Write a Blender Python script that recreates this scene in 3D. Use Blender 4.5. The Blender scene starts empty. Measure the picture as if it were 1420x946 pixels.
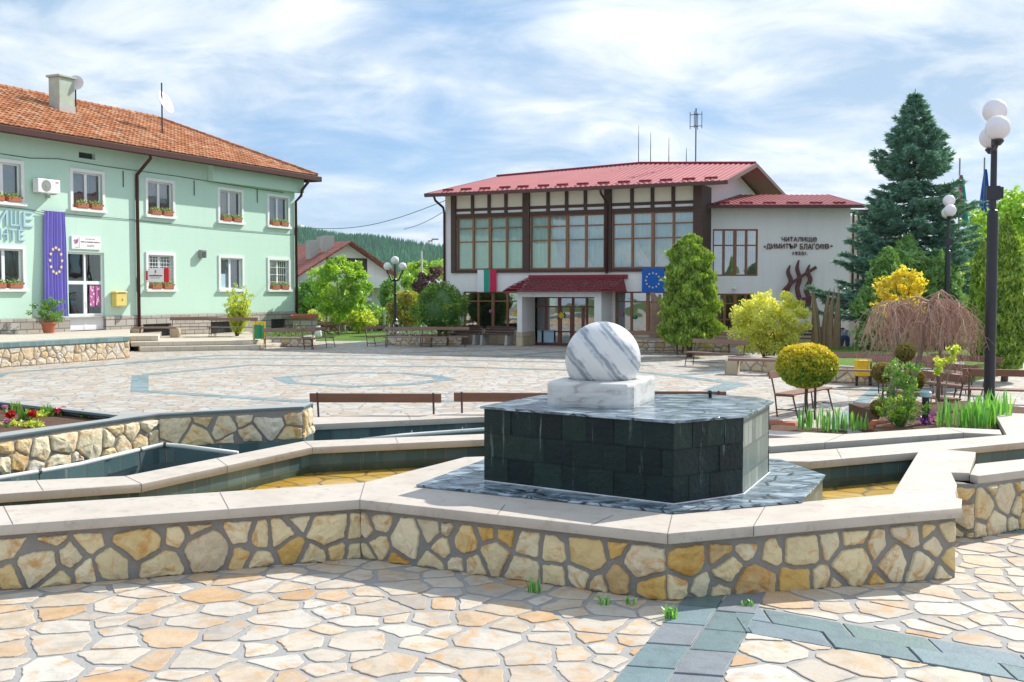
import bpy, bmesh, math, random
import numpy as np
from mathutils import Vector, Matrix, noise
R = math.radians
random.seed(7); rng = np.random.default_rng(11)
sc = bpy.context.scene
C = sc.collection
# ------------------------------------------------------------------ camera
EYE = 2.4; FPX = 1500.0; PITCH = math.atan(68/1500)
cam = bpy.data.cameras.new('camera'); cam.sensor_width = 36; cam.lens = 36*FPX/1420; cam.clip_end = 8000; cam.clip_start = .1
co = bpy.data.objects.new('camera', cam); C.objects.link(co)
co.location = (0, 0, EYE); co.rotation_euler = (math.pi/2-PITCH, 0, 0); sc.camera = co
def ray(u, v):
    x = (u-710)/FPX; y = -(v-473)/FPX
    return Vector((x, math.cos(PITCH)+y*math.sin(PITCH), -math.sin(PITCH)+y*math.cos(PITCH)))
def G(u, v, z=0.0):                       # measured point of the photo -> place on the level z
    d = ray(u, v); s = (z-EYE)/d.z
    return Vector((d.x*s, d.y*s, z))
def G2(u, v, z=0.0):
    p = G(u, v, z); return (p.x, p.y)
def D(u, v, depth):                       # point at a given distance
    d = ray(u, v); s = depth/d.y
    return Vector((d.x*s, depth, EYE+d.z*s))
class Frame:                              # a facade plane: local x along it, -y out of it
    def __init__(s, o, ang):
        s.o = Vector((o[0], o[1], 0)); s.a = ang
        s.ex = Vector((math.cos(ang), math.sin(ang), 0)); s.ey = Vector((-math.sin(ang), math.cos(ang), 0))
    def p(s, u, v, off=0.0):
        d = ray(u, v); o = s.o+s.ey*off-Vector((0, 0, EYE))
        k = o.dot(s.ey)/d.dot(s.ey); q = d*k-o
        return (q.dot(s.ex), EYE+d.z*k)
    def w(s, x, y, z=0): return s.o+s.ex*x+s.ey*y+Vector((0, 0, z))
# ------------------------------------------------------------------ objects
def link(name, data, parent=None, loc=None, rz=0):
    o = bpy.data.objects.new(name, data); C.objects.link(o)
    if parent is not None: o.parent = parent
    if loc is not None: o.location = loc
    if rz: o.rotation_euler = (0, 0, rz)
    return o
def tag(o, label=None, cat=None, group=None, kind=None):
    if label: o['label'] = label
    if cat: o['category'] = cat
    if group: o['group'] = group
    if kind: o['kind'] = kind
    return o
def thing(name, label, cat, loc=(0, 0, 0), rz=0, group=None):
    return tag(link(name, None, None, loc, rz), label, cat, group)
def dup(root, loc, rz, label, group=None, sc_=None):
    r = root.copy(); C.objects.link(r); r.location = loc; r.rotation_euler = (0, 0, rz); r['label'] = label
    if group: r['group'] = group
    if sc_: r.scale = sc_
    for ch in list(root.children):
        c = ch.copy(); C.objects.link(c); c.parent = r
        for g in ch.children:
            d = g.copy(); C.objects.link(d); d.parent = c
    return r
class MB:
    def __init__(s): s.v = []; s.f = []; s.m = []; s.c = []; s.cur = 0; s.col = (1, 1, 1); s.M = None
    def add(s, pts, faces):
        b = len(s.v)
        for p in pts:
            p = Vector(p)
            if s.M is not None: p = s.M @ p
            s.v.append(p)
        for f in faces:
            s.f.append([b+i for i in f]); s.m.append(s.cur); s.c.append(s.col)
    def face(s, *pts): s.add(pts, [list(range(len(pts)))])
    def box(s, x0, x1, y0, y1, z0, z1):
        if x0 > x1: x0, x1 = x1, x0
        if y0 > y1: y0, y1 = y1, y0
        if z0 > z1: z0, z1 = z1, z0
        s.add([(x0,y0,z0),(x1,y0,z0),(x1,y1,z0),(x0,y1,z0),(x0,y0,z1),(x1,y0,z1),(x1,y1,z1),(x0,y1,z1)],
              [(0,3,2,1),(4,5,6,7),(0,1,5,4),(1,2,6,5),(2,3,7,6),(3,0,4,7)])
    def beam(s, p, q, w, h, up=(0, 0, 1)):
        p = Vector(p); q = Vector(q); d = (q-p).normalized(); up = Vector(up)
        a = d.cross(up)
        if a.length < 1e-4: a = d.cross(Vector((0, 1, 0)))
        a.normalize(); b = a.cross(d); a *= w/2; b *= h/2
        s.add([p-a-b, p+a-b, p+a+b, p-a+b, q-a-b, q+a-b, q+a+b, q-a+b],
              [(0,1,2,3),(7,6,5,4),(0,4,5,1),(1,5,6,2),(2,6,7,3),(3,7,4,0)])
    def tube(s, pts, r, n=8, cap=True):
        pts = [Vector(p) for p in pts]; k = len(pts)
        rs = r if isinstance(r, (list, tuple)) else [r]*k
        base = []; prev = None
        for i, p in enumerate(pts):
            d = (pts[min(i+1, k-1)]-pts[max(i-1, 0)]).normalized()
            a = prev if prev is not None else (Vector((0, 0, 1)) if abs(d.z) < .9 else Vector((1, 0, 0)))
            a = (a-d*a.dot(d)).normalized(); prev = a; b = d.cross(a)
            base += [p+(a*math.cos(2*math.pi*j/n)+b*math.sin(2*math.pi*j/n))*rs[i] for j in range(n)]
        fs = []
        for i in range(k-1):
            for j in range(n):
                fs.append((i*n+j, i*n+(j+1) % n, (i+1)*n+(j+1) % n, (i+1)*n+j))
        if cap: fs += [tuple(range(n))[::-1], tuple((k-1)*n+j for j in range(n))]
        s.add(base, fs)
    def prism(s, poly, z0, z1, bottom=True):
        n = len(poly)
        area = sum(poly[i][0]*poly[(i+1) % n][1]-poly[(i+1) % n][0]*poly[i][1] for i in range(n))
        if area < 0: poly = poly[::-1]
        s.add([(p[0], p[1], z0) for p in poly]+[(p[0], p[1], z1) for p in poly],
              ([tuple(range(n))[::-1]] if bottom else [])+[tuple(range(n, 2*n))]+[(i, (i+1) % n, n+(i+1) % n, n+i) for i in range(n)])
    def lathe(s, c, prof, n=16):
        c = Vector(c); pts = []; fs = []; k = len(prof)
        for r, z in prof:
            pts += [c+Vector((r*math.cos(2*math.pi*j/n), r*math.sin(2*math.pi*j/n), z)) for j in range(n)]
        for i in range(k-1):
            for j in range(n): fs.append((i*n+j, i*n+(j+1) % n, (i+1)*n+(j+1) % n, (i+1)*n+j))
        fs += [tuple(range(n))[::-1], tuple((k-1)*n+j for j in range(n))]
        s.add(pts, fs)
    def sphere(s, c, r, nu=16, nv=10, sz=1.0):
        s.lathe(c, [(max(1e-3, r*math.sin(math.pi*i/nv)), -r*sz*math.cos(math.pi*i/nv)) for i in range(nv+1)], nu)
    def rectxz(s, x0, x1, z0, z1, y): s.face((x0, y, z0), (x1, y, z0), (x1, y, z1), (x0, y, z1))
    def mesh(s, name, mats, smooth=False):
        me = bpy.data.meshes.new(name)
        me.from_pydata([tuple(p) for p in s.v], [], s.f)
        for m in (mats if isinstance(mats, (list, tuple)) else [mats]): me.materials.append(m)
        me.polygons.foreach_set('material_index', s.m)
        if smooth: me.polygons.foreach_set('use_smooth', [True]*len(s.f))
        if any(c != (1, 1, 1) for c in s.c):
            at = me.attributes.new('tint', 'FLOAT_COLOR', 'FACE')
            at.data.foreach_set('color', np.array([(c[0], c[1], c[2], 1) for c in s.c], dtype=np.float32).ravel())
        uv = me.uv_layers.new(name='UVMap'); Z = Vector((0, 0, 1)); out = np.zeros((len(me.loops), 2), dtype=np.float32)
        for p in me.polygons:
            n = p.normal
            if abs(n.z) > .97: t = Vector((1, 0, 0)); b = Vector((0, 1, 0))
            else:
                t = Z.cross(n).normalized(); b = n.cross(t)
            for li in p.loop_indices:
                q = me.vertices[me.loops[li].vertex_index].co
                out[li] = (q.dot(t), q.dot(b))
        uv.data.foreach_set('uv', out.ravel())
        me.update(); return me
    def build(s, name, mats, parent=None, loc=None, rz=0, smooth=False, bevel=0, auto=0):
        o = link(name, s.mesh(name, mats, smooth), parent, loc, rz)
        if bevel:
            b = o.modifiers.new('bevel', 'BEVEL'); b.width = bevel; b.segments = 2; b.limit_method = 'ANGLE'; b.angle_limit = R(40)
        return o
# ------------------------------------------------------------------ materials
class NT:
    def __init__(s, name):
        s.m = bpy.data.materials.new(name); s.m.use_nodes = True; s.t = s.m.node_tree; s.t.nodes.clear()
        s.out = s.t.nodes.new('ShaderNodeOutputMaterial')
    def n(s, typ, **kw):
        nd = s.t.nodes.new('ShaderNode'+typ)
        for k, v in kw.items():
            if k.startswith('_'): setattr(nd, k[1:], v)
            else:
                key = k.replace('__', ' ')
                inp = nd.inputs[int(key[1:])] if key[0] == 'i' and key[1:].isdigit() else nd.inputs[key]
                if isinstance(v, bpy.types.NodeSocket): s.t.links.new(v, inp)
                else: inp.default_value = v
        return nd
    def l(s, a, b): s.t.links.new(a, b)
    def uv(s, scale=(1, 1, 1), src='UV', rot=(0, 0, 0)):
        tc = s.n('TexCoord'); mp = s.n('Mapping', Vector=tc.outputs[src], Scale=scale, Rotation=rot); return mp.outputs[0]
    def noise(s, vec, scale, detail=4, rough=.55, dist=0):
        return s.n('TexNoise', Vector=vec, Scale=scale, Detail=detail, Roughness=rough, Distortion=dist).outputs['Fac']
    def ramp(s, fac, stops, interp='LINEAR'):
        r = s.n('ValToRGB', Fac=fac); e = r.color_ramp.elements; r.color_ramp.interpolation = interp
        while len(e) < len(stops): e.new(.5)
        for el, (p, c) in zip(e, stops):
            el.position = p; el.color = (*c, 1) if not isinstance(c, (int, float)) else (c, c, c, 1)
        return r.outputs['Color']
    def mix(s, fac, a, b, mode='MIX'):
        m = s.t.nodes.new('ShaderNodeMix'); m.data_type = 'RGBA'; m.blend_type = mode
        for k, v in ((0, fac), (6, a), (7, b)):
            if isinstance(v, bpy.types.NodeSocket): s.l(v, m.inputs[k])
            else: m.inputs[k].default_value = v if k == 0 else (*v, 1)
        return m.outputs[2]
    def math(s, op, a, b=0.0, c=0.0):
        m = s.n('Math', _operation=op)
        for i, v in enumerate((a, b, c)):
            if isinstance(v, bpy.types.NodeSocket): s.l(v, m.inputs[i])
            else: m.inputs[i].default_value = v
        return m.outputs[0]
    def done(s, col, rough=.8, bump=None, bs=.3, bd=.02, spec=.4, metal=0, coat=0, trans=None):
        b = s.n('BsdfPrincipled')
        for k, v in (('Base Color', col), ('Roughness', rough), ('Specular IOR Level', spec), ('Metallic', metal), ('Coat Weight', coat)):
            if isinstance(v, bpy.types.NodeSocket): s.l(v, b.inputs[k])
            else: b.inputs[k].default_value = (*v, 1) if k == 'Base Color' else v
        if bump is not None:
            bn = s.n('Bump', Height=bump, Strength=bs, Distance=bd); s.l(bn.outputs[0], b.inputs['Normal'])
        s.l(b.outputs[0], s.out.inputs[0]); return s.m
def plain(name, col, rough=.7, var=.12, scale=3, bs=.15, bd=.01, spec=.4, metal=0, coat=0, src='Object'):
    t = NT(name); v = t.uv(src=src); n1 = t.noise(v, scale, 6, .6); n2 = t.noise(v, scale*14, 3)
    a = tuple(c*(1-var) for c in col); b = tuple(min(1, c*(1+var)) for c in col)
    c1 = t.mix(n1, a, b)
    return t.done(c1, rough, n2, bs, bd, spec, metal, coat)
M = {}
def tinted(name, rough=.75, nscale=6, amt=.35, bs=.5, bd=.012, spec=.35, rust=None, light=(1.0, .93, .80)):
    # stones / tiles whose own colour sits in the face attribute "tint"
    t = NT(name); v = t.uv(src='Object'); at = t.n('Attribute', _attribute_name='tint').outputs['Color']
    n1 = t.noise(v, nscale, 8, .65, .6); n2 = t.noise(v, nscale*5, 5, .6)
    c = t.mix(t.math('MULTIPLY', n1, 1), at, t.mix(amt, at, light))
    dark = t.ramp(n1, [(.30, 1-amt*.55), (.52, 1.0)]); c = t.mix(1, c, dark, 'MULTIPLY')
    if rust:
        n3 = t.noise(v, nscale*.9, 5, .7, 1.2)
        c = t.mix(t.ramp(n3, [(.51, 0.0), (.66, .8)]), c, rust)
    return t.done(c, rough, t.mix(.6, n1, n2), bs, bd, spec)
M['stone'] = tinted('wall_stone', .8, 5, .35, .8, .025, rust=(.52, .24, .04), light=(.85, .72, .48))
M['flag'] = tinted('flagstone', .7, 4, .45, .6, .012, .3, rust=(.50, .29, .12), light=(.62, .55, .46))
M['slate_t'] = tinted('slate_tile', .6, 7, .3, .6, .012, .3, None, (.26, .36, .40))
M['clay'] = tinted('clay_tile', .9, 9, .4, .4, .01, .12, None, (.62, .36, .20))
M['mortar'] = plain('mortar', (.33, .32, .31), .95, .22, 3, .6, .008)
M['wallmortar'] = plain('wall_mortar', (.25, .24, .225), .95, .25, 4, .7, .01)
def mk_coping():
    t = NT('limestone_coping'); v = t.uv(src='Object'); n1 = t.noise(v, 1.6, 8, .65, .4); n2 = t.noise(v, 30, 4, .6)
    n3 = t.noise(v, 7, 6, .7)
    c = t.ramp(n1, [(.25, (.43, .375, .32)), (.5, (.51, .455, .395)), (.75, (.55, .505, .45))])
    c = t.mix(t.ramp(n3, [(.54, 0.0), (.70, .6)]), c, (.30, .26, .21))
    pit = t.ramp(n2, [(.28, (.55,)*3), (.36, (1, 1, 1))]); c = t.mix(.5, c, pit, 'MULTIPLY')
    return t.done(c, .7, n2, .25, .004)
M['coping'] = mk_coping()
M['joint'] = plain('joint', (.16, .15, .14), .95)
def mk_paving():
    t = NT('crazy_paving'); v0 = t.uv(src='UV'); nz = t.n('TexNoise', Vector=v0, Scale=2.2, Detail=3).outputs['Color']
    v = t.n('MixRGB', Fac=.09, Color1=v0, Color2=nz, _blend_type='ADD').outputs[0]
    vo = t.n('TexVoronoi', Vector=v, Scale=2.6, Randomness=.9); ve = t.n('TexVoronoi', Vector=v, Scale=2.6, Randomness=.9, _feature='DISTANCE_TO_EDGE')
    hue = t.n('SeparateColor', Color=vo.outputs['Color']).outputs[0]
    c = t.ramp(hue, [(0, (.48, .42, .35)), (.3, (.51, .47, .41)), (.55, (.47, .38, .29)), (.7, (.52, .49, .44)), (.86, (.45, .34, .24)), (.93, (.48, .43, .36))], 'CONSTANT')
    n1 = t.noise(v0, 9, 5, .65); c = t.mix(.5, c, t.ramp(n1, [(.3, (.62,)*3), (.6, (1, 1, 1))]), 'MULTIPLY')
    e = t.ramp(ve.outputs['Distance'], [(.035, 0.0), (.075, 1.0)])
    c = t.mix(e, (.29, .28, .27), c)
    big = t.noise(v0, .22, 4, .6); c = t.mix(.6, c, t.ramp(big, [(.3, (.86, .86, .87)), (.6, (1, 1, 1))]), 'MULTIPLY')
    return t.done(c, .7, e, .5, .015)
M['paving'] = mk_paving()
def mk_tiles(name, bw, bh, cols, mortar, rough, streak=None, bs=.4, msize=.012, coat=0):
    t = NT(name); v = t.uv(src='UV')
    br = t.n('TexBrick', Vector=v, Scale=1.0, **{'Color1': (0, 0, 0, 1), 'Color2': (1, 1, 1, 1), 'Mortar': (.5, .5, .5, 1), 'Mortar__Size': msize, 'Brick__Width': bw, 'Row__Height': bh, 'Bias': 0.0})
    sep = t.n('SeparateColor', Color=br.outputs['Color']).outputs[0]
    n1 = t.noise(v, 5, 7, .65, .5); f = t.math('ADD', t.math('MULTIPLY', sep, .65), t.math('MULTIPLY', n1, .35))
    c = t.ramp(f, [(i/(len(cols)-1), k) for i, k in enumerate(cols)])
    n2 = t.noise(v, 24, 5, .7)
    if streak:
        vs = t.uv((5, .45, 1)); st = t.noise(vs, 1.4, 6, .7); c = t.mix(t.ramp(st, [(.60, 0.0), (.72, .75)]), c, streak)
    c = t.mix(br.outputs['Fac'], c, mortar)
    h = t.math('SUBTRACT', t.math('MULTIPLY', t.mix(.5, n1, n2), .8), t.math('MULTIPLY', br.outputs['Fac'], .8))
    return t.done(c, rough, h, bs, .012, .5, coat=coat)
M['slate'] = mk_tiles('slate_paving', .42, .42, [(.10, .16, .17), (.16, .24, .26), (.24, .32, .34)], (.33, .34, .33), .55)
M['slatecap'] = mk_tiles('slate_cap', .34, .5, [(.10, .17, .17), (.15, .25, .26), (.22, .32, .33)], (.28, .3, .3), .5)
M['lining'] = mk_tiles('slate_lining', .26, .3, [(.03, .07, .08), (.06, .12, .13), (.12, .19, .19)], (.10, .12, .12), .4, streak=(.36, .40, .37))
M['wettile'] = mk_tiles('wet_slate', .26, .245, [(.012, .022, .022), (.022, .042, .040), (.045, .07, .065)], (.02, .028, .027), .22, streak=None, bs=.75, msize=.008)
def mk_wetslab():
    t = NT('wet_slab_sky_sheen'); v = t.uv((1, 1.9, 1), src='UV', rot=(0, 0, R(-18))); ve = t.n('TexVoronoi', Vector=v, Scale=2.6, _feature='DISTANCE_TO_EDGE').outputs[0]; n = t.noise(v, 3.2, 7, .65, .8); n2 = t.noise(v, 14, 5, .6)
    c = t.ramp(n, [(.32, (.03, .05, .065)), (.47, (.14, .20, .25)), (.62, (.44, .54, .62))]); e = t.ramp(ve, [(.01, 0.0), (.035, 1.0)]); c = t.mix(e, (.012, .016, .02), c)  # pale blue patches: sky reflection painted into the wet slate's colour
    return t.done(c, t.math('ADD', t.math('MULTIPLY', n2, .2), .02), t.math('ADD', t.math('MULTIPLY', n, .8), t.math('MULTIPLY', e, .25)), .7, .02, .6)
M['wetslab'] = mk_wetslab()
M['limescale'] = mk_tiles('limescale_slate', .17, .245, [(.06, .10, .09), (.16, .20, .17), (.38, .40, .34)], (.10, .12, .10), .4, streak=(.55, .55, .47))
M['ashlar'] = mk_tiles('ashlar', .62, .3, [(.30, .27, .23), (.40, .37, .33), (.50, .47, .42)], (.17, .16, .14), .85, bs=.6, msize=.022)
M['stepstone'] = mk_tiles('step_stone', .55, .19, [(.48, .42, .33), (.56, .50, .41), (.62, .56, .47)], (.38, .34, .28), .8, bs=.4)
M['plinthstone'] = mk_tiles('plinth_stone', .5, .42, [(.42, .32, .20), (.50, .41, .28), (.56, .49, .38)], (.30, .26, .2), .8, bs=.4)
def mk_marble():
    t = NT('banded_marble'); v = t.uv(src='Object', rot=(R(12), R(38), R(8)))
    w = t.n('TexWave', Vector=v, Scale=1.35, Distortion=4.2, Detail=6, _wave_type='BANDS', _bands_direction='X', **{'Detail__Scale': 1.6, 'Detail__Roughness': .62}).outputs['Fac']
    w2 = t.n('TexWave', Vector=v, Scale=6.3, Distortion=4.5, Detail=5, _bands_direction='X', **{'Detail__Scale': 1.2, 'Detail__Roughness': .6}).outputs['Fac']
    n = t.noise(v, 2.2, 6, .6)
    f = t.math('MULTIPLY', t.math('ADD', t.math('MULTIPLY', w, .72), t.math('MULTIPLY', w2, .28)), t.math('ADD', t.noise(v, .9, 3, .5), t.math('MULTIPLY', n, .55)))
    c = t.ramp(f, [(.13, (.26, .29, .33)), (.26, (.43, .46, .50)), (.38, (.57, .59, .61)), (.60, (.66, .66, .66))])
    return t.done(c, .32, n, .05, .005, .5)
M['marble'] = mk_marble()
def mk_pedmarble():
    t = NT('pedestal_marble'); v = t.uv((1, 1, 3.5), src='Object', rot=(R(4), R(7), 0))
    n = t.noise(v, 3.2, 8, .6, 1.4); n2 = t.noise(v, 30, 4)
    c = t.ramp(n, [(.34, (.38, .36, .34)), (.44, (.56, .55, .53)), (.6, (.64, .63, .61))])
    return t.done(c, .4, n2, .1, .004, .5)
M['pedmarble'] = mk_pedmarble()
def plaster(name, a, dirt, amt):
    t = NT(name); v = t.uv(src='Object'); n1 = t.noise(v, .35, 6, .6); n2 = t.noise(t.uv((2.6, 2.6, .22), src='Object'), 1.3, 6, .65, .3); n3 = t.noise(v, 40, 3)
    c = t.mix(n1, tuple(k*.93 for k in a), tuple(min(.9, k*1.05) for k in a)); c = t.mix(t.ramp(n2, [(.5, 0.0), (.78, amt)]), c, dirt)
    pz = t.n('SeparateXYZ', Vector=v).outputs[2]; low = t.ramp(t.math('ADD', t.math('MULTIPLY', pz, .45), t.math('MULTIPLY', n1, -.25)), [(.40, amt*.8), (.62, 0.0)]); c = t.mix(low, c, dirt)
    return t.done(c, .92, n3, .2, .004, .25)
M['green'] = plaster('mint_plaster', (.54, .75, .63), (.40, .52, .43), .16)
M['white'] = plaster('white_plaster', (.82, .82, .81), (.58, .56, .52), .25)
M['cream'] = plain('cream_plaster', (.80, .75, .63), .9, .06, .8, .12, .004)
M['trimwhite'] = plain('white_trim', (.80, .80, .80), .5, .04, 2, .05)
M['pvc'] = plain('white_pvc', (.82, .83, .85), .35, .03, 2, .02)
M['timber'] = plain('dark_timber', (.075, .045, .035), .7, .3, 5, .3)
M['frame'] = plain('brown_frame', (.26, .115, .05), .45, .2, 6, .1)
M['reddoor'] = plain('red_brown_frame', (.20, .06, .035), .45, .2, 6, .1)
M['gutter'] = plain('brown_gutter', (.07, .028, .024), .65, .2, 3, .05, spec=.2)
M['redmetal'] = plain('red_metal_roof', (.40, .135, .145), .7, .18, 1.2, .1, spec=.12)
M['redmetal2'] = plain('maroon_roof', (.26, .035, .05), .6, .2, 1.5, .1, spec=.2)
M['fascia'] = plain('dark_fascia', (.10, .045, .04), .6, .2)
M['soffit'] = plain('soffit_boards', (.22, .10, .07), .7, .2)
M['black'] = plain('black_metal', (.018, .02, .028), .38, .25, 6, .05, spec=.5)
M['rustmetal'] = plain('brown_iron', (.085, .05, .05), .55, .3, 8, .15)
M['globe'] = plain('opal_globe', (.80, .76, .80), .28, .03, 2, .01, spec=.5)
def mk_wood(name, col):
    t = NT(name); v = t.uv((1.2, 22, 22), src='Object'); n = t.noise(v, 1.4, 8, .65, .4); n2 = t.noise(t.uv(src='Object'), 1.7, 3)
    c = t.mix(n, tuple(k*.55 for k in col), tuple(k*1.25 for k in col)); c = t.mix(.4, c, t.ramp(n2, [(.3, .6), (.7, 1.0)]), 'MULTIPLY')
    return t.done(c, .62, n, .25, .004)
M['wood'] = mk_wood('bench_wood', (.25, .12, .075)); M['paintwood'] = mk_wood('weathered_wood', (.33, .19, .15)); M['darkwood'] = mk_wood('dark_bench_wood', (.12, .07, .06))
M['greywood'] = mk_wood('grey_wood', (.36, .31, .29))
M['concrete'] = plain('concrete', (.46, .45, .43), .9, .15, 4, .4)
M['soil'] = plain('soil', (.16, .085, .05), .95, .4, 9, 1, .03)
M['terracotta'] = plain('terracotta', (.42, .13, .06), .75, .15, 8, .1)
M['bronze'] = plain('bronze', (.26, .18, .10), .6, .35, 5, .3)
M['relief'] = plain('brown_relief', (.13, .05, .05), .6, .2, 6)
M['lettergrey'] = plain('blue_letter', (.40, .56, .66), .5, .05)
M['yellowp'] = plain('yellow_paint', (.75, .58, .16), .4, .1)
M['brightyellow'] = plain('bin_yellow', (.85, .55, .02), .4, .08)
M['bingreen'] = plain('bin_green', (.02, .24, .10), .4, .15)
M['red'] = plain('sign_red', (.62, .02, .03), .4, .08)
M['signwhite'] = plain('sign_white', (.82, .82, .82), .4, .03)
M['ink'] = plain('ink', (.06, .05, .08), .6)
M['mag'] = plain('poster_magenta', (.45, .12, .32), .5, .3, 12)
M['flagwhite'] = plain('flag_white', (.80, .80, .84), .85, .04); M['flaggreen'] = plain('flag_green', (.02, .33, .25), .85, .06); M['flagred'] = plain('flag_red', (.62, .02, .08), .85, .06)
M['eublue'] = plain('flag_blue', (.01, .12, .50), .85, .06); M['star'] = plain('flag_star', (.85, .72, .25), .8, .04)
M['drape'] = plain('violet_drape', (.24, .20, .62), .75, .08, 2)
M['curtain'] = plain('curtain', (.84, .88, .86), .9, .05); M['sheer'] = plain('sheer_curtain', (.68, .83, .82), .9, .08); M['greycurtain'] = plain('grey_curtain', (.28, .29, .27), .9, .1)
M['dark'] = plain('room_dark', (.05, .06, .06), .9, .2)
M['asphalt'] = plain('asphalt', (.20, .20, .20), .9, .15)
M['pipe'] = plain('pvc_pipe', (.62, .63, .60), .45, .1, 3)
M['bark'] = plain('bark', (.13, .09, .065), .9, .35, 9, 1, .02); M['palebark'] = plain('pale_bark', (.30, .24, .19), .9, .3, 9, .8, .02)
M['twig'] = plain('red_twig', (.50, .32, .25), .8, .3, 9)
M['stump'] = plain('pale_trunk', (.40, .25, .19), .95, .35, 9, 1, .05)
def mk_glass(name, tint, gl, base=(.03, .04, .045)):
    t = NT(name); v = t.uv(src='Object'); n = t.noise(v, .8, 2)
    tr = t.n('BsdfTransparent', Color=(*tint, 1)); g = t.n('BsdfGlossy', Roughness=.02, Color=(.9, .95, .97, 1))
    bn = t.n('Bump', Height=n, Strength=.12, Distance=.05); t.l(bn.outputs[0], g.inputs['Normal'])
    fr = t.n('Fresnel', IOR=1.5); f = t.math('ADD', fr.outputs[0], gl); ms = t.n('MixShader', Fac=f)
    t.l(tr.outputs[0], ms.inputs[1]); t.l(g.outputs[0], ms.inputs[2]); t.l(ms.outputs[0], t.out.inputs[0]); return t.m
M['glass'] = mk_glass('window_glass', (.84, .95, .94), .16); M['glassdark'] = mk_glass('shop_glass', (.55, .62, .62), .34)
def mk_water():
    t = NT('pool_water'); v = t.uv(src='Object'); n = t.noise(v, 3.5, 4, .5, .4)
    tr = t.n('BsdfTransparent', Color=(.88, .86, .70, 1)); g = t.n('BsdfGlossy', Roughness=.03, Color=(1, 1, 1, 1))
    bn = t.n('Bump', Height=n, Strength=.25, Distance=.03); t.l(bn.outputs[0], g.inputs['Normal'])
    fr = t.n('Fresnel', IOR=1.16); t.l(bn.outputs[0], fr.inputs['Normal']); ms = t.n('MixShader', Fac=fr.outputs[0])
    t.l(tr.outputs[0], ms.inputs[1]); t.l(g.outputs[0], ms.inputs[2]); t.l(ms.outputs[0], t.out.inputs[0]); return t.m
M['water'] = mk_water()
def mk_poolfloor():
    t = NT('pool_floor'); v = t.uv(src='UV'); ve = t.n('TexVoronoi', Vector=v, Scale=2.4, _feature='DISTANCE_TO_EDGE').outputs[0]; vo = t.n('TexVoronoi', Vector=v, Scale=2.4).outputs['Color']
    h = t.n('SeparateColor', Color=vo).outputs[0]; n = t.noise(v, 5, 6, .6)
    c = t.ramp(h, [(0, (.60, .34, .03)), (.5, (.72, .46, .06)), (1, (.50, .26, .02))]); c = t.mix(t.math('MULTIPLY', n, .5), c, (.75, .52, .12)); c = t.mix(t.ramp(ve, [(.02, 0.0), (.06, 1.0)]), (.20, .15, .05), c)
    return t.done(c, .7, n, .3)
M['poolfloor'] = mk_poolfloor()
def mk_grass(name, a, b, c_):
    t = NT(name); v = t.uv(src='Object'); n = t.noise(v, .35, 6, .65); n2 = t.noise(v, 14, 4, .7)
    c = t.ramp(n, [(.3, a), (.5, b), (.7, c_)]); c = t.mix(.5, c, t.ramp(n2, [(.3, .5), (.65, 1.0)]), 'MULTIPLY')
    return t.done(c, .95, n2, 1, .05, .2)
M['grass'] = mk_grass('lawn_grass', (.07, .15, .02), (.12, .23, .03), (.18, .26, .05)); M['field'] = mk_grass('field', (.06, .11, .03), (.10, .16, .04), (.14, .19, .06))
def leafmat(name, a, b, tl=.4, gloss=.06):
    t = NT(name); at = t.n('Attribute', _attribute_name='rnd').outputs['Fac']; c = t.mix(at, a, b)
    d = t.n('BsdfDiffuse', Color=c); tr = t.n('BsdfTranslucent', Color=t.mix(1, c, (1.15, 1.1, .55), 'MULTIPLY')); ms = t.n('MixShader', Fac=tl)
    t.l(d.outputs[0], ms.inputs[1]); t.l(tr.outputs[0], ms.inputs[2]); g = t.n('BsdfGlossy', Roughness=.45, Color=(.9, 1, .9, 1)); m2 = t.n('MixShader', Fac=gloss)
    t.l(ms.outputs[0], m2.inputs[1]); t.l(g.outputs[0], m2.inputs[2]); t.l(m2.outputs[0], t.out.inputs[0]); return t.m
L = {}
L['thuja'] = leafmat('thuja_leaf', (0.09, 0.23, 0.012), (0.42, 0.58, 0.05)); L['bush'] = leafmat('bush_leaf', (0.05, 0.18, 0.02), (0.32, 0.52, 0.05))
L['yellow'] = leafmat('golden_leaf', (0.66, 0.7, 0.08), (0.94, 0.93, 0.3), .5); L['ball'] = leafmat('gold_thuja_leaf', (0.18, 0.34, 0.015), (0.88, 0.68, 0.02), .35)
L['spruce'] = leafmat('spruce_needle', (0.07, 0.19, 0.14), (0.25, 0.47, 0.36), .2); L['juniper'] = leafmat('juniper_leaf', (0.09, 0.25, 0.05), (0.34, 0.54, 0.16), .3)
L['bright'] = leafmat('spring_leaf', (0.2, 0.42, 0.03), (0.52, 0.74, 0.07), .5); L['limegreen'] = leafmat('lime_leaf', (0.4, 0.55, 0.04), (0.76, 0.82, 0.1), .5)
L['mid'] = leafmat('green_leaf', (0.08, 0.24, 0.04), (0.26, 0.46, 0.07), .4); L['gold'] = leafmat('yellow_leaf', (0.62, 0.52, 0.03), (0.9, 0.76, 0.06), .5)
L['iris'] = leafmat('iris_blade', (0.06, 0.32, 0.05), (0.3, 0.64, 0.1), .4, .1); L['brownbud'] = leafmat('brown_conifer', (0.16, 0.13, 0.02), (0.4, 0.32, 0.06), .3)
L['purple'] = leafmat('purple_leaf', (.07, .02, .04), (.16, .05, .08), .3); L['orange'] = leafmat('orange_leaf', (.34, .22, .03), (.42, .46, .05), .45)
L['redpetal'] = leafmat('red_petal', (.45, .005, .01), (.75, .02, .03), .3); L['pinkpetal'] = leafmat('pink_petal', (.45, .14, .38), (.72, .40, .65), .3); L['violet'] = leafmat('violet_petal', (.35, .05, .45), (.60, .20, .70), .3)
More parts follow.
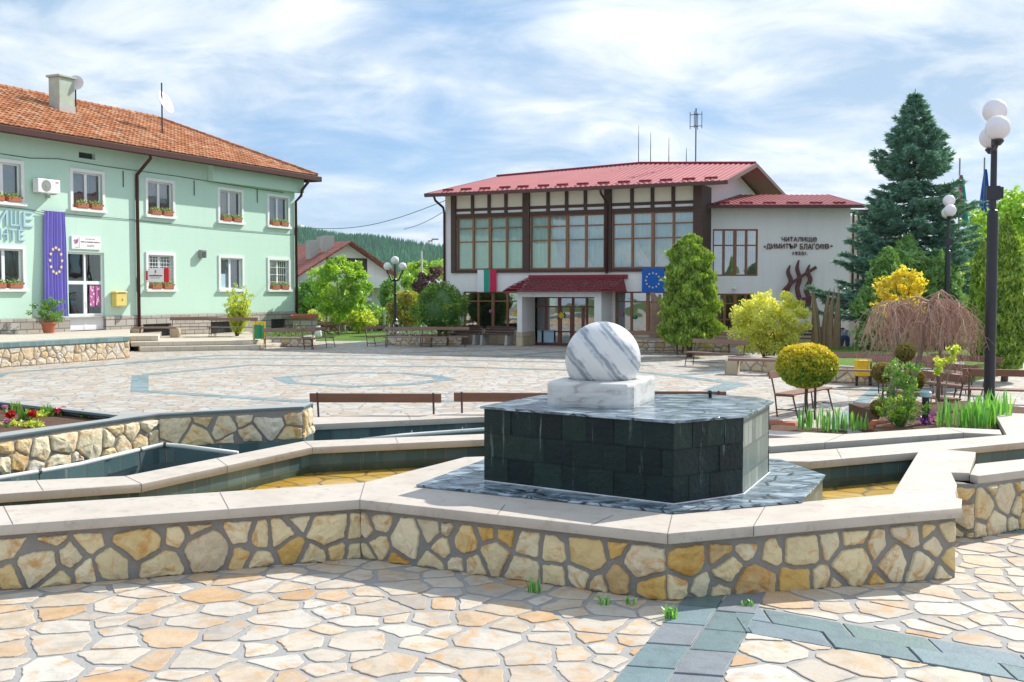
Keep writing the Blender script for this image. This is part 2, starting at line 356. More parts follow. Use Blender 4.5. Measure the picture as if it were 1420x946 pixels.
L['whitepetal'] = leafmat('white_petal', (.6, .62, .5), (.85, .85, .8), .3); L['forest'] = leafmat('forest_needle', (0.03, 0.17, 0.09), (0.08, 0.29, 0.14), .1, 0); L['budtwig'] = leafmat('bud', (0.32, 0.17, 0.14), (0.5, 0.32, 0.24), .3)
def leaves(name, P, U, V, mat, parent=None, rnd=None):
    n = len(P); vs = np.empty((n, 4, 3), dtype=np.float32)
    vs[:, 0] = P-U; vs[:, 1] = P+V; vs[:, 2] = P+U; vs[:, 3] = P-V
    me = bpy.data.meshes.new(name); me.vertices.add(n*4); me.vertices.foreach_set('co', vs.ravel())
    me.loops.add(n*4); me.loops.foreach_set('vertex_index', np.arange(n*4, dtype=np.int32))
    me.polygons.add(n); me.polygons.foreach_set('loop_start', np.arange(0, n*4, 4, dtype=np.int32)); me.polygons.foreach_set('loop_total', np.full(n, 4, dtype=np.int32))
    at = me.attributes.new('rnd', 'FLOAT', 'FACE'); at.data.foreach_set('value', (rng.random(n) if rnd is None else rnd).astype(np.float32))
    me.materials.append(mat); me.update(); me.validate()
    return link(name, me, parent)
def unit(a): return a/np.maximum(1e-9, np.linalg.norm(a, axis=1, keepdims=True))
def rdir(n): return unit(rng.normal(size=(n, 3)))
def leafaxes(n, size, outward=None, bias=0.0, aspect=.5, updir=None):
    u = rdir(n)
    if updir is not None: u = unit(u*(1-bias)+np.asarray(updir)*bias)
    w = rdir(n)
    if outward is not None: w = unit(w*.6+outward*.6)
    v = unit(np.cross(u, w)); s = size*(.6+.8*rng.random((n, 1)))
    return u*s, v*s*aspect
# ------------------------------------------------------------------ light and sky
SUN = Vector((.98, .86, 1.0)).normalized()
w = bpy.data.worlds.new('World'); sc.world = w; w.use_nodes = True; wt = w.node_tree; wt.nodes.clear()
def wn(typ, **kw):
    nd = wt.nodes.new('ShaderNode'+typ)
    for k, v in kw.items():
        if k.startswith('_'): setattr(nd, k[1:], v)
        else:
            if isinstance(v, bpy.types.NodeSocket): wt.links.new(v, nd.inputs[k])
            else: nd.inputs[k].default_value = v
    return nd
sky = wn('TexSky', _sky_type='NISHITA'); sky.sun_disc = False; sky.sun_elevation = math.asin(SUN.z); sky.sun_rotation = math.atan2(SUN.x, SUN.y); sky.altitude = 600; sky.air_density = 1.0; sky.dust_density = .6; sky.ozone_density = 1.5
tcw = wn('TexCoord'); sx = wn('SeparateXYZ', Vector=tcw.outputs['Generated'])
def wm(op, a, b=0.0):
    m = wn('Math', _operation=op)
    for i, v in enumerate((a, b)):
        if isinstance(v, bpy.types.NodeSocket): wt.links.new(v, m.inputs[i])
        else: m.inputs[i].default_value = v
    return m.outputs[0]
zz = wm('ADD', wm('MAXIMUM', sx.outputs[2], 0.0), .24)
cv = wn('CombineXYZ', X=wm('DIVIDE', sx.outputs[0], zz), Y=wm('DIVIDE', sx.outputs[1], zz), Z=0.0)
mp = wn('Mapping', Vector=cv.outputs[0]); mp.inputs['Rotation'].default_value = (0, 0, R(-24)); mp.inputs['Scale'].default_value = (.85, 1.0, 1); mp.inputs['Location'].default_value = (1.35, .4, 0)
c1 = wn('TexNoise', Vector=mp.outputs[0], Scale=1.15, Detail=7, Roughness=.5, Distortion=.25)
c2 = wn('TexNoise', Vector=mp.outputs[0], Scale=3.0, Detail=9, Roughness=.6, Distortion=.5)
cs = wm('ADD', wm('MULTIPLY', c1.outputs[0], .72), wm('MULTIPLY', c2.outputs[0], .28))
rp = wn('ValToRGB', Fac=cs); e = rp.color_ramp.elements; e[0].position = .34; e[0].color = (0, 0, 0, 1); e[1].position = .53; e[1].color = (1, 1, 1, 1)
rp2 = wn('ValToRGB', Fac=c2.outputs[0]); e = rp2.color_ramp.elements; e[0].position = .36; e[0].color = (4.2, 5.6, 7.2, 1); e[1].position = .64; e[1].color = (8.6, 9.1, 9.7, 1)
skm = wn('MixRGB', _blend_type='MIX', Fac=.55, Color1=sky.outputs[0], Color2=(2.3, 4.5, 7.9, 1))
cm = wn('MixRGB', Fac=rp.outputs[0], Color1=skm.outputs[0], Color2=rp2.outputs[0])
bg = wn('Background', Color=cm.outputs[0], Strength=.068); wo = wn('OutputWorld', Surface=bg.outputs[0])
sl = bpy.data.lights.new('sun', 'SUN'); sl.energy = 3.6; sl.angle = R(.53); sl.color = (1.0, .955, .88)
so = link('sun', sl); so.rotation_euler = (-SUN).to_track_quat('-Z', 'Y').to_euler(); so.location = (30, 30, 40)
sc.view_settings.view_transform = 'Standard'; sc.view_settings.look = 'None'; sc.view_settings.exposure = 0.84; sc.view_settings.gamma = 1
sc.cycles.max_bounces = 8; sc.cycles.transparent_max_bounces = 16; sc.cycles.caustics_reflective = False; sc.cycles.caustics_refractive = False; sc.cycles.use_denoising = True
# ------------------------------------------------------------------ ground
def sm(a, b, x):
    t = max(0, min(1, (x-a)/(b-a))); return t*t*(3-2*t)
def gz(x, y): return -.09*sm(1.2, 4.4, x)*(1-sm(12.5, 16, y))
mb = MB()
mb.face((-1350, -80, -.15), (1250, -80, -.15), (1250, 1540, -.15), (-1350, 1540, -.15))
tag(mb.build('ground', M['field']), kind='structure')
mb = MB(); xs = [-40, -30, -20, -12, -8, -4, -1, 0, 1.2, 1.8, 2.4, 3, 3.6, 4.4, 6, 8, 12, 20, 30, 40]; ys = [-70, -30, -12, 0, 4, 8, 11, 12.5, 13.2, 14, 15, 16, 20, 26, 32, 40, 46, 53]
pts = [(x, y, gz(x, y)) for y in ys for x in xs]; nx = len(xs)
mb.add(pts, [(j*nx+i, j*nx+i+1, (j+1)*nx+i+1, (j+1)*nx+i) for j in range(len(ys)-1) for i in range(nx-1)])
tag(mb.build('plaza', M['paving']), kind='structure')
mb = MB()
for y0, y1, x0, x1 in ((53, 66, -16, 6), ):
    mb.face((x0, y0, -.02), (x1, y0, -.02), (x1, y1, .02), (x0, y1, .02))
tag(mb.build('lawn', M['grass']), kind='structure')
# ------------------------------------------------------------------ stones (cells grown from scattered seeds)
def scatter(poly, r, vary=.35, tries=9000):
    xs = [p[0] for p in poly]; ys = [p[1] for p in poly]; pts = []; x0, x1, y0, y1 = min(xs), max(xs), min(ys), max(ys); cell = {}
    for _ in range(tries):
        x = random.uniform(x0, x1); y = random.uniform(y0, y1); rr = r*random.uniform(1-vary, 1+vary); k = (int(x/r), int(y/r)); ok = True
        for i in range(-2, 3):
            for j in range(-2, 3):
                for q in cell.get((k[0]+i, k[1]+j), ()):
                    if (q[0]-x)**2+(q[1]-y)**2 < (.5*(rr+q[2]))**2: ok = False; break
                if not ok: break
            if not ok: break
        if ok: pts.append((x, y, rr)); cell.setdefault(k, []).append((x, y, rr))
    return pts
def clip(poly, a, b, c):                  # keep a*x+b*y<=c
    out = []; n = len(poly)
    for i in range(n):
        p, q = poly[i], poly[(i+1) % n]; dp = a*p[0]+b*p[1]-c; dq = a*q[0]+b*q[1]-c
        if dp <= 0: out.append(p)
        if (dp < 0 < dq) or (dq < 0 < dp):
            t = dp/(dp-dq); out.append((p[0]+(q[0]-p[0])*t, p[1]+(q[1]-p[1])*t))
    return out
def cells(poly, seeds, gap, cut=True):
    res = []
    for i, s in enumerate(seeds):
        near = sorted((q for j, q in enumerate(seeds) if j != i), key=lambda q: (q[0]-s[0])**2+(q[1]-s[1])**2)[:16]
        pg = list(poly)
        for q in near:
            dx, dy = q[0]-s[0], q[1]-s[1]; d = math.hypot(dx, dy); dx /= d; dy /= d
            wgt = .5*d+(s[2]-q[2])*.3; g = gap*random.uniform(.35, .75)
            pg = clip(pg, dx, dy, dx*s[0]+dy*s[1]+wgt-g)
            if len(pg) < 3: break
        if len(pg) < 3: continue
        mx = sum(p[0] for p in pg)/len(pg); my = sum(p[1] for p in pg)/len(pg)
        for _ in range(random.choice((0, 0, 1, 1, 2)) if cut else 0):   # knock a corner off
            a_ = random.uniform(0, 6.283); ca, sa = math.cos(a_), math.sin(a_)
            far = max((p[0]-mx)*ca+(p[1]-my)*sa for p in pg); pg = clip(pg, ca, sa, mx*ca+my*sa+far*random.uniform(.60, .92))
        if len(pg) < 3: continue
        ar = abs(sum(pg[k][0]*pg[(k+1) % len(pg)][1]-pg[(k+1) % len(pg)][0]*pg[k][1] for k in range(len(pg))))/2
        if ar < .003: continue
        res.append(pg)
    return res
def roughen(pg, amp, step):
    out = []; n = len(pg)
    for i in range(n):                    # cut the corners a little, then wobble the edges
        p, q = pg[i], pg[(i+1) % n]; d = math.hypot(q[0]-p[0], q[1]-p[1])
        if d < .015: continue
        k = max(2, int(d/step)); c0 = min(.12, .012/d)
        for j in range(k+1):
            t = c0+(1-2*c0)*j/k; x = p[0]+(q[0]-p[0])*t; y = p[1]+(q[1]-p[1])*t
            nv = noise.noise_vector(Vector((x*7, y*7, 3.1)))+noise.noise_vector(Vector((x*26, y*26, 8)))*.75
            out.append((x+nv.x*amp, y+nv.y*amp))
    return out
def stone_faces(mb, pg, put, h, bev, col, dome=0):  # raised stone: foot ring, edge ring, top
    n = len(pg)
    if n < 3: return
    cx = sum(p[0] for p in pg)/n; cy = sum(p[1] for p in pg)/n; pts = []
    for k, (f, hh) in enumerate(((0, 0), (.35, h*.75), (1, h))):
        for x, y in pg:
            dx, dy = cx-x, cy-y; d = math.hypot(dx, dy) or 1
            pts.append(put(x+dx/d*bev*f, y+dy/d*bev*f, hh))
    if dome:
        sd = random.uniform(0, 90)
        for x, y in pg: pts.append(put(x+(cx-x)*.45, y+(cy-y)*.45, h*(1+dome*(.55+1.1*noise.noise(Vector((x*6+sd, y*6, sd)))))))
        pts.append(put(cx, cy, h*(1+dome*random.uniform(.3, 1.1))))
        fs = [(3*n+i, 3*n+(i+1) % n, 4*n) for i in range(n)]; R_ = 3
    else: fs = [tuple(2*n+i for i in range(n))]; R_ = 2
    fs += [(r*n+i, r*n+(i+1) % n, (r+1)*n+(i+1) % n, (r+1)*n+i) for r in range(R_) for i in range(n)]
    mb.col = col; mb.add(pts, fs)
def pick(tab):
    r = random.random()*sum(t[0] for t in tab)
    for wgt, c in tab:
        r -= wgt
        if r <= 0: break
    k = random.uniform(.88, 1.1); return tuple(min(1, x*k) for x in c)
FLAG = [(6, (.49, .44, .37)), (3.4, (.48, .40, .30)), (1.9, (.47, .33, .20)), (.9, (.45, .27, .12)), (5, (.52, .49, .44)), (1.6, (.42, .37, .31)), (.5, (.34, .31, .28))]
WALL = [(6, (.68, .57, .34)), (3, (.66, .49, .21)), (1.6, (.60, .36, .06)), (4.5, (.70, .62, .43)), (.9, (.48, .31, .12)), (.8, (.58, .50, .36))]
BED = [(6, (.68, .60, .42)), (3, (.66, .51, .27)), (2.2, (.66, .61, .51)), (1, (.54, .37, .15)), (.8, (.50, .46, .40))]
PALEW = [(5, (.62, .54, .42)), (3, (.60, .48, .32)), (2, (.64, .60, .54)), (1, (.55, .38, .2))]
# slate bands near the fountain: A runs towards us, B runs off to the right
gA0, gA1, gA2, gA3 = G2(917, 868), G2(850, 946), G2(1035, 879), G2(1002, 946)
gB0, gB1, gB2 = G2(1010, 838), G2(1164, 857), G2(1420, 894); gB3 = G2(1420, 934)
def ext(p, q, d):                         # continue p->q by d metres past q
    v = Vector((q[0]-p[0], q[1]-p[1])); v.normalize(); return (q[0]+v.x*d, q[1]+v.y*d)
aL1 = ext(gA0, gA1, 5); aL0 = ext(gA1, gA0, 1.5); aR1 = ext(gA2, gA3, 5)
bU0 = ext(gB2, gB1, 3.0); bU1 = ext(gB1, gB2, 5); bL1 = ext(gA2, gB3, 5)
reg1 = [(-9, 1.5), (aL1[0], 1.5), aL1, gA0, aL0, (aL0[0], 11.5), (-9, 11.5)]
reg1 = [(-9, 1.5), (aL1[0]-.02, 1.5), aL1, aL0, (aL0[0], 11.5), (-9, 11.5)]
reg2 = [bU0, bU1, (12, bU1[1]), (12, 12.4), (bU0[0], 12.4)]
reg3 = [gA2, aR1, (12, aR1[1]), bL1]
mb = MB(); mo = MB()
def gput(x, y, h): return Vector((x, y, gz(x, y)+.006+h))
for reg, rad in ((reg1, .272), (reg2, .272), (reg3, .29)):
    sd = scatter(reg, rad, .42)
    hull = reg
    for pg in cells(hull, sd, .036):
        cy = sum(p[1] for p in pg)/len(pg)
        if cy < 5.2: continue
        stone_faces(mb, roughen(pg, .016, .035), gput, random.uniform(.004, .007), .008, pick(FLAG))
def inside(p, poly):
    c = False; n = len(poly)
    for i in range(n):
        a, b = poly[i], poly[(i+1) % n]
        if (a[1] > p[1]) != (b[1] > p[1]) and p[0] < (b[0]-a[0])*(p[1]-a[1])/(b[1]-a[1])+a[0]: c = not c
    return c
pts = []; st = .5
nxm, nym = 42, 22
pts = [(-9+i*st, 1.5+j*st, gz(-9+i*st, 1.5+j*st)+.004) for j in range(nym+1) for i in range(nxm+1)]
mo.add(pts, [(j*(nxm+1)+i, j*(nxm+1)+i+1, (j+1)*(nxm+1)+i+1, (j+1)*(nxm+1)+i) for j in range(nym) for i in range(nxm)])
# slate tiles of the two bands
SL = [(3, (.11, .165, .17)), (3, (.14, .20, .215)), (2, (.17, .22, .25)), (1.4, (.19, .20, .22)), (1, (.11, .17, .15))]
def band(p0, p1, q0, q1, rows, length):   # tiles between line p0-p1 and line q0-q1
    P0, P1, Q0, Q1 = map(Vector, (p0, p1, q0, q1)); n = max(1, int(((P1-P0).length+(Q1-Q0).length)/2/length))
    for r in range(rows):
        off = random.random()*.6
        ed = [0]+[min(1, max(0, (i+off)/n)) for i in range(n+1)]+[1]
        for a, b in zip(ed[:-1], ed[1:]):
            if b-a < 1e-3: continue
            g = .006
            def pt(t, s): 
                A = P0.lerp(P1, t); B = Q0.lerp(Q1, t); return A.lerp(B, s)
            qd = [pt(a, r/rows), pt(b, r/rows), pt(b, (r+1)/rows), pt(a, (r+1)/rows)]
            c = sum(qd, Vector((0, 0)))/4; qd = [p+(c-p).normalized()*g*1.6 for p in qd]
            pgq = []
            for k in range(4):
                for j in range(5):
                    x, y = qd[k].lerp(qd[(k+1) % 4], j/5); nv = noise.noise_vector(Vector((x*9, y*9, 1.7))); pgq.append((x+nv.x*.006, y+nv.y*.006))
            stone_faces(mb2, pgq, gput, random.uniform(.006, .014), .006, pick(SL))
mb2 = MB()
band(aL0, aL1, ext(gA3, gA2, 1.5), aR1, 2, .46)
band(gB0, bU1, ext(bL1, gA2, 0), bL1, 2, .56)
# dark slab corner far right
band(G2(1372, 729, -.08), G2(1500, 724, -.08), G2(1390, 741, -.08), G2(1520, 738, -.08), 1, .5)
tag(mb.build('paving_stones', M['flag']), kind='structure'); tag(mo.build('paving_mortar', M['mortar']), kind='structure'); tag(mb2.build('paving_slate_band', M['slate_t']), kind='structure')
# slate lines of the plaza
mb = MB()
def strip(pl, wd, z=.004):
    for i in range(len(pl)-1):
        a = Vector(G2(*pl[i])); b = Vector(G2(*pl[i+1])); d = (b-a).normalized(); n = Vector((-d.y, d.x))*wd/2
        mb.face(*[(p.x, p.y, z+i*.0004) for p in (a-n-d*wd*.2, b-n+d*wd*.2, b+n+d*wd*.2, a+n-d*wd*.2)])
def quadg(*px, z=.0055): mb.face(*[(*G2(*p), z) for p in px])
quadg((183, 521), (206, 519.5), (206, 543.5), (181, 544))
strip([(206, 519.6), (345, 506.5), (640, 509), (900, 517), (1012, 531)], .42); strip([(206, 543), (419, 557), (700, 556), (1000, 546)], .42)
quadg((1013, 529), (1040, 533), (997, 545), (975, 541), z=.006)
quadg((377, 524), (398, 522), (414, 531), (396, 531.5)); strip([(394, 523.5), (483, 517), (560, 517.5), (610, 523)], .40); strip([(404, 531), (488, 536.5), (575, 532.5), (612, 527)], .40, .0052); quadg((594, 520), (612, 521), (635, 527.3), (606, 529))
strip([(17, 516.5), (268, 497.5), (560, 498), (760, 502), (900, 507)], .40); quadg((0, 518), (17, 516), (2, 523), (-30, 526))
strip([(180, 503), (300, 493), (560, 492.6), (720, 494), (900, 498)], .38); strip([(560, 489.5), (640, 487), (735, 484.5)], .38); strip([(690, 495), (760, 489), (830, 485)], .38, .0054)
strip([(950, 520), (1040, 512), (1120, 505)], .4, .0054)
mb.face(*[(*p, .0062) for p in (G2(1147, 588), G2(1175, 590), G2(1232, 530), G2(1218, 530))])
tag(mb.build('plaza_slate_lines', M['slate']), kind='structure')
# ------------------------------------------------------------------ fountain basin
CZ = .55; CT = .085
def cw(px): return [G2(u, v, CZ) for u, v in px]
fl = G2(0, 728.5, CZ); bend = G2(499, 693, CZ); xfl = ext(bend, fl, 3.0)
wf0 = G2(196, 671, CZ); wf1 = G2(0, 685, CZ); xwf = ext(wf0, wf1, 2.5); wb0 = G2(173.5, 660, CZ); wb1 = G2(0, 668, CZ); xwb = ext(wb0, wb1, 2.6)
fi = G2(0, 702, CZ); bi = G2(506, 669, CZ); xfi = ext(bi, fi, 2.5)
OUT = [xfl, bend, G2(926, 740, CZ), G2(1333, 704.5, CZ), G2(1334, 691.7, CZ), G2(1326, 690.6, CZ), G2(1324, 682, CZ), G2(1327, 672, CZ), G2(1319, 655, CZ), G2(1344.5, 656, CZ), G2(1353, 627, CZ), G2(1310, 623.4, CZ), G2(1414.6, 613.5, CZ), G2(1500, 605, CZ), G2(1500, 577, CZ), G2(1378.5, 572, CZ), G2(1396, 603, CZ), G2(1200, 619, CZ), G2(1069, 629, CZ), G2(671, 601.7, CZ), G2(421.6, 611.6, CZ), wb0, wb1, xwb]
H1 = [xfi, bi, G2(643.6, 634, CZ), G2(671, 633, CZ), (1.5, 12.2), (1.75, 12.38), G2(671, 609.5, CZ), G2(433, 620, CZ), wf0, wf1, xwf]
H2 = [G2(1237.5, 685, CZ), G2(1273, 627, CZ), G2(1124, 640, CZ), G2(1088, 639.5, CZ), G2(1075, 655, CZ), G2(1060, 700.7, CZ)]
def slab_obj(name, loops, z1, th, m, parent):
    cu = bpy.data.curves.new(name, 'CURVE'); cu.dimensions = '2D'; cu.fill_mode = 'BOTH'; cu.extrude = th/2
    for lp in loops:
        s = cu.splines.new('POLY'); s.points.add(len(lp)-1); s.use_cyclic_u = True
        for p, q in zip(s.points, lp): p.co = (q[0], q[1], 0, 1)
    o = bpy.data.objects.new(name, cu); C.objects.link(o); dg = bpy.context.evaluated_depsgraph_get(); me = bpy.data.meshes.new_from_object(o.evaluated_get(dg))
    bpy.data.objects.remove(o); me.transform(Matrix.Translation((0, 0, z1-th/2)))
    bm = bmesh.new(); bm.from_mesh(me); bmesh.ops.remove_doubles(bm, verts=bm.verts, dist=.0005); bmesh.ops.recalc_face_normals(bm, faces=bm.faces); bm.to_mesh(me); bm.free()
    me.materials.clear(); me.materials.append(m); o = link(name, me, parent); b = o.modifiers.new('bevel', 'BEVEL'); b.width = .006; b.segments = 2; b.limit_method = 'ANGLE'; b.angle_limit = R(50)
    return o
basin = thing('fountain_basin', 'low stone walled fountain basin with pale limestone coping around the dark tiled block', 'fountain')
slab_obj('coping', [OUT, H1, H2], CZ, CT, M['coping'], basin)
# joints across the coping
mb = MB()
def joint(pa, pb, par=None):
    mb = MB(); a = Vector(pa).to_3d(); b = Vector(pb).to_3d(); mb.beam((a.x, a.y, CZ+.0008), (b.x, b.y, CZ+.0008), .006, .003)
    d = (b-a).normalized(); p = a-d*.0012; mb.beam((p.x, p.y, CZ-CT+.006), (p.x, p.y, CZ-.006), .006, .0025, up=(d.x, d.y, 0)); mb.build('coping_joint', M['joint'], par or basin)
for o, i in (((317, 705.8), (305, 683)), ((18, 727), (5, 702)), ((820, 728), (850, 715)), ((1045, 729.7), (1062, 701)), ((926, 740), (933, 710)), ((499, 693), (506, 669)), ((690, 713.5), (700, 700))): joint(G2(*o, CZ), G2(*i, CZ))
for o, i in (((433, 620), (421.6, 611.6)), ((196, 671), (173.5, 660)), ((315, 646), (300, 635)), ((552, 614.5), (548, 606)), ((1167, 635.5), (1160, 622)), ((60, 680.5), (50, 665.5))): joint(G2(*o, CZ), G2(*i, CZ))
# stone facing below the coping: each stone raised out of the mortar
def wall_run(pts, z0f, z1, inset, tab, mb, mbm, rad=.235, gap=.036, thick=.3, hh=(.014, .036)):
    n = len(pts)
    V2 = [Vector(p) for p in pts]; off = []
    for i in range(n):                    # inset the polyline to its left (+90 deg)
        dirs = []
        if i: dirs.append((V2[i]-V2[i-1]).normalized())
        if i < n-1: dirs.append((V2[i+1]-V2[i]).normalized())
        nn = sum((Vector((-d.y, d.x)) for d in dirs), Vector((0, 0))); nn.normalize(); k = 1/max(.4, nn.dot(Vector((-dirs[0].y, dirs[0].x))))
        off.append(V2[i]+nn*inset*k)
    for i in range(n-1):
        a, b = off[i], off[i+1]; L_ = (b-a).length; d = (b-a)/L_; nrm = Vector((d.y, -d.x))
        za, zb = z0f(a.x, a.y), z0f(b.x, b.y); zlo = min(za, zb)-.05
        mbm.add([(a.x, a.y, zlo), (b.x, b.y, zlo), (b.x, b.y, z1), (a.x, a.y, z1)], [(0, 1, 2, 3)])
        bk = -nrm*thick
        mbm.add([(a.x, a.y, z1), (b.x, b.y, z1), (b.x+bk.x, b.y+bk.y, z1), (a.x+bk.x, a.y+bk.y, z1)], [(0, 1, 2, 3)])
        rect = [(0.008, za*.5+zb*.5), (L_-.008, za*.5+zb*.5), (L_-.008, z1-.01), (0.008, z1-.01)]
        rect = [(0.008, za+.012), (L_-.008, zb+.012), (L_-.008, z1-.04), (0.008, z1-.04)]
        def put(u, v, h, a=a, d=d, nrm=nrm): return Vector((a.x+d.x*u+nrm.x*h, a.y+d.y*u+nrm.y*h, v))
        for pg in cells(rect, scatter(rect, rad, .36, 4000), gap): stone_faces(mb, roughen(pg, .0125, .022), put, random.uniform(*hh), .012, pick(tab), .7)
ms, mm = MB(), MB()
# the run order keeps the mortar face on the outside (to the right of the walk)
wall_run([xfl, bend, G2(926, 740, CZ), G2(1333, 704.5, CZ), ], gz, CZ-CT, .06, WALL, ms, mm)
q0 = Vector(G2(1333, 704.5, CZ)); q1 = Vector(G2(1333, 660, CZ))
def shift(p, dx, dy): return (p[0]+dx, p[1]+dy)
wall_run([shift(G2(1333, 704.5, CZ), -.07, .09), G2(1322, 660, CZ)], gz, CZ-CT, .0, WALL, ms, mm)
wall_run([G2(1322, 660, CZ), G2(1356.6, 661.5, CZ), G2(1420, 652.5, CZ), G2(1520, 640, CZ)], gz, CZ-CT, .05, WALL, ms, mm)
ms.build('stone_facing', M['stone'], basin); mm.build('mortar_backing', M['wallmortar'], basin)
# coping of the neighbouring pool on the right
RP = [G2(1345.2, 657.2, CZ), G2(1356.6, 659.5, CZ), G2(1420, 651.5, CZ), G2(1520, 638, CZ), G2(1520, 624, CZ), G2(1420, 636, CZ), G2(1352.6, 643, CZ)]
slab_obj('coping', [RP], CZ-.003, CT, M['coping'], basin)
# dark tile lining of the pools
def lining(mb, pts, z0, z1, inset, side=1):
    V2 = [Vector(p) for p in pts]
    n = len(V2); off = []
    for i in range(n):
        dirs = []
        if i: dirs.append((V2[i]-V2[i-1]).normalized())
        if i < n-1: dirs.append((V2[i+1]-V2[i]).normalized())
        nn = sum((Vector((-d.y, d.x))*side for d in dirs), Vector((0, 0))); nn.normalize(); off.append(V2[i]+nn*inset/max(.4, nn.dot(Vector((-dirs[0].y, dirs[0].x))*side)))
    for a, b in zip(off[:-1], off[1:]): mb.face((a.x, a.y, z0), (b.x, b.y, z0), (b.x, b.y, z1), (a.x, a.y, z1))
ml = MB(); PZ = .22; ztop = CZ-CT-.002
lining(ml, [(1.75, 12.38), G2(671, 609.5, CZ), G2(433, 620, CZ), wf0, wf1, xwf], PZ, ztop, .05, -1)
lining(ml, [xfi, bi, G2(643.6, 634, CZ), G2(671, 633, CZ), (1.5, 12.2)], PZ, ztop, .05, -1)
lining(ml, [G2(1237.5, 685, CZ), G2(1273, 627, CZ), G2(1124, 640, CZ), G2(1088, 639.5, CZ)], PZ, ztop, .04, -1)
lining(ml, [G2(1060, 700.7, CZ), G2(1237.5, 685, CZ)], PZ, ztop, .04, -1)
lining(ml, [G2(1310, 623.4, CZ), G2(1414.6, 613.5, CZ), G2(1500, 605, CZ)], PZ, ztop, .04, 1)
lining(ml, [xwb, wb1, wb0, G2(421.6, 611.6, CZ), G2(671, 601.7, CZ), G2(1069, 629, CZ), G2(1200, 619, CZ), G2(1396, 603, CZ)], .2, ztop, .05, -1)
ml.build('tile_lining', M['lining'], basin)
mb = MB(); mb.face(*[(*p, PZ+.01) for p in [xfi, shift(bi, 0, -.1), G2(643.6, 645, CZ), (1.6, 12.0), (2.0, 12.5), G2(671, 605, CZ), G2(433, 616, CZ), shift(wf0, 0, .1), shift(xwf, 0, .1)]])
mb.face(*[(*p, PZ+.01) for p in [G2(1040, 706, CZ), G2(1245, 688, CZ), G2(1278, 624, CZ), G2(1124, 636, CZ), G2(1075, 636, CZ)]])
mb.face(*[(*p, PZ+.01) for p in [G2(1300, 650, CZ), G2(1520, 632, CZ), G2(1520, 600, CZ), G2(1310, 620, CZ)]])
mb.build('pool_floor', M['poolfloor'], basin)
mb = MB(); wz = .335
mb.face(*[(*p, wz) for p in [xfi, shift(bi, 0, -.02), G2(643.6, 634, CZ), G2(671, 633, CZ), (1.5, 12.2), (1.75, 12.43), G2(671, 609.2, CZ), G2(433, 619.5, CZ), wf0, wf1, xwf]])
mb.face(*[(*p, wz) for p in [G2(1060, 700.9, CZ), G2(1237.5, 685, CZ), G2(1273, 626.5, CZ), G2(1124, 639.6, CZ), G2(1088, 639, CZ)]])
mb.face(*[(*p, wz-.01) for p in [G2(1330, 650, CZ), G2(1520, 632, CZ), G2(1520, 604, CZ), G2(1312, 622.6, CZ)]])
tag(mb.build('water', M['water']), kind='structure')
# ------------------------------------------------------------------ tiled block, pedestal, ball
plinth = thing('fountain_block', 'tall dark slate tiled fountain block wet with water under the marble ball', 'fountain', (1.1, 10.5, 0))
def loc(pts, o): return [(p[0]-o[0], p[1]-o[1]) for p in pts]
PO = (1.1, 10.5)
SB = [G2(577, 672, .575), G2(935, 709.3, .575), G2(1113, 694, .575), G2(1145, 659, .575), (2.93, 11.75), (2.2, 12.05), (-.2, 12.0)]
mb = MB(); mb.prism(loc(SB, PO), .553, .578); mb.build('base_slab', M['wetslab'], plinth, bevel=.006)
mb = MB(); sbi = [(p[0]*.985+PO[0]*.015, p[1]*.985+PO[1]*.015) for p in SB]; mb.prism(loc(sbi[1:5]+[(2.0, 11.6)], PO), .1, .5525); mb.build('slab_side', M['limescale'], plinth)
BL = [(-.263, 10.4), (1.386, 9.24), (2.08, 9.70), (2.59, 10.87), (2.5, 11.3), (2.0, 11.6), (.34, 11.5)]
mb = MB()
def sidequads(pl, z0, z1, idx):
    for i in idx: a, b = pl[i], pl[(i+1) % len(pl)]; mb.face((a[0], a[1], z0), (b[0], b[1], z0), (b[0], b[1], z1), (a[0], a[1], z1))
bl = loc(BL, PO)
# irregular split faced tiles: each course slightly in and out
def tilewall(mb, a, b, z0, z1, tw, th):
    A, B = Vector(a), Vector(b); L_ = (B-A).length; d = (B-A)/L_; nr = Vector((d.y, -d.x)); rows = max(1, round((z1-z0)/th))
    for r in range(rows):
        n = max(1, round(L_/tw)); xs = [0]+sorted(min(L_, max(0, (i+(.5 if r % 2 else 0)+random.uniform(-.12, .12))*L_/n)) for i in range(1, n))+[L_]
        for x0, x1 in zip(xs[:-1], xs[1:]):
            if x1-x0 < .02: continue
            e = random.uniform(.0, .009); g = .0022
            za, zb = z0+(z1-z0)*r/rows+g, z0+(z1-z0)*(r+1)/rows-g
            P = [A+d*(x0+(g if x0 > 0 else 0))+nr*e, A+d*(x1-(g if x1 < L_ else 0))+nr*e]; Q = [A+d*x0-nr*.01, A+d*x1-nr*.01]
            c = pick([(3, (.007, .016, .017)), (2, (.010, .022, .020)), (1.6, (.005, .011, .013)), (.5, (.014, .030, .026))]); mb.col = c
            mb.add([(P[0].x, P[0].y, za), (P[1].x, P[1].y, za), (P[1].x, P[1].y, zb), (P[0].x, P[0].y, zb), (Q[0].x, Q[0].y, za), (Q[1].x, Q[1].y, za), (Q[1].x, Q[1].y, zb), (Q[0].x, Q[0].y, zb)], [(0, 1, 2, 3), (3, 2, 6, 7), (0, 4, 5, 1), (1, 5, 6, 2), (0, 3, 7, 4)])
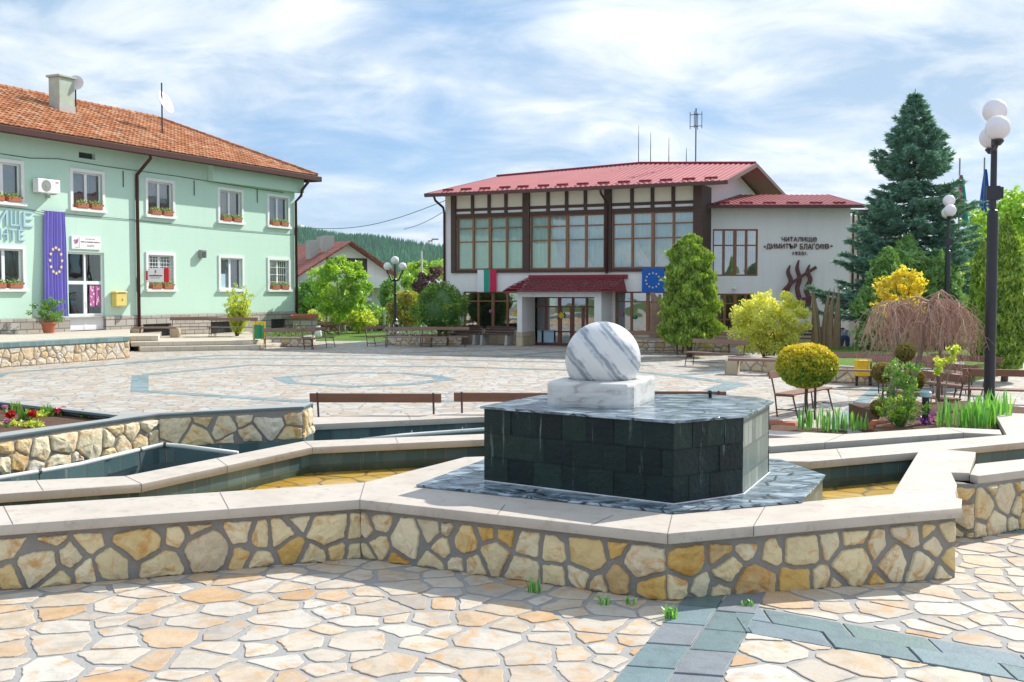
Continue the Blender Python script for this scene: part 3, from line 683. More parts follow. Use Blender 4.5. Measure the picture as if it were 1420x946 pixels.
def mk_wet():
    t = NT('wet_split_slate'); v = t.uv(src='Object'); at = t.n('Attribute', _attribute_name='tint').outputs['Color']; n1 = t.noise(v, 6, 8, .65, .5); n2 = t.noise(v, 22, 6, .65)
    c = t.mix(n1, t.mix(1, at, (.55, .6, .6), 'MULTIPLY'), t.mix(1, at, (2.4, 2.4, 2.2), 'MULTIPLY'))
    vs = t.uv((9, 9, .8), src='Object'); st = t.noise(vs, 1.1, 6, .7, .3); c = t.mix(t.ramp(st, [(.60, 0.0), (.70, .65)]), c, (.26, .33, .31))
    return t.done(c, .20, t.mix(.55, n1, n2), 1, .035, .2)
M['wetsplit'] = mk_wet()
mb = MB(); tilewall(mb, bl[0], bl[1], .5785, 1.275, .30, .235); tilewall(mb, bl[1], bl[2], .5785, 1.275, .2, .235)
for i in (3, 4, 5, 6): tilewall(mb, bl[i], bl[(i+1) % 7], .5785, 1.275, .25, .235)
mb.build('slate_tiling', M['wetsplit'], plinth)
mb = MB(); bi_ = [(x*.985, y*.985) for x, y in bl]; mb.prism(bi_, .579, 1.274); mb.build('core', M['dark'], plinth)
mb = MB(); sidequads(bl, .5785, 1.275, [2]); mb.build('limescale_face', M['limescale'], plinth)
mb = MB(); top = [(x*1.035, y*1.035) for x, y in bl]; mb.prism(top, 1.2755, 1.30); tp = mb.build('top_slab', M['wetslab'], plinth, bevel=.004)
# thin white line of lime where the block meets the slab
mb = MB()
for i in (0, 1, 2):
    a, b = Vector(bl[i])*1.012, Vector(bl[i+1])*1.012; mb.beam((a.x, a.y, .5805), (b.x, b.y, .5805), .012, .005)
mb.build('lime_line', M['signwhite'], plinth)
nz = thing('fountain_nozzle', 'small dark spray nozzle standing on top of the tiled block', 'nozzle', G(985, 551, 1.3))
mb = MB(); mb.lathe((0, 0, 0), [(.018, 0), (.018, .03), (.03, .032), (.032, .06), (.02, .072)], 12); mb.build('nozzle_body', M['black'], nz, smooth=True)
ped = [(.326, 10.4), (1.124, 10.1), (1.486, 11.15), (.69, 11.45)]; pc = (sum(p[0] for p in ped)/4, sum(p[1] for p in ped)/4)
pd = thing('marble_pedestal', 'white grey veined marble pedestal on the slate block, hollowed to hold the ball', 'pedestal', (pc[0], pc[1], 1.3005))
mb = MB(); pl = loc(ped, pc); BR = .376; bz = .43; hr = .345
n = 48; sq = []
for k in range(n):
    a = 2*math.pi*k/n; dx, dy = math.cos(a), math.sin(a); best = 9
    for i in range(4):
        p, q = Vector(pl[i]), Vector(pl[(i+1) % 4]); e_ = q-p; den = dx*e_.y-dy*e_.x
        if abs(den) > 1e-6:
            t = (p.x*e_.y-p.y*e_.x)/den; s = (p.x*dy-p.y*dx)/den
            if t > 0 and -1e-6 <= s <= 1+1e-6: best = min(best, t)
    sq.append((dx*best, dy*best))
def ring(z, f=None, r=None): return [((x*f, y*f, z) if f else (math.cos(2*math.pi*k/n)*r, math.sin(2*math.pi*k/n)*r, z)) for k, (x, y) in enumerate(sq)]
rings = [ring(0, .99), ring(.03, 1.0), ring(.205, 1.0), ring(.228, .985), ring(.236, .95)]+[ring(.236+.02*noise.noise(Vector((1, 1, 1))), r=hr), ring(.16, r=hr-.05), ring(.08, r=hr-.16)]
allp = [p for rg in rings for p in rg]; fs = [(i*n+k, i*n+(k+1) % n, (i+1)*n+(k+1) % n, (i+1)*n+k) for i in range(len(rings)-1) for k in range(n)]+[tuple((len(rings)-1)*n+k for k in range(n))]
# keep true corners: add the four corner columns
mb.add(allp, fs); mb.build('plinth_body', M['pedmarble'], pd, bevel=.004)
mb = MB()
hp = Vector(pl[3])*.86; hq = Vector(pl[0])*.86
hx = Vector(pl[3]).lerp(Vector(pl[0]), .12)*.93
mb.tube([(hx.x, hx.y, .2), (hx.x-.01, hx.y, .30), (hx.x+.02, hx.y-.01, .37), (hx.x+.05, hx.y-.03, .41)], [.075, .06, .04, .012], 10); mb.build('raised_corner', M['pedmarble'], pd, smooth=True)
mb = MB(); mb.sphere((0, 0, 0), BR, 64, 40); bo = mb.build('marble_ball', M['marble'], None, (pc[0], pc[1], 1.3+bz), smooth=True); tag(bo, 'grey and white banded marble ball resting on the white pedestal', 'stone ball')
# ------------------------------------------------------------------ bench ledge behind, with its channel
ledge = thing('ledge_wall', 'low tiled ledge wall with pale limestone coping behind the pool, in front of the wooden benches', 'wall')
U1 = [G2(421.9, 589, CZ), G2(671.6, 578, CZ), (2.4, 14.7), G2(1069, 603.5, CZ), G2(1109, 606.5, CZ), G2(1062, 608, CZ), (2.8, 13.4), G2(1069, 619, CZ), G2(1144, 613.5, CZ), G2(1336, 600, CZ), G2(1389.5, 602.5, CZ), G2(1386.5, 596, CZ), G2(1310, 592.6, CZ), G2(1171, 602, CZ), G2(1069, 597, CZ), G2(671.6, 570.7, CZ), G2(421.9, 579.2, CZ)]
slab_obj('coping', [U1], CZ, CT, M['coping'], ledge)
ml = MB(); lining(ml, U1[:11], .2, ztop, .05, 1); lining(ml, U1[11:]+[U1[0]], -.05, ztop, .05, 1); ml.build('tile_lining', M['lining'], ledge)
mb = MB()
for o, i in (((569, 582.4), (565, 574)), ((1144, 613.5), (1171, 602)), ((1336, 600), (1310, 592.6))): joint(G2(*o, CZ), G2(*i, CZ), ledge)
mb = MB(); mb.face(*[(*p, .24) for p in [shift(xwb, 0, -.2), G2(0, 672, CZ), G2(173, 664, CZ), G2(421, 615, CZ), G2(671, 605, CZ), G2(1069, 632, CZ), G2(1396, 606, CZ), G2(1390, 598, CZ), G2(1140, 607, CZ), G2(1069, 600, CZ), G2(671, 576, CZ), G2(421, 585, CZ), (-3.3, 14.4), (-5.1, 13.2), (-6.4, 10.9)]])
tag(mb.build('channel_floor', M['lining']), kind='structure')
# ------------------------------------------------------------------ flower bed on the left
bed = thing('flower_bed', 'raised flower bed of irregular pale stone with blue slate edging and dark soil', 'flower bed')
BZ = .925
b0, b1, b2 = G2(0, 605, BZ), G2(220, 573, BZ), G2(421.3, 563.5, BZ); xb0 = ext(b1, b0, 2.0)
k0, k1, k2 = G2(0, 557.5, BZ), G2(164, 576, BZ), G2(421.3, 561.2, BZ); xk0 = ext(k1, k0, 3.0)
b2b = (b2[0]+.02, b2[1]+.55)
ms, mm = MB(), MB(); z_l = lambda x, y: .49
wall_run([xb0, b1, b2, b2b], z_l, BZ-.035, .02, BED, ms, mm, rad=.25, gap=.022)
ms.build('stone_facing', M['stone'], bed); mm.build('mortar_backing', M['wallmortar'], bed)
ml = MB(); lining(ml, [xb0, b1, b2, b2b], .2, .49, .0, 1); ml.build('tile_lining', M['lining'], bed)
i0, i1 = G2(0, 600, BZ), G2(150, 580.5, BZ); xi0 = ext(i1, i0, 2.0)
capo = [xb0, b1, b2, b2b, (b1[0]+.35, b1[1]+.75), ext(xk0, G2(190, 573.2, BZ), 0), G2(0, 555.3, BZ), ext(k1, G2(0, 555.3, BZ), 3)]
hole = [xi0, i1, k1, k0, xk0]
slab_obj('slate_edging', [[xb0, b1, b2, b2b, G2(250, 570.5, BZ), G2(172, 573.6, BZ), G2(0, 555.3, BZ), ext(G2(172, 573.6, BZ), G2(0, 555.3, BZ), 3), xk0, k0, k1, i1, xi0]], BZ, .035, M['slate'], bed)
mb = MB(); mb.face(*[(*p, BZ-.09) for p in [xi0, i1, shift(k1, .15, .1), shift(k0, 0, .2), shift(xk0, 0, .2)]]); mb.build('soil', M['soil'], bed)
bw = MB(); kk = [G2(250, 570.5, BZ), G2(172, 573.6, BZ), G2(0, 555.3, BZ), ext(G2(172, 573.6, BZ), G2(0, 555.3, BZ), 3)]
for a, b in zip([b2b]+kk[:-1], kk): bw.face((a[0], a[1]-.01, 0), (b[0], b[1]-.01, 0), (b[0], b[1]-.01, BZ-.03), (a[0], a[1]-.01, BZ-.03))
bw.build('rear_face', M['slate'], bed)
def tuft(name, label, cat, loc_, n, h, mat, spread, parent=None, group=None, wd=.012, lean=.35):
    mbx = MB(); 
    P = []; rn = []
    vs, fs = [], []
    for i in range(n):
        a = random.uniform(0, 6.283); r = spread*math.sqrt(random.random()); bx, by = r*math.cos(a), r*math.sin(a); hh = h*random.uniform(.55, 1.05); la = random.uniform(0, 6.283); ln = lean*random.random()*hh; tx, ty = math.cos(la)*wd, math.sin(la)*wd; lx, ly = -math.sin(la)*ln, math.cos(la)*ln; b = len(vs)
        for t, wf in ((0, .7), (.35, 1), (.7, .75)): vs += [(bx+lx*t*t-tx*wf, by+ly*t*t-ty*wf, hh*t), (bx+lx*t*t+tx*wf, by+ly*t*t+ty*wf, hh*t)]
        vs.append((bx+lx, by+ly, hh*(1-.15*random.random()))); fs += [(b, b+1, b+3, b+2), (b+2, b+3, b+5, b+4), (b+4, b+5, b+6)]; rn += [random.random()]*3
    me = bpy.data.meshes.new(name); me.from_pydata(vs, [], fs); at = me.attributes.new('rnd', 'FLOAT', 'FACE'); at.data.foreach_set('value', np.array(rn, dtype=np.float32)); me.materials.append(mat)
    if parent is not None: return link(name, me, parent, loc_)
    return tag(link(name, me, None, loc_), label, cat, group)
def flower(loc_, mat, label, r=.05, h=.07, cat='flower', group='tulips and pansies in the flower bed', nm='flower'):
    t = thing(nm, label, cat, loc_, 0, group); r = r*.62; tuft('leaf_blades', None, None, (0, 0, 0), 9, h*.9, L['iris'], .03, t, wd=.012)
    n = 60; d = rdir(n); P = d*r*np.array([1, 1, .8])*(.5+.5*rng.random((n, 1)))+np.array([0, 0, h]); u, v = leafaxes(n, r*.5, d, aspect=.7); leaves('blossom', P, u, v, mat, t)
SZ = BZ-.09
fl_ = [((45, 582), 'redpetal', 'large red flower beside the pale pink one at the left end of the bed', .085), ((81, 577), 'redpetal', 'bright red flower head standing behind the green tuft in the flower bed', .075), ((38, 587), 'redpetal', None, .06), ((115, 578.5), 'redpetal', 'lone dark red flower nearest the pointed tip of the bed', .045), ((7, 572), 'pinkpetal', 'pale pink flower at the very left edge of the flower bed', .055), ((10, 593), 'pinkpetal', 'mauve flower lowest in the bed, next to the slate edging', .06), ((15, 583), 'redpetal', 'broad crimson flower low in the bed near the slate edge', .10), ((88, 574.5), 'redpetal', 'small scarlet flower behind the bright red flower head', .06)]
for (u, v), m, lb, r in fl_:
    if lb: flower(G(u, v, SZ), L[m], lb, r)
for u, v, lb in ((23, 573, 'tall grassy bulb tuft behind the red flowers in the bed'), (66, 576, 'grassy green tuft in the middle of the flower bed'), (32, 582, 'low spreading leafy tuft between the red flowers')): tuft('bulb_tuft', lb, 'plant', G(u, v, SZ), 46, .17, L['mid'], .07, group='green tufts in the flower bed', wd=.008)
for u, v, lb in ((52, 578, 'small yellow green seedling behind the middle tuft'), (45, 592, 'small yellow green seedling close to the slate edging'), (128, 578, 'yellow green seedling at the narrow tip of the flower bed'), (18, 590, 'lime green seedling beside the mauve flower')):
    P = rng.normal(size=(120, 3))*np.array([.06, .045, .018])+np.array([0, 0, .03]); a, b = leafaxes(120, .022, aspect=.6); o = leaves('seedling', P, a, b, L['limegreen']); o.location = G(u, v, SZ); tag(o, lb, 'plant', 'seedlings in the flower bed')
# white pipe along the channel
mb = MB()
pp = [G(-60, 671, .535), G(0, 663, .535), G(48, 655, .537), G(110, 644, .545), G(190, 624.5, .555), G(226, 616.5, .562), G(255, 619, .54), G(330, 628.5, .47)]
mb.tube(pp, .026, 10); pt = thing('water_pipe', 'white plastic water pipe running along the channel below the flower bed', 'pipe'); mb.build('pipe_run', M['pipe'], pt, smooth=True)
mb = MB()
for p, q in ((pp[2], pp[3]), (pp[4], pp[5]), (pp[5], pp[6])):
    c = Vector(p).lerp(Vector(q), .1); d = (Vector(q)-Vector(p)).normalized(); mb.tube([c-d*.015, c+d*.015], .031, 10); mb.tube([c, c+Vector((.02, -.03, -.2))], .008, 6); mb.build('pipe_clip', M['rustmetal'], pt); mb = MB()
pt2 = thing('water_pipe', 'white plastic water pipe under the ledge coping behind the pool', 'pipe'); mb = MB(); mb.tube([G(500, 610.5, .42), G(560, 603.5, .42), G(671, 595.5, .42), (2.6, 14.0, .42)], .026, 10); mb.build('pipe_run', M['pipe'], pt2, smooth=True)
mb = MB()
for u, v in ((569, 602.8), (640, 598)): c = G(u, v, .42); mb.tube([c, c+Vector((0, .25, .02))], .012, 6); mb.build('pipe_clip', M['rustmetal'], pt2); mb = MB()
# weeds at the foot of the wall
for u, v, lb, n, h in ((741, 821, 'tallest dandelion like weed growing from the joint at the foot of the wall', 26, .13), (838, 838, 'small weed with grassy leaves at the wall foot, middle of the row', 22, .09), (876, 838, 'weed with short broad leaves close to the wall corner', 16, .06), (931, 857, 'round grassy weed at the outer corner of the basin wall', 40, .10), (1036, 839, 'flat moss like weed at the wall foot beside the slate band', 20, .05)):
    tuft('weed', lb, 'weed', G(u, v, .01), n, h, L['iris'], .05, group='weeds at the foot of the basin wall', wd=.008, lean=.8)
# ------------------------------------------------------------------ green house on the left
def rebase(root, L):
    L = Vector(L); root.location = L
    for c in root.children: c.location = Vector(c.location)-L
rebase(basin, (0, 9.6, 0)); rebase(ledge, (-.4, 16, 0)); rebase(bed, (-4, 13, 0)); rebase(pt, (-4, 12.5, .3)); rebase(pt2, (-1.5, 15, .3))
def holed(mb, x0, x1, z0, z1, y, holes, depth=.16):
    xs = sorted({x0, x1, *[h[0] for h in holes], *[h[1] for h in holes]}); zs = sorted({z0, z1, *[h[2] for h in holes], *[h[3] for h in holes]})
    xs = [x for x in xs if x0 <= x <= x1]; zs = [z for z in zs if z0 <= z <= z1]
    for a, b in zip(xs[:-1], xs[1:]):
        for c, d in zip(zs[:-1], zs[1:]):
            m = ((a+b)/2, (c+d)/2)
            if any(h[0] < m[0] < h[1] and h[2] < m[1] < h[3] for h in holes): continue
            mb.rectxz(a, b, c, d, y)
    for h in holes:
        a, b, c, d = h; e = y+depth
        mb.face((a, y, c), (a, e, c), (a, e, d), (a, y, d)); mb.face((b, e, c), (b, y, c), (b, y, d), (b, e, d)); mb.face((a, y, d), (a, e, d), (b, e, d), (b, y, d)); mb.face((a, e, c), (a, y, c), (b, y, c), (b, e, c))
GF = Frame((-11.8, 59), math.atan2(.904, .427))
gh = thing('town_house', 'two storey mint green plastered building with old orange tiled hip roof and stone plinth', 'building', GF.o, GF.a)
UW = [(-23.5, -21.6), (-19.55, -17.62), (-15.36, -13.46), (-11.1, -9.2), (-6.25, -4.3), (-2.4, -.47)]; LWn = [(-23.5, -21.6), (-19.55, -17.62), (-11.13, -9.22), (-6.25, -4.3), (-2.43, -.46)]
t_ = .16
holes = [(a+t_, b-t_, 5.92, 7.42) for a, b in UW]+[(a+t_, b-t_, 2.55, 4.08) for a, b in LWn]+[(-14.83, -13.94, 8.02, 8.28)]
door = (-15.50, -13.55, .78, 4.08)
mb = MB(); holed(mb, -43, 0, 1.34, 8.7, 0, holes+[(door[0], door[1], 1.34, door[3])], .22)
mb.face((0, 0, 1.34), (0, 10, 1.34), (0, 10, 8.7), (0, 0, 8.7)); mb.face((-43, 10, 0), (-43, 0, 0), (-43, 0, 8.7), (-43, 10, 8.7)); mb.face((0, 10, 0), (-43, 10, 0), (-43, 10, 8.7), (0, 10, 8.7))
mb.build('wall', M['green'], gh)
mb = MB(); mb.box(-6.95, .35, -.38, -.002, 7.78, 8.68); mb.build('cornice_box', M['green'], gh, bevel=.01)
bw_ = [(-11.38, -9.6, .25, .95), (-6.9, -5.3, .25, .95), (-2.2, -.88, .48, .97)]
mb = MB(); holed(mb, -43, .05, -.1, 1.33, -.06, [(door[0], door[1], -.1, 1.33)]+bw_, .2); mb.face((.05, -.06, -.1), (.05, 10, -.1), (.05, 10, 1.33), (.05, -.06, 1.33)); mb.face((-43, -.06, 1.33), (.05, -.06, 1.33), (.05, 0, 1.36), (-43, 0, 1.36)); mb.build('stone_plinth', M['ashlar'], gh)
for a, b, c, d in bw_:
    m = MB(); m.box(a+.02, b-.02, .10, .13, c+.02, d-.02); o = m.build('basement_window', M['dark'], gh); m = MB()
    for k in range(1, 6): x = a+(b-a)*k/6; m.tube([(x, .05, c), (x, .05, d)], .012, 6)
    for k in range(1, 3): z = c+(d-c)*k/3; m.tube([(a, .05, z), (b, .05, z)], .012, 6)
    m.build('grille', M['black'], o)
def gwin(a, b, c, d, parent, up, bars=None):
    fr = MB(); tw = .15                    # surround
    for x0, x1, z0, z1, y0 in ((a-tw, a, c-.12, d+.14, -.05), (b, b+tw, c-.12, d+.14, -.05), (a, b, d, d+.14, -.05)): fr.box(x0, x1, y0, .03, z0, z1)
    fr.box(a-tw-.05, b+tw+.05, -.13, .03, c-.14, c-.06 if False else c-.005)
    o = fr.build('window', M['trimwhite'], parent, bevel=.006)
    f = MB(); w_ = .06; y0, y1 = .10, .16
    for x0, x1, z0, z1 in ((a, b, c, c+w_), (a, b, d-w_, d), (a, a+w_, c+w_, d-w_), (b-w_, b, c+w_, d-w_)): f.box(x0, x1, y0, y1, z0, z1)
    mid = a+(b-a)*.5; f.box(mid-.07, mid+.07, y0-.004, y1, c+w_, d-w_); f.build('frame', M['pvc'], o, bevel=.004)
    g = MB(); g.rectxz(a+w_, b-w_, c+w_, d-w_, .135); g.build('pane', M['glass'], o)
    cu = MB(); n = 60
    for k in range(n):
        x0 = a+(b-a)*k/n; x1 = a+(b-a)*(k+1)/n; cu.face((x0, .30+.035*math.sin(x0*38+math.sin(x0*9)), c), (x1, .30+.035*math.sin(x1*38+math.sin(x1*9)), c), (x1, .30+.03*math.sin(x1*38), d), (x0, .30+.03*math.sin(x0*38), d))
    cu.build('curtain', M['greycurtain'], o, smooth=True)
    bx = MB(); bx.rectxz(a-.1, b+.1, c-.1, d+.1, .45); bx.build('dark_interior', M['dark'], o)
    if bars:
        m = MB(); nx_, nz_ = bars
        for k in range(1, nx_): x = a+(b-a)*k/nx_; m.tube([(x, .06, c), (x, .06, d)], .012, 6)
        for k in range(1, nz_): z = c+(d-c)*k/nz_; m.tube([(a, .06, z), (b, .06, z)], .012, 6)
        m.build('security_bars', M['pvc'], o)
for a, b in UW: gwin(a+t_, b-t_, 5.92, 7.42, gh, True)
for i, (a, b) in enumerate(LWn): gwin(a+t_, b-t_, 2.55, 4.08, gh, False, {2: (9, 9), 4: (10, 4)}.get(i))
# door
a, b, c, d = door; m = MB(); w_ = .09
for x0, x1, z0, z1 in ((a, b, d-w_, d), (a, a+w_, c, d-w_), (b-w_, b, c, d-w_), (a+w_, b-w_, 2.72, 2.86), ((a+b)/2-.09, (a+b)/2+.09, c, 2.72), ((a+b)/2-.05, (a+b)/2+.05, 2.86, d-w_)): m.box(x0, x1, .10, .18, z0, z1)
m.box(a+w_, (a+b)/2-.09, .11, .17, c, c+.62); m.box((a+b)/2+.09, b-w_, .11, .17, c, c+.62); m.box(a+w_, (a+b)/2-.09, .10, .18, c+.62, c+.70); m.box((a+b)/2+.09, b-w_, .10, .18, c+.62, c+.70)
dr = m.build('entrance_door', M['pvc'], gh, bevel=.005)
m = MB(); m.rectxz(a+w_, b-w_, c+.7, d-w_, .14); m.build('pane', M['glassdark'], dr)
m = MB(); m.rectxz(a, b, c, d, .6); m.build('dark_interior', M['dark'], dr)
m = MB(); m.tube([((a+b)/2-.02, .09, 1.75), ((a+b)/2-.02, .05, 1.75), ((a+b)/2-.02, .05, 1.95), ((a+b)/2-.02, .09, 1.95)], .012, 6); m.build('handle', M['concrete'], dr)
# roof of single clay tiles
def clay_roof(poly, eave_a, eave_b, up, lenu, name, parent, tilew=.24, tileh=.36):
    # poly in (along, up) coordinates; eave_a origin, unit vectors along eave and up the slope
    e = (Vector(eave_b)-Vector(eave_a)).normalized(); u = Vector(up).normalized(); n = e.cross(u).normalized()
    if n.z < 0: n = -n
    xs = [p[0] for p in poly]; ys = [p[1] for p in poly]; mbx = MB(); r = 0; y = 0
    tab = [(5, (.47, .17, .075)), (4, (.40, .13, .055)), (3, (.52, .24, .12)), (2, (.28, .10, .055)), (2.4, (.56, .33, .20)), (1, (.20, .09, .06)), (1, (.48, .30, .20))]
    while y < max(ys):
        x = min(xs)-tilew+(tilew/2 if r % 2 else 0)
        while x < max(xs)+tilew:
            c = (x+tilew/2, y+tileh/2)
            if inside(c, poly):
                h = .045; pts = []; j = random.uniform(-.012, .012); lift = random.uniform(.03, .05)
                for t, hh in ((0, 0), (.2, .7), (.5, 1), (.8, .7), (1, 0)):
                    for s, l in ((-.02, lift), (1.16, .0)):
                        pts.append(Vector(eave_a)+e*(x+tilew*t+j)+u*(y+tileh*s+j)+n*(h*hh+l))
                k = noise.noise(Vector((x*.35, y*.5, 2))); mbx.col = pick(tab) if random.random() > k*.5 else pick(tab[3:])
                mbx.add(pts, [(2*i, 2*i+2, 2*i+3, 2*i+1) for i in range(4)]+[(0, 8, 6, 4, 2)])
            x += tilew
        y += tileh; r += 1
    return mbx
rz0, rz1 = 8.72, 11.38; up = Vector((0, 5.85, rz1-rz0)); LU = up.length
mb = clay_roof([(-29, 0), (.95, 0), (.95, .01), (-4.9, LU), (-29, LU)], (0, -.85, rz0), (1, -.85, rz0), up, LU, 'roof', gh)
ea = MB()
mbe = clay_roof([(-.85, 0), (10.85, 0), (5.0, LU)], (.95, 0, rz0), (.95, 1, rz0), Vector((-5.85, 0, rz1-rz0)), LU, 'roof', gh)
mb.v += mbe.v; off = len(mb.v)-len(mbe.v); mb.f += [[i+off for i in f] for f in mbe.f]; mb.m += mbe.m; mb.c += mbe.c
roof = mb.build('roof', M['clay'], gh)
m = MB(); e0 = rz0-.02
m.face((-44, -.85, e0), (.95, -.85, e0), (-4.9, 5, rz1-.02), (-44, 5, rz1-.02)); m.face((.95, -.85, e0), (.95, 10.85, e0), (-4.9, 5, rz1-.02)); m.face((.95, 10.85, e0), (-44, 10.85, e0), (-44, 5, rz1-.02), (-4.9, 5, rz1-.02)); m.face((-44, -.85, e0-.02), (-44, 10.85, e0-.02), (.95, 10.85, e0-.02), (.95, -.85, e0-.02)); m.face((-44, 10.85, e0), (-44, -.85, e0), (-44, 5, rz1-.02))
m.build('roof_deck', M['soffit'], gh)
m = MB()
def ridge(p, q):
    p, q = Vector(p), Vector(q); L_ = (q-p).length; n = int(L_/.4); d = (q-p)/L_
    for k in range(n): m.col = pick([(3, (.42, .15, .07)), (2, (.34, .11, .05)), (1, (.24, .10, .06)), (1, (.50, .27, .16))]); a_ = p+d*(k*L_/n); m.tube([a_, a_+d*(L_/n*1.12)], [.13, .105], 8)
ridge((-28, 5, rz1+.05), (-4.9, 5, rz1+.05)); ridge((.95, -.85, rz0+.05), (-4.9, 5, rz1+.05)); ridge((.95, 10.85, rz0+.05), (-4.9, 5, rz1+.05)); m.build('ridge_tiles', M['clay'], gh)
m = MB(); m.box(-44, 1.0, -1.02, -.80, 8.42, 8.70); m.box(.97, 1.12, -1.02, 10.9, 8.42, 8.70); m.build('gutter', M['gutter'], gh, bevel=.03)
for x in (-11.66, -.03):
    m = MB(); yy = -.1; m.tube([(x, -.92, 8.5), (x, -.92, 8.3), (x, -.5, 7.95) if x < -1 else (x, -.52, 7.9), (x, -.46 if x > -1 else yy, 7.6), (x, yy, 7.3), (x, yy, .45)], .075, 10); m.build('downpipe', M['gutter'], gh, smooth=True)
M['oldgreen'] = plain('weathered_green', (.42, .50, .42), .95, .25, 2.5)
m = MB(); m.box(-13.3, -12.45, 2.75, 3.4, 9.8, 11.9); m.box(-13.38, -12.37, 2.67, 3.48, 11.9, 12.0); ch = m.build('chimney', M['oldgreen'], gh, bevel=.02)
m = MB(); m.box(-13.33, -12.42, 2.72, 3.43, 9.9, 10.7); m.build('flashing', M['concrete'], ch)
# ventilation slot, cable, wall lamp, letters
m = MB(); m.rectxz(-14.85, -13.92, 8.0, 8.3, .2); m.build('vent_slot', M['dark'], gh)
m = MB(); cps = [(-20, -.03, 7.75), (-17.3, -.03, 7.72), (-15.9, -.03, 7.85), (-13.4, -.03, 7.80), (-9, -.03, 7.80), (-4, -.03, 7.72), (-1, -.03, 7.70)]; m.tube(cps, .014, 5); m.tube([(-19, -.03, 5.7), (-17.4, -.03, 5.68), (-16.4, -.05, 5.55), (-15.9, -.05, 5.62), (-12, -.03, 5.6), (-6, -.03, 5.5), (-.3, -.03, 5.5)], .012, 5)
for x in (-12.4, -7.9, -3.2): m.tube([(x, -.03, 7.7), (x, -.03, 7.0)], .02, 6)
m.build('wall_cable', M['black'], gh)
def lettering(rows, name, mat, parent, y, ex=.02, loc_=None, rz=0, extra=None):
    m_ = MB()
    for body, x0, x1, z0, z1 in rows:
        cu = bpy.data.curves.new('t', 'FONT'); cu.body = body; cu.extrude = .5; o = bpy.data.objects.new('t', cu); C.objects.link(o); me = bpy.data.meshes.new_from_object(o.evaluated_get(bpy.context.evaluated_depsgraph_get())); bpy.data.objects.remove(o)
        xs = [v.co.x for v in me.vertices]; ys = [v.co.y for v in me.vertices]; kx = (x1-x0)/(max(xs)-min(xs)); ky = (z1-z0)/(max(ys)-min(ys)); bx, by = min(xs), min(ys)
        m_.add([(x0+(v.co.x-bx)*kx, y-ex*(v.co.z+.5), z0+(v.co.y-by)*ky) for v in me.vertices], [tuple(p.vertices) for p in me.polygons])
    if extra: extra(m_)
    return m_.build(name, mat, parent, loc_, rz)
lettering([('И', -18.95, -18.45, 4.98, 5.58), ('Щ', -18.32, -17.84, 4.86, 5.58), ('Е', -17.72, -17.25, 4.98, 5.58), ('Н', -18.80, -18.46, 4.42, 4.86), ('Т', -18.40, -18.04, 4.42, 4.86), ('Е', -17.97, -17.66, 4.42, 4.86)], 'letters', M['lettergrey'], gh, -.01, .05)
def sub(n, mt, parent, *boxes, bevel=.004, loc_=None, rz=0):
    q = MB()
    for b_ in boxes: q.box(*b_)
    return q.build(n, mt, parent, loc_, rz, bevel=bevel)
def gth(name, label, cat, x, y, z, group=None): return thing(name, label, cat, GF.w(x, y, z), GF.a, group)
ac = gth('air_conditioner', 'white air conditioner outdoor unit on the green wall between two upper windows', 'air conditioner', -16.75, -.05, 6.37)
sub('casing', M['pvc'], ac, (-.55, .55, -.36, -.06, 0, .55), bevel=.02)
m = MB(); m.M = Matrix.Rotation(R(90), 4, 'X'); m.lathe((-.14, .28, .362), [(.23, 0), (.23, .006), (.10, .01), (.03, .02)], 24); m.M = None; m.build('fan_grille', M['greycurtain'], ac); sub('bracket', M['concrete'], ac, (-.4, -.36, -.34, .05, -.04, -.002), (.36, .4, -.34, .05, -.04, -.002), (.15, .19, -.2, .05, -.18, -.042)); sub('badge', M['red'], ac, (.32, .46, -.365, -.361, .42, .46))
# violet drape with a ring of stars
dp = gth('banner', 'long violet pleated banner with a ring of gold stars hanging on the green wall', 'banner', -16.3, -.05, 1.4)
m = MB(); n = 90; rows_ = 24
def drp(x, z):
    t = z/4.28; half = .62-.12*t; px = (x*2-1)*half+.02*t; return Vector((px, -.10-.05*math.sin(x*44+math.sin(x*13)*1.2)*(1.05-.3*t)-.02*math.sin(z*1.3+x*4), z))
g_ = [drp(i/n, 4.28*j/rows_) for j in range(rows_+1) for i in range(n+1)]; m.add(g_, [(j*(n+1)+i, j*(n+1)+i+1, (j+1)*(n+1)+i+1, (j+1)*(n+1)+i) for j in range(rows_) for i in range(n)]); m.build('cloth', M['drape'], dp, smooth=True)
def star(m_, cx, cz, r, y, rot=0):
    pts = []
    for k in range(10): a_ = math.pi/2+k*math.pi/5+rot; q = r if k % 2 == 0 else r*.42; pts.append((cx+q*math.cos(a_), y, cz+q*math.sin(a_)))
    m_.add(pts+[(x, y+.004, z) for x, _, z in pts], [tuple(range(10))]+[(i, (i+1) % 10, 10+(i+1) % 10, 10+i) for i in range(10)])
for k in range(12): a_ = k*math.pi/6; m = MB(); star(m, .0+.30*math.cos(a_), 2.28+.52*math.sin(a_), .085, -.165); m.build('star', M['star'], dp)
m = MB(); m.tube([(-.6, -.08, 4.28), (.6, -.08, 4.28)], .02, 8); m.build('rod', M['black'], dp)
sg = gth('name_board', 'white name board with a red emblem over the green building door', 'sign', -14.55, -.02, 4.20)
sub('board', M['signwhite'], sg, (-.79, .79, -.03, 0, 0, .56))
m = MB(); m.tube([(-.62, -.036, .33), (-.58, -.036, .24), (-.5, -.036, .26), (-.47, -.036, .42)], .022, 6); m.tube([(-.66, -.036, .36), (-.56, -.036, .38), (-.52, -.036, .30)], .02, 6); m.box(-.40, -.385, -.036, -.031, .06, .5); m.box(-.62, -.39, -.036, -.031, .06, .075); m.build('emblem', M['mag'], sg)
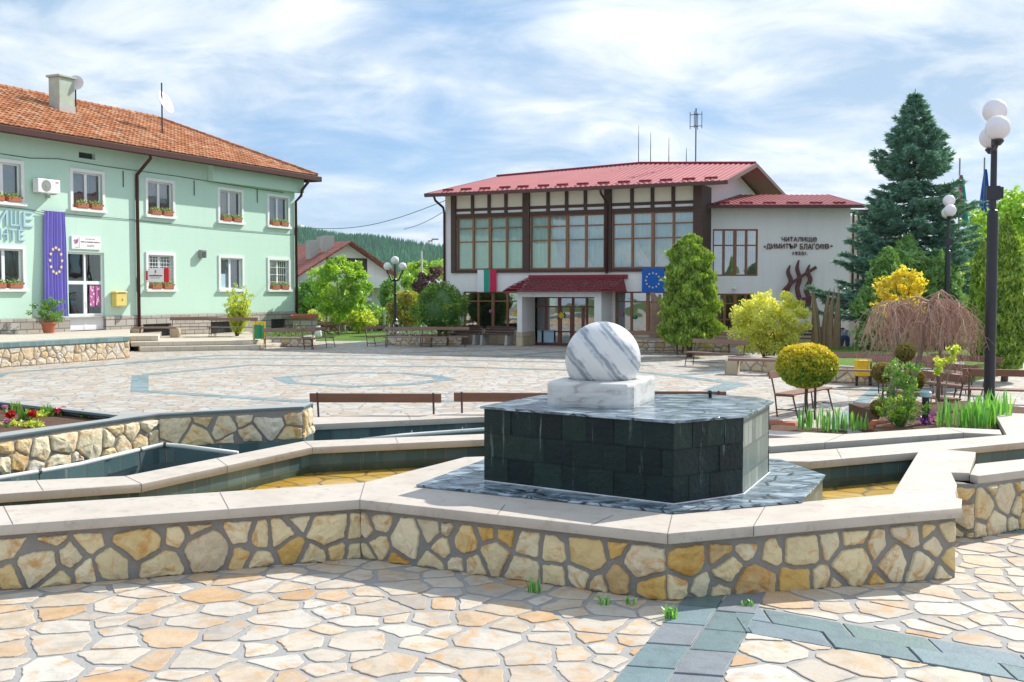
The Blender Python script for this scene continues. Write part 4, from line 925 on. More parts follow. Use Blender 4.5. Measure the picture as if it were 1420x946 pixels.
lettering([('СРЕДНО', .02, .4, .42, .48), ('ОСНОВНО УЧИЛИЩЕ', -.32, .72, .28, .35), ('ЕЛИН ПЕЛИН', -.05, .42, .12, .18)], 'writing', M['greycurtain'], sg, -.031, .002) if False else lettering([('▬▬▬▬▬', -.02, .42, .43, .46)], 'writing', M['greycurtain'], sg, -.031, .002) if False else None
m = MB()
for x0, x1, z0, z1 in ((-.05, .45, .42, .445), (-.30, .72, .285, .33), (.02, .42, .17, .19), (.02, .42, .12, .14)):
    x = x0
    while x < x1:
        l_ = random.uniform(.03, .07); m.box(x, min(x1, x+l_), -.034, -.031, z0, z1); x += l_+random.choice((.012, .012, .04))
m.build('small_print', M['relief'], sg)
pb = gth('poster', 'magenta poster behind the glass of the white entrance door', 'poster', -13.98, .125, 1.78); m = MB(); m.box(-.3, -.02, -.012, -.004, 0, .88); m.box(.03, .31, -.012, -.004, 0, .88); m.build('sheet', M['mag'], pb)
m = MB()
for k in range(26): x = random.choice((-.3, .03))+random.uniform(.01, .2); z = random.uniform(.04, .8); m.box(x, x+random.uniform(.03, .07), -.016, -.0125, z, z+random.uniform(.03, .09))
m.build('print', M['signwhite'], pb)
mbx = gth('mailbox', 'pale yellow mailbox fixed beside the white entrance door', 'mailbox', -12.88, -.01, 1.77); sub('box_body', M['yellowp'], mbx, (-.32, .32, -.28, 0, 0, .56), bevel=.04); sub('lid', M['yellowp'], mbx, (-.34, .34, -.31, 0, .562, .66), bevel=.03); sub('mark', M['ink'], mbx, (-.22, .22, -.315, -.311, .60, .62), (.02, .08, -.285, -.281, .30, .34), (.0, .1, -.285, -.281, .24, .27), bevel=0)
rs = gth('projecting_sign', 'white and red projecting sign board beside the barred ground floor window', 'sign', -11.0, -.6, 2.85); rs.rotation_euler.z = GF.a-R(58)
sub('panel', M['signwhite'], rs, (-.42, .28, -.08, .08, 0, .62), bevel=.01); sub('red_end', M['red'], rs, (.283, .50, -.085, .085, -.02, .64), bevel=.05); sub('red_end', M['red'], rs, (-.50, -.423, -.085, .085, .08, .5), bevel=.02)
sub('symbol', M['red'], rs, (-.11, -.05, -.086, -.081, .40, .53), bevel=0); m = MB(); x = -.36
while x < .2: l_ = random.uniform(.03, .06); m.box(x, x+l_, -.086, -.081, .25, .33 if random.random() < .3 else .31); x += l_+.01
m.box(-.3, .12, -.086, -.081, .17, .19); m.build('writing', M['ink'], rs); sub('arm', M['black'], rs, (-.2, -.16, .081, .6, .3, .34))
fb = gth('lamp_box', 'small grey lamp box on the green wall between two ground floor windows', 'wall lamp', -7.5, -.02, 4.04); sub('housing', M['greycurtain'], fb, (-.18, .18, -.22, 0, 0, .38), bevel=.03); sub('lens', M['glassdark'], fb, (-.13, .13, -.235, -.225, .05, .3))
bd = thing('flood_lamp', 'small white flood lamp sticking out from the corner of the green building', 'wall lamp', GF.w(.06, -.05, 5.95), GF.a); sub('head', M['pvc'], bd, (.12, .5, -.2, .05, -.02, .1), bevel=.03); sub('arm', M['concrete'], bd, (0, .14, -.06, 0, 0, .05))
# dishes
def dish(nm, label, x, y, z0, mast, zc, r, face, parent_rot):
    d_ = gth(nm, label, 'satellite dish', x, y, z0); m = MB(); m.tube([(0, 0, 0), (0, 0, mast)], .035, 8); m.build('mast', M['black'], d_)
    m = MB(); m.lathe((0, 0, 0), [(.01, .0), (r*.35, .02), (r*.7, .08), (r, .17), (r*1.0, .185), (r*.7, .10), (r*.35, .04), (.01, .02)], 28); me = m.mesh('reflector', M['trimwhite'], True); o = link('reflector', me, d_, (0, -.06, zc)); o.rotation_euler = face
    m = MB(); m.tube([(0, -.06, zc-.1), (.1, -.75*r*1.2, zc-.35*r)], .015, 6); m.build('feed_arm', M['black'], d_); return d_
dish('satellite_dish', 'white satellite dish on a tall dark mast on the tiled roof', -7.8, 2.0, 10.0, 2.5, 1.5, .58, (R(66), 0, R(14)), 0)
dish('satellite_dish', 'small grey satellite dish mounted beside the chimney', -12.25, 2.9, 10.5, 1.35, 1.25, .33, (R(80), 0, R(-50)), 0)
# flower boxes on the sills
def flowerbox(x, z, label, redd, first=[None]):
    if first[0] is None:
        r_ = gth('flower_box', label, 'flower box', x, -.06, z, 'terracotta flower boxes on the window sills'); m = MB(); m.prism([(-.30, -.10), (.30, -.10), (.34, .08), (-.34, .08)], .0, .20); m.build('trough', M['terracotta'], r_, bevel=.015)
        n = 160; P = rng.normal(size=(n, 3))*np.array([.16, .05, .05])+np.array([0, 0, .24]); a_, b_ = leafaxes(n, .045, aspect=.6); leaves('leafy_plants', P, a_, b_, L['mid'], r_); n = 22; P = rng.normal(size=(n, 3))*np.array([.16, .06, .04])+np.array([0, -.03, .29]); a_, b_ = leafaxes(n, .035, aspect=.8); leaves('blossoms', P, a_, b_, L['whitepetal'], r_); first[0] = r_; return r_
    return dup(first[0], GF.w(x, -.06, z), GF.a, label)
pos = ['left', 'right']; wn_ = ['beside the air conditioner', 'above the white entrance door', 'right of the first downpipe', 'under the projecting wall box', 'nearest the building corner']
for i, (a, b) in enumerate(UW[1:]):
    for k in (0, 1): flowerbox(a+.16+(b-a-.32)*(.27+.48*k), 5.918, '%s terracotta flower box on the upper window sill %s' % (pos[k], wn_[i]), 0)
wl = ['below the blue letters', 'with the white grid bars', '', 'with vertical bars near the corner']
for i, (a, b) in enumerate(LWn[1:]):
    if i == 2: continue
    for k in (0, 1): flowerbox(a+.16+(b-a-.32)*(.27+.48*k), 2.548, '%s terracotta flower box on the ground floor sill %s' % (pos[k], wl[i]), 0)
nt = gth('notice', 'pale blue notice taped inside the ground floor window behind the shrub', 'notice', -5.85, .13, 2.6); sub('sheet', M['lettergrey'], nt, (-.2, .28, -.012, -.004, 0, .7), bevel=0)
# ------------------------------------------------------------------ terrace and steps before the green house
tf0, tf1 = G2(0, 510), G2(178, 496.7); tx = ext(tf1, tf0, 16); TZ = .78
tr = thing('terrace', 'raised terrace with rubble stone front and blue slate edge before the green building', 'terrace', (tf1[0], tf1[1], 0))
back0 = GF.w(-27, -.08); back1 = GF.w(-12.2, -.08); tv = Vector(tf1)
o2 = lambda P: [(p[0]-tf1[0], p[1]-tf1[1]) for p in P]
m = MB(); m.prism(o2([tx, tf1, (back1.x, back1.y), (back0.x, back0.y)]), -.05, TZ-.02); m.build('terrace_floor', M['stepstone'], tr)
ms, mm = MB(), MB(); wall_run([tx, tf1, (tf1[0]-1.1*.904, tf1[1]+1.1*.427+.9)], lambda x, y: 0.0, TZ-.15, -.02, PALEW, ms, mm, rad=.27, gap=.026); o = ms.build('stone_facing', M['stone'], tr, (-tf1[0], -tf1[1], 0)); mm.build('mortar_backing', M['mortar'], tr, (-tf1[0], -tf1[1], 0))
dv = Vector((tf1[0]-tx[0], tf1[1]-tx[1])).normalized(); nv_ = Vector((dv.y, -dv.x))*.07
m = MB(); m.prism(o2([(tx[0]+nv_.x, tx[1]+nv_.y), (tf1[0]+nv_.x, tf1[1]+nv_.y), (tf1[0]-nv_.x*5, tf1[1]-nv_.y*5), (tx[0]-nv_.x*5, tx[1]-nv_.y*5)]), TZ-.15, TZ+.01); m.build('slate_edge', M['slatecap'], tr, bevel=.01)
st_ = thing('stone_steps', 'broad pale stone steps leading up to the green building plinth', 'steps', (-13, 45, 0))
sp0, sp1, sp2 = (-14.9, 43.3), (-10.5, 44.9), (-10.0, 47.2); gw1 = GF.w(-3.6, -.1); gw0 = GF.w(-12.2, -.1); rel = lambda P: [(p[0]+13, p[1]-45) for p in P]
m = MB(); m.prism(rel([sp0, sp1, sp2, (gw1.x, gw1.y), (gw0.x, gw0.y)]), -.05, .19); m.build('step', M['stepstone'], st_, bevel=.015)
m = MB(); s0, s1, s2 = (-15.4, 43.7), (-10.9, 45.4), (-10.5, 47.2); m.prism(rel([s0, s1, s2, (gw1.x-.4, gw1.y), (gw0.x-.2, gw0.y)]), .191, .37); m.build('step', M['stepstone'], st_, bevel=.015)
m = MB(); m.prism(rel([(-16.0, 44.4), (-14.7, 44.9), GF.w(-10.4, -.2).to_2d()[:], GF.w(-12.4, -.2).to_2d()[:]]), .371, .58); m.build('step', M['stepstone'], st_, bevel=.015)
# ------------------------------------------------------------------ culture house
CF = Frame((-3.139, 51), math.atan2(-.427, .904))
ch_ = thing('culture_house', 'two storey white and timber framed cultural centre with large windows and red metal roof', 'building', CF.o, CF.a)
XE = 12.35
bays = [(.60, 4.03), (4.37, 7.96), (8.30, 11.99)]
lowb = [(.95, 3.95), (8.45, 11.4)]
mb = MB(); dh = (4.45, 7.75, .0, 2.2)
holed(mb, 0, XE, .64, 6.95, .02, [(a, b, 3.42, 5.85) for a, b in bays]+[(a, b, .65, 2.42) for a, b in lowb]+[(dh[0], dh[1], .64, dh[3])], .25)
for q in (((XE, .02, 0), (XE, 11.6, 0), (XE, 11.6, 7.0), (XE, 5.2, 8.1), (XE, .02, 6.95)), ((0, 11.6, 0), (0, .02, 0), (0, .02, 6.95), (0, 5.2, 8.1), (0, 11.6, 7.0)), ((XE, 11.6, 0), (0, 11.6, 0), (0, 11.6, 7), (XE, 11.6, 7))): mb.face(*q)
mb.build('wall', M['white'], ch_)
mb = MB(); holed(mb, -.03, XE+.02, -.05, .64, -.03, [(dh[0], dh[1], -.05, .64)], .2); mb.build('stone_plinth', M['plinthstone'], ch_)
m = MB()
for x0, x1 in ((.35, .60), (4.03, 4.37), (7.96, 8.30)): m.box(x0, x1, -.10, .05, 3.28, 6.9)
m.box(11.99, 12.36, -.22, 1.35, 2.42, 6.9)
for a, b in bays:
    m.box(a, b, -.05, .05, 5.85, 6.02); m.box(a, b, -.04, .05, 6.14, 6.27); m.box(a, b, -.07, .10, 3.28, 3.42)
    for k in (1, 2, 3): x = a+(b-a)*k/4; m.box(x-.075, x+.075, -.06, .05, 6.022, 6.9)
m.build('timber_frame', M['timber'], ch_, bevel=.008)
m = MB(); m.box(.0, XE, .015, .019, 6.27, 6.9); m.build('upper_panel', M['cream'], ch_)
def cwin(a, b, c, d, ncol, rows, y, parent, gl, nm='window', curtain=True, fw=.07, mat=None, seed=0):
    f = MB()
    f.box(a, b, y, y+.09, c, c+fw); f.box(a, b, y, y+.09, d-fw, d); f.box(a, a+fw, y, y+.09, c+fw, d-fw); f.box(b-fw, b, y, y+.09, c+fw, d-fw)
    for k in range(1, ncol): x = a+(b-a)*k/ncol; hw = .07 if k == ncol//2 else .05; f.box(x-hw, x+hw, y-.006, y+.09, c+fw, d-fw)
    for z in rows: f.box(a+fw, b-fw, y+.004, y+.08, z-.03, z+.03)
    o = f.build(nm, mat or M['frame'], parent, bevel=.004); g = MB(); g.rectxz(a+.02, b-.02, c+.02, d-.02, y+.045); g.build('pane', M[gl], o)
    if curtain:
        cu = MB(); n = 150
        for k in range(n):
            x0 = a+(b-a)*k/n; x1 = a+(b-a)*(k+1)/n; fn = lambda x: y+.19+.03*math.sin(x*26+1.3*math.sin(x*5+seed))
            cu.face((x0, fn(x0), c), (x1, fn(x1), c), (x1, fn(x1), d), (x0, fn(x0), d))
        # swags drawn aside
        for cx, wd, sg_ in ((a+(b-a)*.28, .9, 1), (a+(b-a)*.72, .9, -1)):
            if seed == 0: continue
            nn = 14
            cu.cur = 1
            for i in range(nn):
                for j in range(nn):
                    def sp(u, v): hw = wd*(.10+.80*v**3+.25*math.sin(v*3+seed)**2); return (cx+sg_*(u*2-1)*hw*.7+sg_*.30*v-.1*sg_*seed, y+.13+.02*math.sin(u*22), d-(d-c)*v*.98)
                    cu.face(sp(i/nn, j/nn), sp((i+1)/nn, j/nn), sp((i+1)/nn, (j+1)/nn), sp(i/nn, (j+1)/nn))
        cu.build('curtain', [M['sheer'], M['curtain']], o, smooth=True)
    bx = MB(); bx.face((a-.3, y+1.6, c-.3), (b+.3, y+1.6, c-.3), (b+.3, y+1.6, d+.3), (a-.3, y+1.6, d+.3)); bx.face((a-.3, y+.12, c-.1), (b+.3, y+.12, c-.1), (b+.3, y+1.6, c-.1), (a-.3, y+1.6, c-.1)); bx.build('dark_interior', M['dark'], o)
    return o
for i, (a, b) in enumerate(bays): cwin(a, b, 3.42, 5.85, 4, (4.72, 5.34), .06, ch_, 'glass', seed=i)
for a, b in lowb: cwin(a, b, .65, 2.42, 4, (1.98,), .08, ch_, 'glassdark', curtain=False)
m = MB()
for x, z, cl in ((3.62, 1.42, 0),):
    for k in range(6): a_ = k*math.pi/3; m.M = Matrix.Translation((x+.09*math.cos(a_), .07, z+.09*math.sin(a_))); m.lathe((0, 0, 0), [(.001, -.003), (.07, -.002), (.07, .002), (.001, .003)], 8)
m.M = None
dr = cwin(dh[0], dh[1], .03, 2.2, 5, (1.74, .62), .10, ch_, 'glassdark', 'entrance_door', False, .08, M['reddoor'])
sub('double_leaf_frame', M['reddoor'], dr, (5.75, 5.87, .085, .2, .03, 1.72), (6.85, 6.97, .085, .2, .03, 1.72), (6.29, 6.43, .085, .2, .03, 1.72), bevel=.004)
pr_ = gth
def cth(name, label, cat, x, y, z, group=None): return thing(name, label, cat, CF.w(x, y, z), CF.a, group)
for x, z, nm, lb, mt, r_ in ((3.62, 1.42, 'paper_flower', 'yellow paper flower stuck on the glass left of the porch', 'brightyellow', .14), (5.9, 1.36, 'paper_flower', 'yellow paper flower stuck on the glazed entrance door', 'brightyellow', .15)):
    q = cth(nm, lb, 'decoration', x, .07, z); m = MB()
    for k in range(7): a_ = k*2*math.pi/7; m.add([(0, -.012, 0)]+[(math.cos(a_+s)*r_*f, -.012-.01*f, math.sin(a_+s)*r_*f) for s, f in ((-.42, .6), (-.2, 1), (.2, 1), (.42, .6))], [(0, 1, 2, 3, 4)])
    m.build('petals', M[mt], q)
for x, z, mt, lb in ((8.75, 1.42, 'mag', 'pink paper ball on the glass right of the porch'), (9.35, 1.30, 'bingreen', 'green paper ball on the shop glass beside the pale trunk'), (10.15, 1.25, 'flagwhite', 'white paper ball on the glass right of the green one'), (2.35, 1.5, 'mag', 'pink paper spot on the glass behind the left concrete bench')):
    q = cth('paper_ball', lb, 'decoration', x, .06, z, 'paper balls on the ground floor glass'); m = MB(); m.sphere((0, 0, 0), .09, 10, 6, 1); m.M = None; m.build('ball', M[mt], q, smooth=True)
q = cth('notice', 'pale blue information boards standing behind the glazed entrance', 'notice', 4.98, .06, .12); sub('sheet', M['lettergrey'], q, (-.25, -.05, -.02, -.005, .0, .55), (.06, .55, -.02, -.005, .0, .55), bevel=0)
# porch
m = MB(); PY = -1.4
m.box(4.38, 4.62, PY, PY+.5, .62, 2.50); m.box(4.38, 4.62, PY+.5, .018, .62, 2.50); m.box(8.02, 8.35, PY, .018, .62, 2.50); m.box(4.622, 8.018, PY+.002, PY+.32, 2.18, 2.50); m.build('porch_frame', M['white'], ch_, bevel=.01)
sub('porch_foot', M['plinthstone'], ch_, (4.35, 4.65, PY-.03, -.032, -.02, .619), bevel=.008); sub('porch_foot', M['plinthstone'], ch_, (7.99, 8.38, PY-.03, -.032, -.02, .619), bevel=.008)
m = MB(); m.box(4.622, 8.018, PY+.33, .018, 2.3, 2.48); m.build('porch_ceiling', M['cream'], ch_)
def shingle_roof(x0, x1, y0, z0, y1, z1, inset, name, parent, mt, rows, pitch, loc_=None, rz=0):
    m = MB(); up = Vector((0, y1-y0, z1-z0)); n_ = Vector((0, -(z1-z0), y1-y0)).normalized(); n = int((x1-x0)/pitch)
    for r in range(rows):
        a, b = r/rows, (r+1)/rows
        for k in range(n):
            for s in range(4):
                def P(t, v, h): xx = x0+(x1-x0)*(k+t)/n; cxx = (x0+x1)/2; l_ = inset*v; xx = max(x0+l_, min(x1-0.3*l_, xx)); return Vector((xx, y0, z0))+up*v+n_*h
                hs = [.0, .022, .03, .022, .0]; l0 = .04
                m.add([P(s/4, a, hs[s]+l0), P((s+1)/4, a, hs[s+1]+l0), P((s+1)/4, b+.01, hs[s+1]), P(s/4, b+.01, hs[s])], [(0, 1, 2, 3)])
    m.prism([(x0, y0), (x1, y0), (x1, y1), (x0, y1)], z0-.06, z0-.005)
    m.face((x0, y0, z0-.005), (x0+inset, y1, z1-.02), (x0, y1, z0-.005)); m.face((x1, y1, z0-.005), (x1-.3*inset, y1, z1-.02), (x1, y0, z0-.005))
    return m.build(name, mt, parent, loc_, rz)
shingle_roof(3.85, 9.0, PY-.35, 2.46, -.02, 3.02, .45, 'canopy_roof', ch_, M['redmetal2'], 5, .22)
m = MB(); m.box(4.32, 9.05, -.06, -.021, 2.98, 3.16); m.build('canopy_flashing', M['redmetal2'], ch_)
# main roof: ribbed metal sheets
RY0, RY1, RY2 = -1.0, 4.8, 12.6
def rz_(x): return 8.24+.22*max(0, 1-abs(x-8)/8)
def ribbed(m, A, B, C_, D_, pitch, h=.03):    # quad A-B eave, D-C ridge; ribs run up the slope
    A, B, C_, D_ = map(Vector, (A, B, C_, D_)); n = int(max((B-A).length, (C_-D_).length)/pitch); nr = (B-A).cross(D_-A).normalized()
    if nr.z < 0: nr = -nr
    for k in range(n):
        for t0, t1, h0, h1 in ((0, .55, 0, 0), (.55, .65, 0, h), (.65, .9, h, h), (.9, 1, h, 0)):
            a, b = (k+t0)/n, (k+t1)/n; m.add([A.lerp(B, a)+nr*h0, A.lerp(B, b)+nr*h1, D_.lerp(C_, b)+nr*h1, D_.lerp(C_, a)+nr*h0], [(0, 1, 2, 3)])
m = MB(); X0, X1 = -.5, 13.6; pts_r = [(.35, 8.22), (8.0, 8.50), (13.5, 8.22)]
ribbed(m, (X0, RY0, 6.93), (8.0, RY0, 6.93), (8.0, RY1, 8.50), (.35, RY1, 8.22), .235); ribbed(m, (8.0, RY0, 6.93), (X1, RY0, 6.93), (13.5, RY1, 8.22), (8.0, RY1, 8.50), .235)
ribbed(m, (8.0, RY2, 7.1), (X1, RY2, 7.1), (13.5, RY1, 8.22), (8, RY1, 8.5), .235); ribbed(m, (X0, RY2, 7.1), (8, RY2, 7.1), (8, RY1, 8.5), (.35, RY1, 8.22), .235); m.face((X0, RY2, 7.1), (X0, RY0, 6.93), (.35, RY1, 8.22))
rf = m.build('roof', M['redmetal'], ch_)
m = MB(); dz = .10
m.face((X0, RY0, 6.93-dz), (.35, RY1, 8.22-dz), (8, RY1, 8.5-dz), (8, RY0, 6.93-dz)); m.face((8, RY0, 6.93-dz), (8, RY1, 8.5-dz), (13.5, RY1, 8.22-dz), (X1, RY0, 6.93-dz)); m.face((8, RY1, 8.5-dz), (8, RY2, 7.1-dz), (X1, RY2, 7.1-dz), (13.5, RY1, 8.22-dz)); m.face((.35, RY1, 8.22-dz), (X0, RY2, 7.1-dz), (8, RY2, 7.1-dz), (8, RY1, 8.5-dz)); m.build('soffit', M['soffit'], rf)
m = MB()
m.beam((X0-.02, RY0-.02, 6.86), (X1, RY0-.02, 6.86), .06, .16); m.beam((X1+.02, RY0, 6.87), (13.52, RY1, 8.17), .06, .17); m.beam((13.52, RY1, 8.17), (X1+.02, RY2, 7.04), .06, .17); m.beam((X0-.03, RY0, 6.87), (.33, RY1, 8.16), .06, .16); m.build('fascia', M['fascia'], rf)
for k in range(14): x = .2+k*.95+random.uniform(-.05, .05); sub('snow_guard', M['redmetal2'], rf, (x, x+.55, -.55, -.49, 7.08, 7.17))
m = MB(); m.tube([(.35, RY1, 8.28), (8, RY1, 8.55), (13.5, RY1, 8.28)], .06, 8); m.build('ridge_cap', M['redmetal2'], rf)
for x, ytop in ((8.13, -.2), (-.02, -.05)):
    m = MB(); m.tube([(x, RY0-.03, 6.8), (x, RY0+.1, 6.62), (x, ytop-.1, 6.35), (x, ytop, 6.1), (x, ytop, 3.2 if x > 1 else .4)], .055, 10); m.build('downpipe', M['gutter'], ch_, smooth=True)
for x, h, lb in ((7.85, 1.95, 'tallest thin whip aerial at the left of the roof ridge'), (8.45, 1.6, 'thin whip aerial, second from the left on the ridge'), (9.35, 1.3, 'shorter whip aerial left of the square mast on the ridge'), (10.2, .75, 'shortest whip aerial right beside the square mast')):
    q = cth('roof_aerial', lb, 'aerial', x, RY1+.1, 8.4, 'thin whip aerials on the red roof'); m = MB(); m.tube([(0, 0, -.1), (0, 0, h*.6), (0, 0, h)], [.022, .016, .008], 6); m.build('rod', M['black'], q)
q = cth('antenna_mast', 'tall antenna mast with square frame of rods on the red roof ridge', 'antenna', 10.65, RY1+.1, 8.35); m = MB(); m.tube([(0, 0, -.1), (0, 0, 2.6)], .03, 6); m.build('mast', M['black'], q); m = MB()
for z in (2.32, 1.78): m.tube([(-.28, 0, z), (.28, 0, z)], .016, 6); m.tube([(0, -.28, z), (0, .28, z)], .016, 6)
for x, y in ((-.28, 0), (.28, 0), (0, .28), (0, -.28)): m.tube([(x, y, 1.66), (x, y, 2.44)], .016, 6)
m.build('rod_frame', M['black'], q)
# flags on the facade
def wallflag(nm, label, x0, x1, z0, z1, cols, stars):
    q = cth(nm, label, 'flag', (x0+x1)/2, -.12, z0); hw = (x1-x0)/2; H = z1-z0; m = MB(); nn = 36
    for k in range(nn):
        m.cur = int(k/nn*len(cols)); xa, xb = -hw+2*hw*k/nn, -hw+2*hw*(k+1)/nn; fy = lambda x: -.015*math.sin(x*9); m.face((xa, fy(xa), 0), (xb, fy(xb), 0), (xb, fy(xb)*.3, H), (xa, fy(xa)*.3, H))
    m.build('cloth', [M[c] for c in cols], q, smooth=True)
    if stars:
        for k in range(12): a_ = k*math.pi/6+math.pi/2; m = MB(); star(m, .31*math.cos(a_), H/2+.31*math.sin(a_), .055, -.03); m.build('star', M['star'], q)
wallflag('wall_flag', 'flat flag with white, green and red vertical bands hung beside the porch canopy', 1.76, 2.73, 2.40, 3.42, ['flagwhite', 'flaggreen', 'flagred'], False)
wallflag('wall_flag', 'blue flag with a ring of twelve gold stars hung on the white facade', 9.73, 10.72, 2.38, 3.42, ['eublue'], True)
# ------------------------------------------------------------------ wing with the inscription (own bearing)
W0 = Vector((8.3, 47.0, 0))
def wl_(x, y, z=0): q = Vector((x, y, 0))-CF.o; return Vector((q.dot(CF.ex), q.dot(CF.ey), z))
WL = wl_(0, 47.0); wr = -CF.a
WX0, WX1 = (984-710)/1500*47, (1177.5-710)/1500*47
win_ = ((987.5-710)/1500*47, (1050-710)/1500*47, 3.09, 5.12); lw2 = ((990-710)/1500*47, (1049-710)/1500*47, .75, 2.33)
mb = MB(); holed(mb, WX0, WX1, .6, 6.05, 0, [win_, lw2], .2); mb.face((WX1, 0, 0), (WX1, 7, 0), (WX1, 7, 6.05), (WX1, 0, 6.05)); mb.build('wing_wall', M['white'], ch_, WL, wr)
mb = MB(); mb.rectxz(WX0, WX1+.02, -.05, .6, -.03); mb.face((WX1+.02, -.03, -.05), (WX1+.02, 7, -.05), (WX1+.02, 7, .6), (WX1+.02, -.03, .6)); mb.build('wing_plinth', M['plinthstone'], ch_, WL, wr)
class PX:                                   # wing windows keep the wing's bearing
    pass
def wingwin(r, ncol, rows, gl, cur):
    o = cwin(r[0], r[1], r[2], r[3], ncol, rows, .05, ch_, gl, 'window', False); o.location = WL; o.rotation_euler = (0, 0, wr)
    if cur:
        m = MB(); n = 22
        for k in range(n): x = r[0]+(r[1]-r[0])*(k+.5)/n; m.beam((x, .22, r[2]), (x, .22, r[3]), .075, .01, up=(.5, .8, 0))
        m.build('blind', M['curtain'], o)
wingwin(win_, 4, (4.42,), 'glassdark', True); wingwin(lw2, 4, (1.9, 1.2), 'glassdark', False)
m = MB(); ribbed(m, (WX0-.6, -.7, 6.10), (WX1+.35, -.7, 6.10), (WX1+.35, 4.6, 7.0), (WX0-.6, 4.6, 7.0), .235); wrf = m.build('wing_roof', M['redmetal'], ch_, WL, wr)
m = MB(); m.beam((WX0-.6, -.72, 6.04), (WX1+.37, -.72, 6.04), .05, .14); m.beam((WX1+.37, -.7, 6.05), (WX1+.37, 4.6, 6.95), .05, .16); m.face((WX0-.6, -.7, 6.0), (WX0-.6, 4.6, 6.9), (WX1+.35, 4.6, 6.9), (WX1+.35, -.7, 6.0)); m.build('fascia', M['fascia'], wrf)
for k in range(6): x = WX0+.2+k*1.0; sub('snow_guard', M['redmetal2'], wrf, (x, x+.55, -.35, -.30, 6.19, 6.27))
def wp(u, v): p = D(u, v, 47.0); return p.x, p.z
def bl(u0, u1, v0, v1): a = wp(u0, v1); b = wp(u1, v0); return a[0], b[0], a[1], b[1]
rows = [('ЧИТАЛИЩ', *bl(1083.5, 1125.5, 328.8, 336.2)), ('е', *bl(1126.5, 1132.5, 329, 335.6)), ('ДИМИТЪР', *bl(1062.5, 1105, 338, 346.2)), ('БЛАГО', *bl(1109, 1136, 338, 346)), ('е', *bl(1137, 1142.3, 338.6, 345)), ('В', *bl(1143.5, 1149.5, 338.3, 345)), ('1935', *bl(1099, 1114.5, 349, 353.8)), ('г.', *bl(1115.8, 1119.6, 350, 353.8)), ('•', *bl(1059, 1061.5, 341, 343.5)), ('•', *bl(1151.5, 1154.2, 340, 342.6))]
lettering(rows, 'inscription', M['relief'], ch_, -.01, .05, WL, wr)
def relief(m, px, wds, y0=-.16, y1=-.03):
    P = [Vector(wp(*p)) for p in px]
    # smooth
    Q = []; Wd = []
    for i in range(len(P)-1):
        for k in range(6):
            t = k/6; p0, p1, p2, p3 = P[max(0, i-1)], P[i], P[i+1], P[min(len(P)-1, i+2)]
            Q.append(.5*((2*p1)+(p2-p0)*t+(2*p0-5*p1+4*p2-p3)*t*t+(3*p1-p0-3*p2+p3)*t**3)); Wd.append(wds[i]+(wds[i+1]-wds[i])*t)
    Q.append(P[-1]); Wd.append(wds[-1]); Wd = [x_*.85 for x_ in Wd]; Lf, Rt = [], []
    for i, q in enumerate(Q):
        d = (Q[min(i+1, len(Q)-1)]-Q[max(i-1, 0)]).normalized(); n = Vector((-d.y, d.x))*Wd[i]/2; Lf.append(q+n); Rt.append(q-n)
    k = len(Q); pts = [(p.x, y0, p.y) for p in Lf]+[(p.x, y0, p.y) for p in Rt]+[(p.x, y1, p.y) for p in Lf]+[(p.x, y1, p.y) for p in Rt]; fs = []
    for i in range(k-1): fs += [(i, i+1, k+i+1, k+i), (2*k+i, 2*k+i+1, i+1, i), (k+i, k+i+1, 3*k+i+1, 3*k+i)]
    m.add(pts, fs+[(0, k, 3*k, 2*k), (k-1, 3*k-1, 4*k-1, 2*k-1)])
rl = thing('wall_relief', 'brown flame shaped wall relief of wavy bars and a diagonal bar on the white wing', 'wall relief', W0+Vector((5.3, -.01, 1.9)))
def rpart(nm, items):
    m = MB()
    for px, wd, y0, y1 in items: relief(m, px, wd, y0, y1)
    o = m.build(nm, M['relief'], rl); o.location = Vector((0, 47, 0))-Vector(rl.location)
rpart('wavy_bar', [([(1094.8, 367.8), (1092, 377.5), (1096, 389.7), (1091.5, 401), (1093.6, 414.5)], [.02, .17, .2, .2, .22], -.16, -.03)])
rpart('wavy_bar', [([(1107, 360.5), (1104.6, 372.7), (1108, 387), (1104.8, 400), (1107.5, 413)], [.02, .17, .2, .2, .22], -.162, -.03)])
rpart('wavy_bar', [([(1121.8, 367), (1118.7, 377.5), (1122.8, 388), (1117, 401), (1120.6, 413), (1118.5, 429)], [.02, .16, .2, .22, .24, .26], -.164, -.03)])
rpart('diagonal_bar', [([(1130.5, 370.5), (1113, 381.5), (1096, 393), (1086.5, 401), (1084, 409), (1089, 414.5), (1096, 416)], [.15, .15, .15, .15, .15, .15, .12], -.20, -.168)])
rpart('lower_bar', [([(1104, 415.5), (1118, 414), (1131.5, 411.6)], [.15, .15, .15], -.21, -.17)])
wlmp = thing('wall_lamp', 'small wall lamp between the two windows of the white wing', 'wall lamp', D(1017.5, 399.5, 46.95)); m = MB(); m.lathe((0, -.08, -.1), [(.03, 0), (.09, .03), (.09, .12), (.03, .16)], 10); m.build('globe', M['pvc'], wlmp, smooth=True); sub('bracket', M['black'], wlmp, (-.02, .02, -.08, 0, -.1, .04))
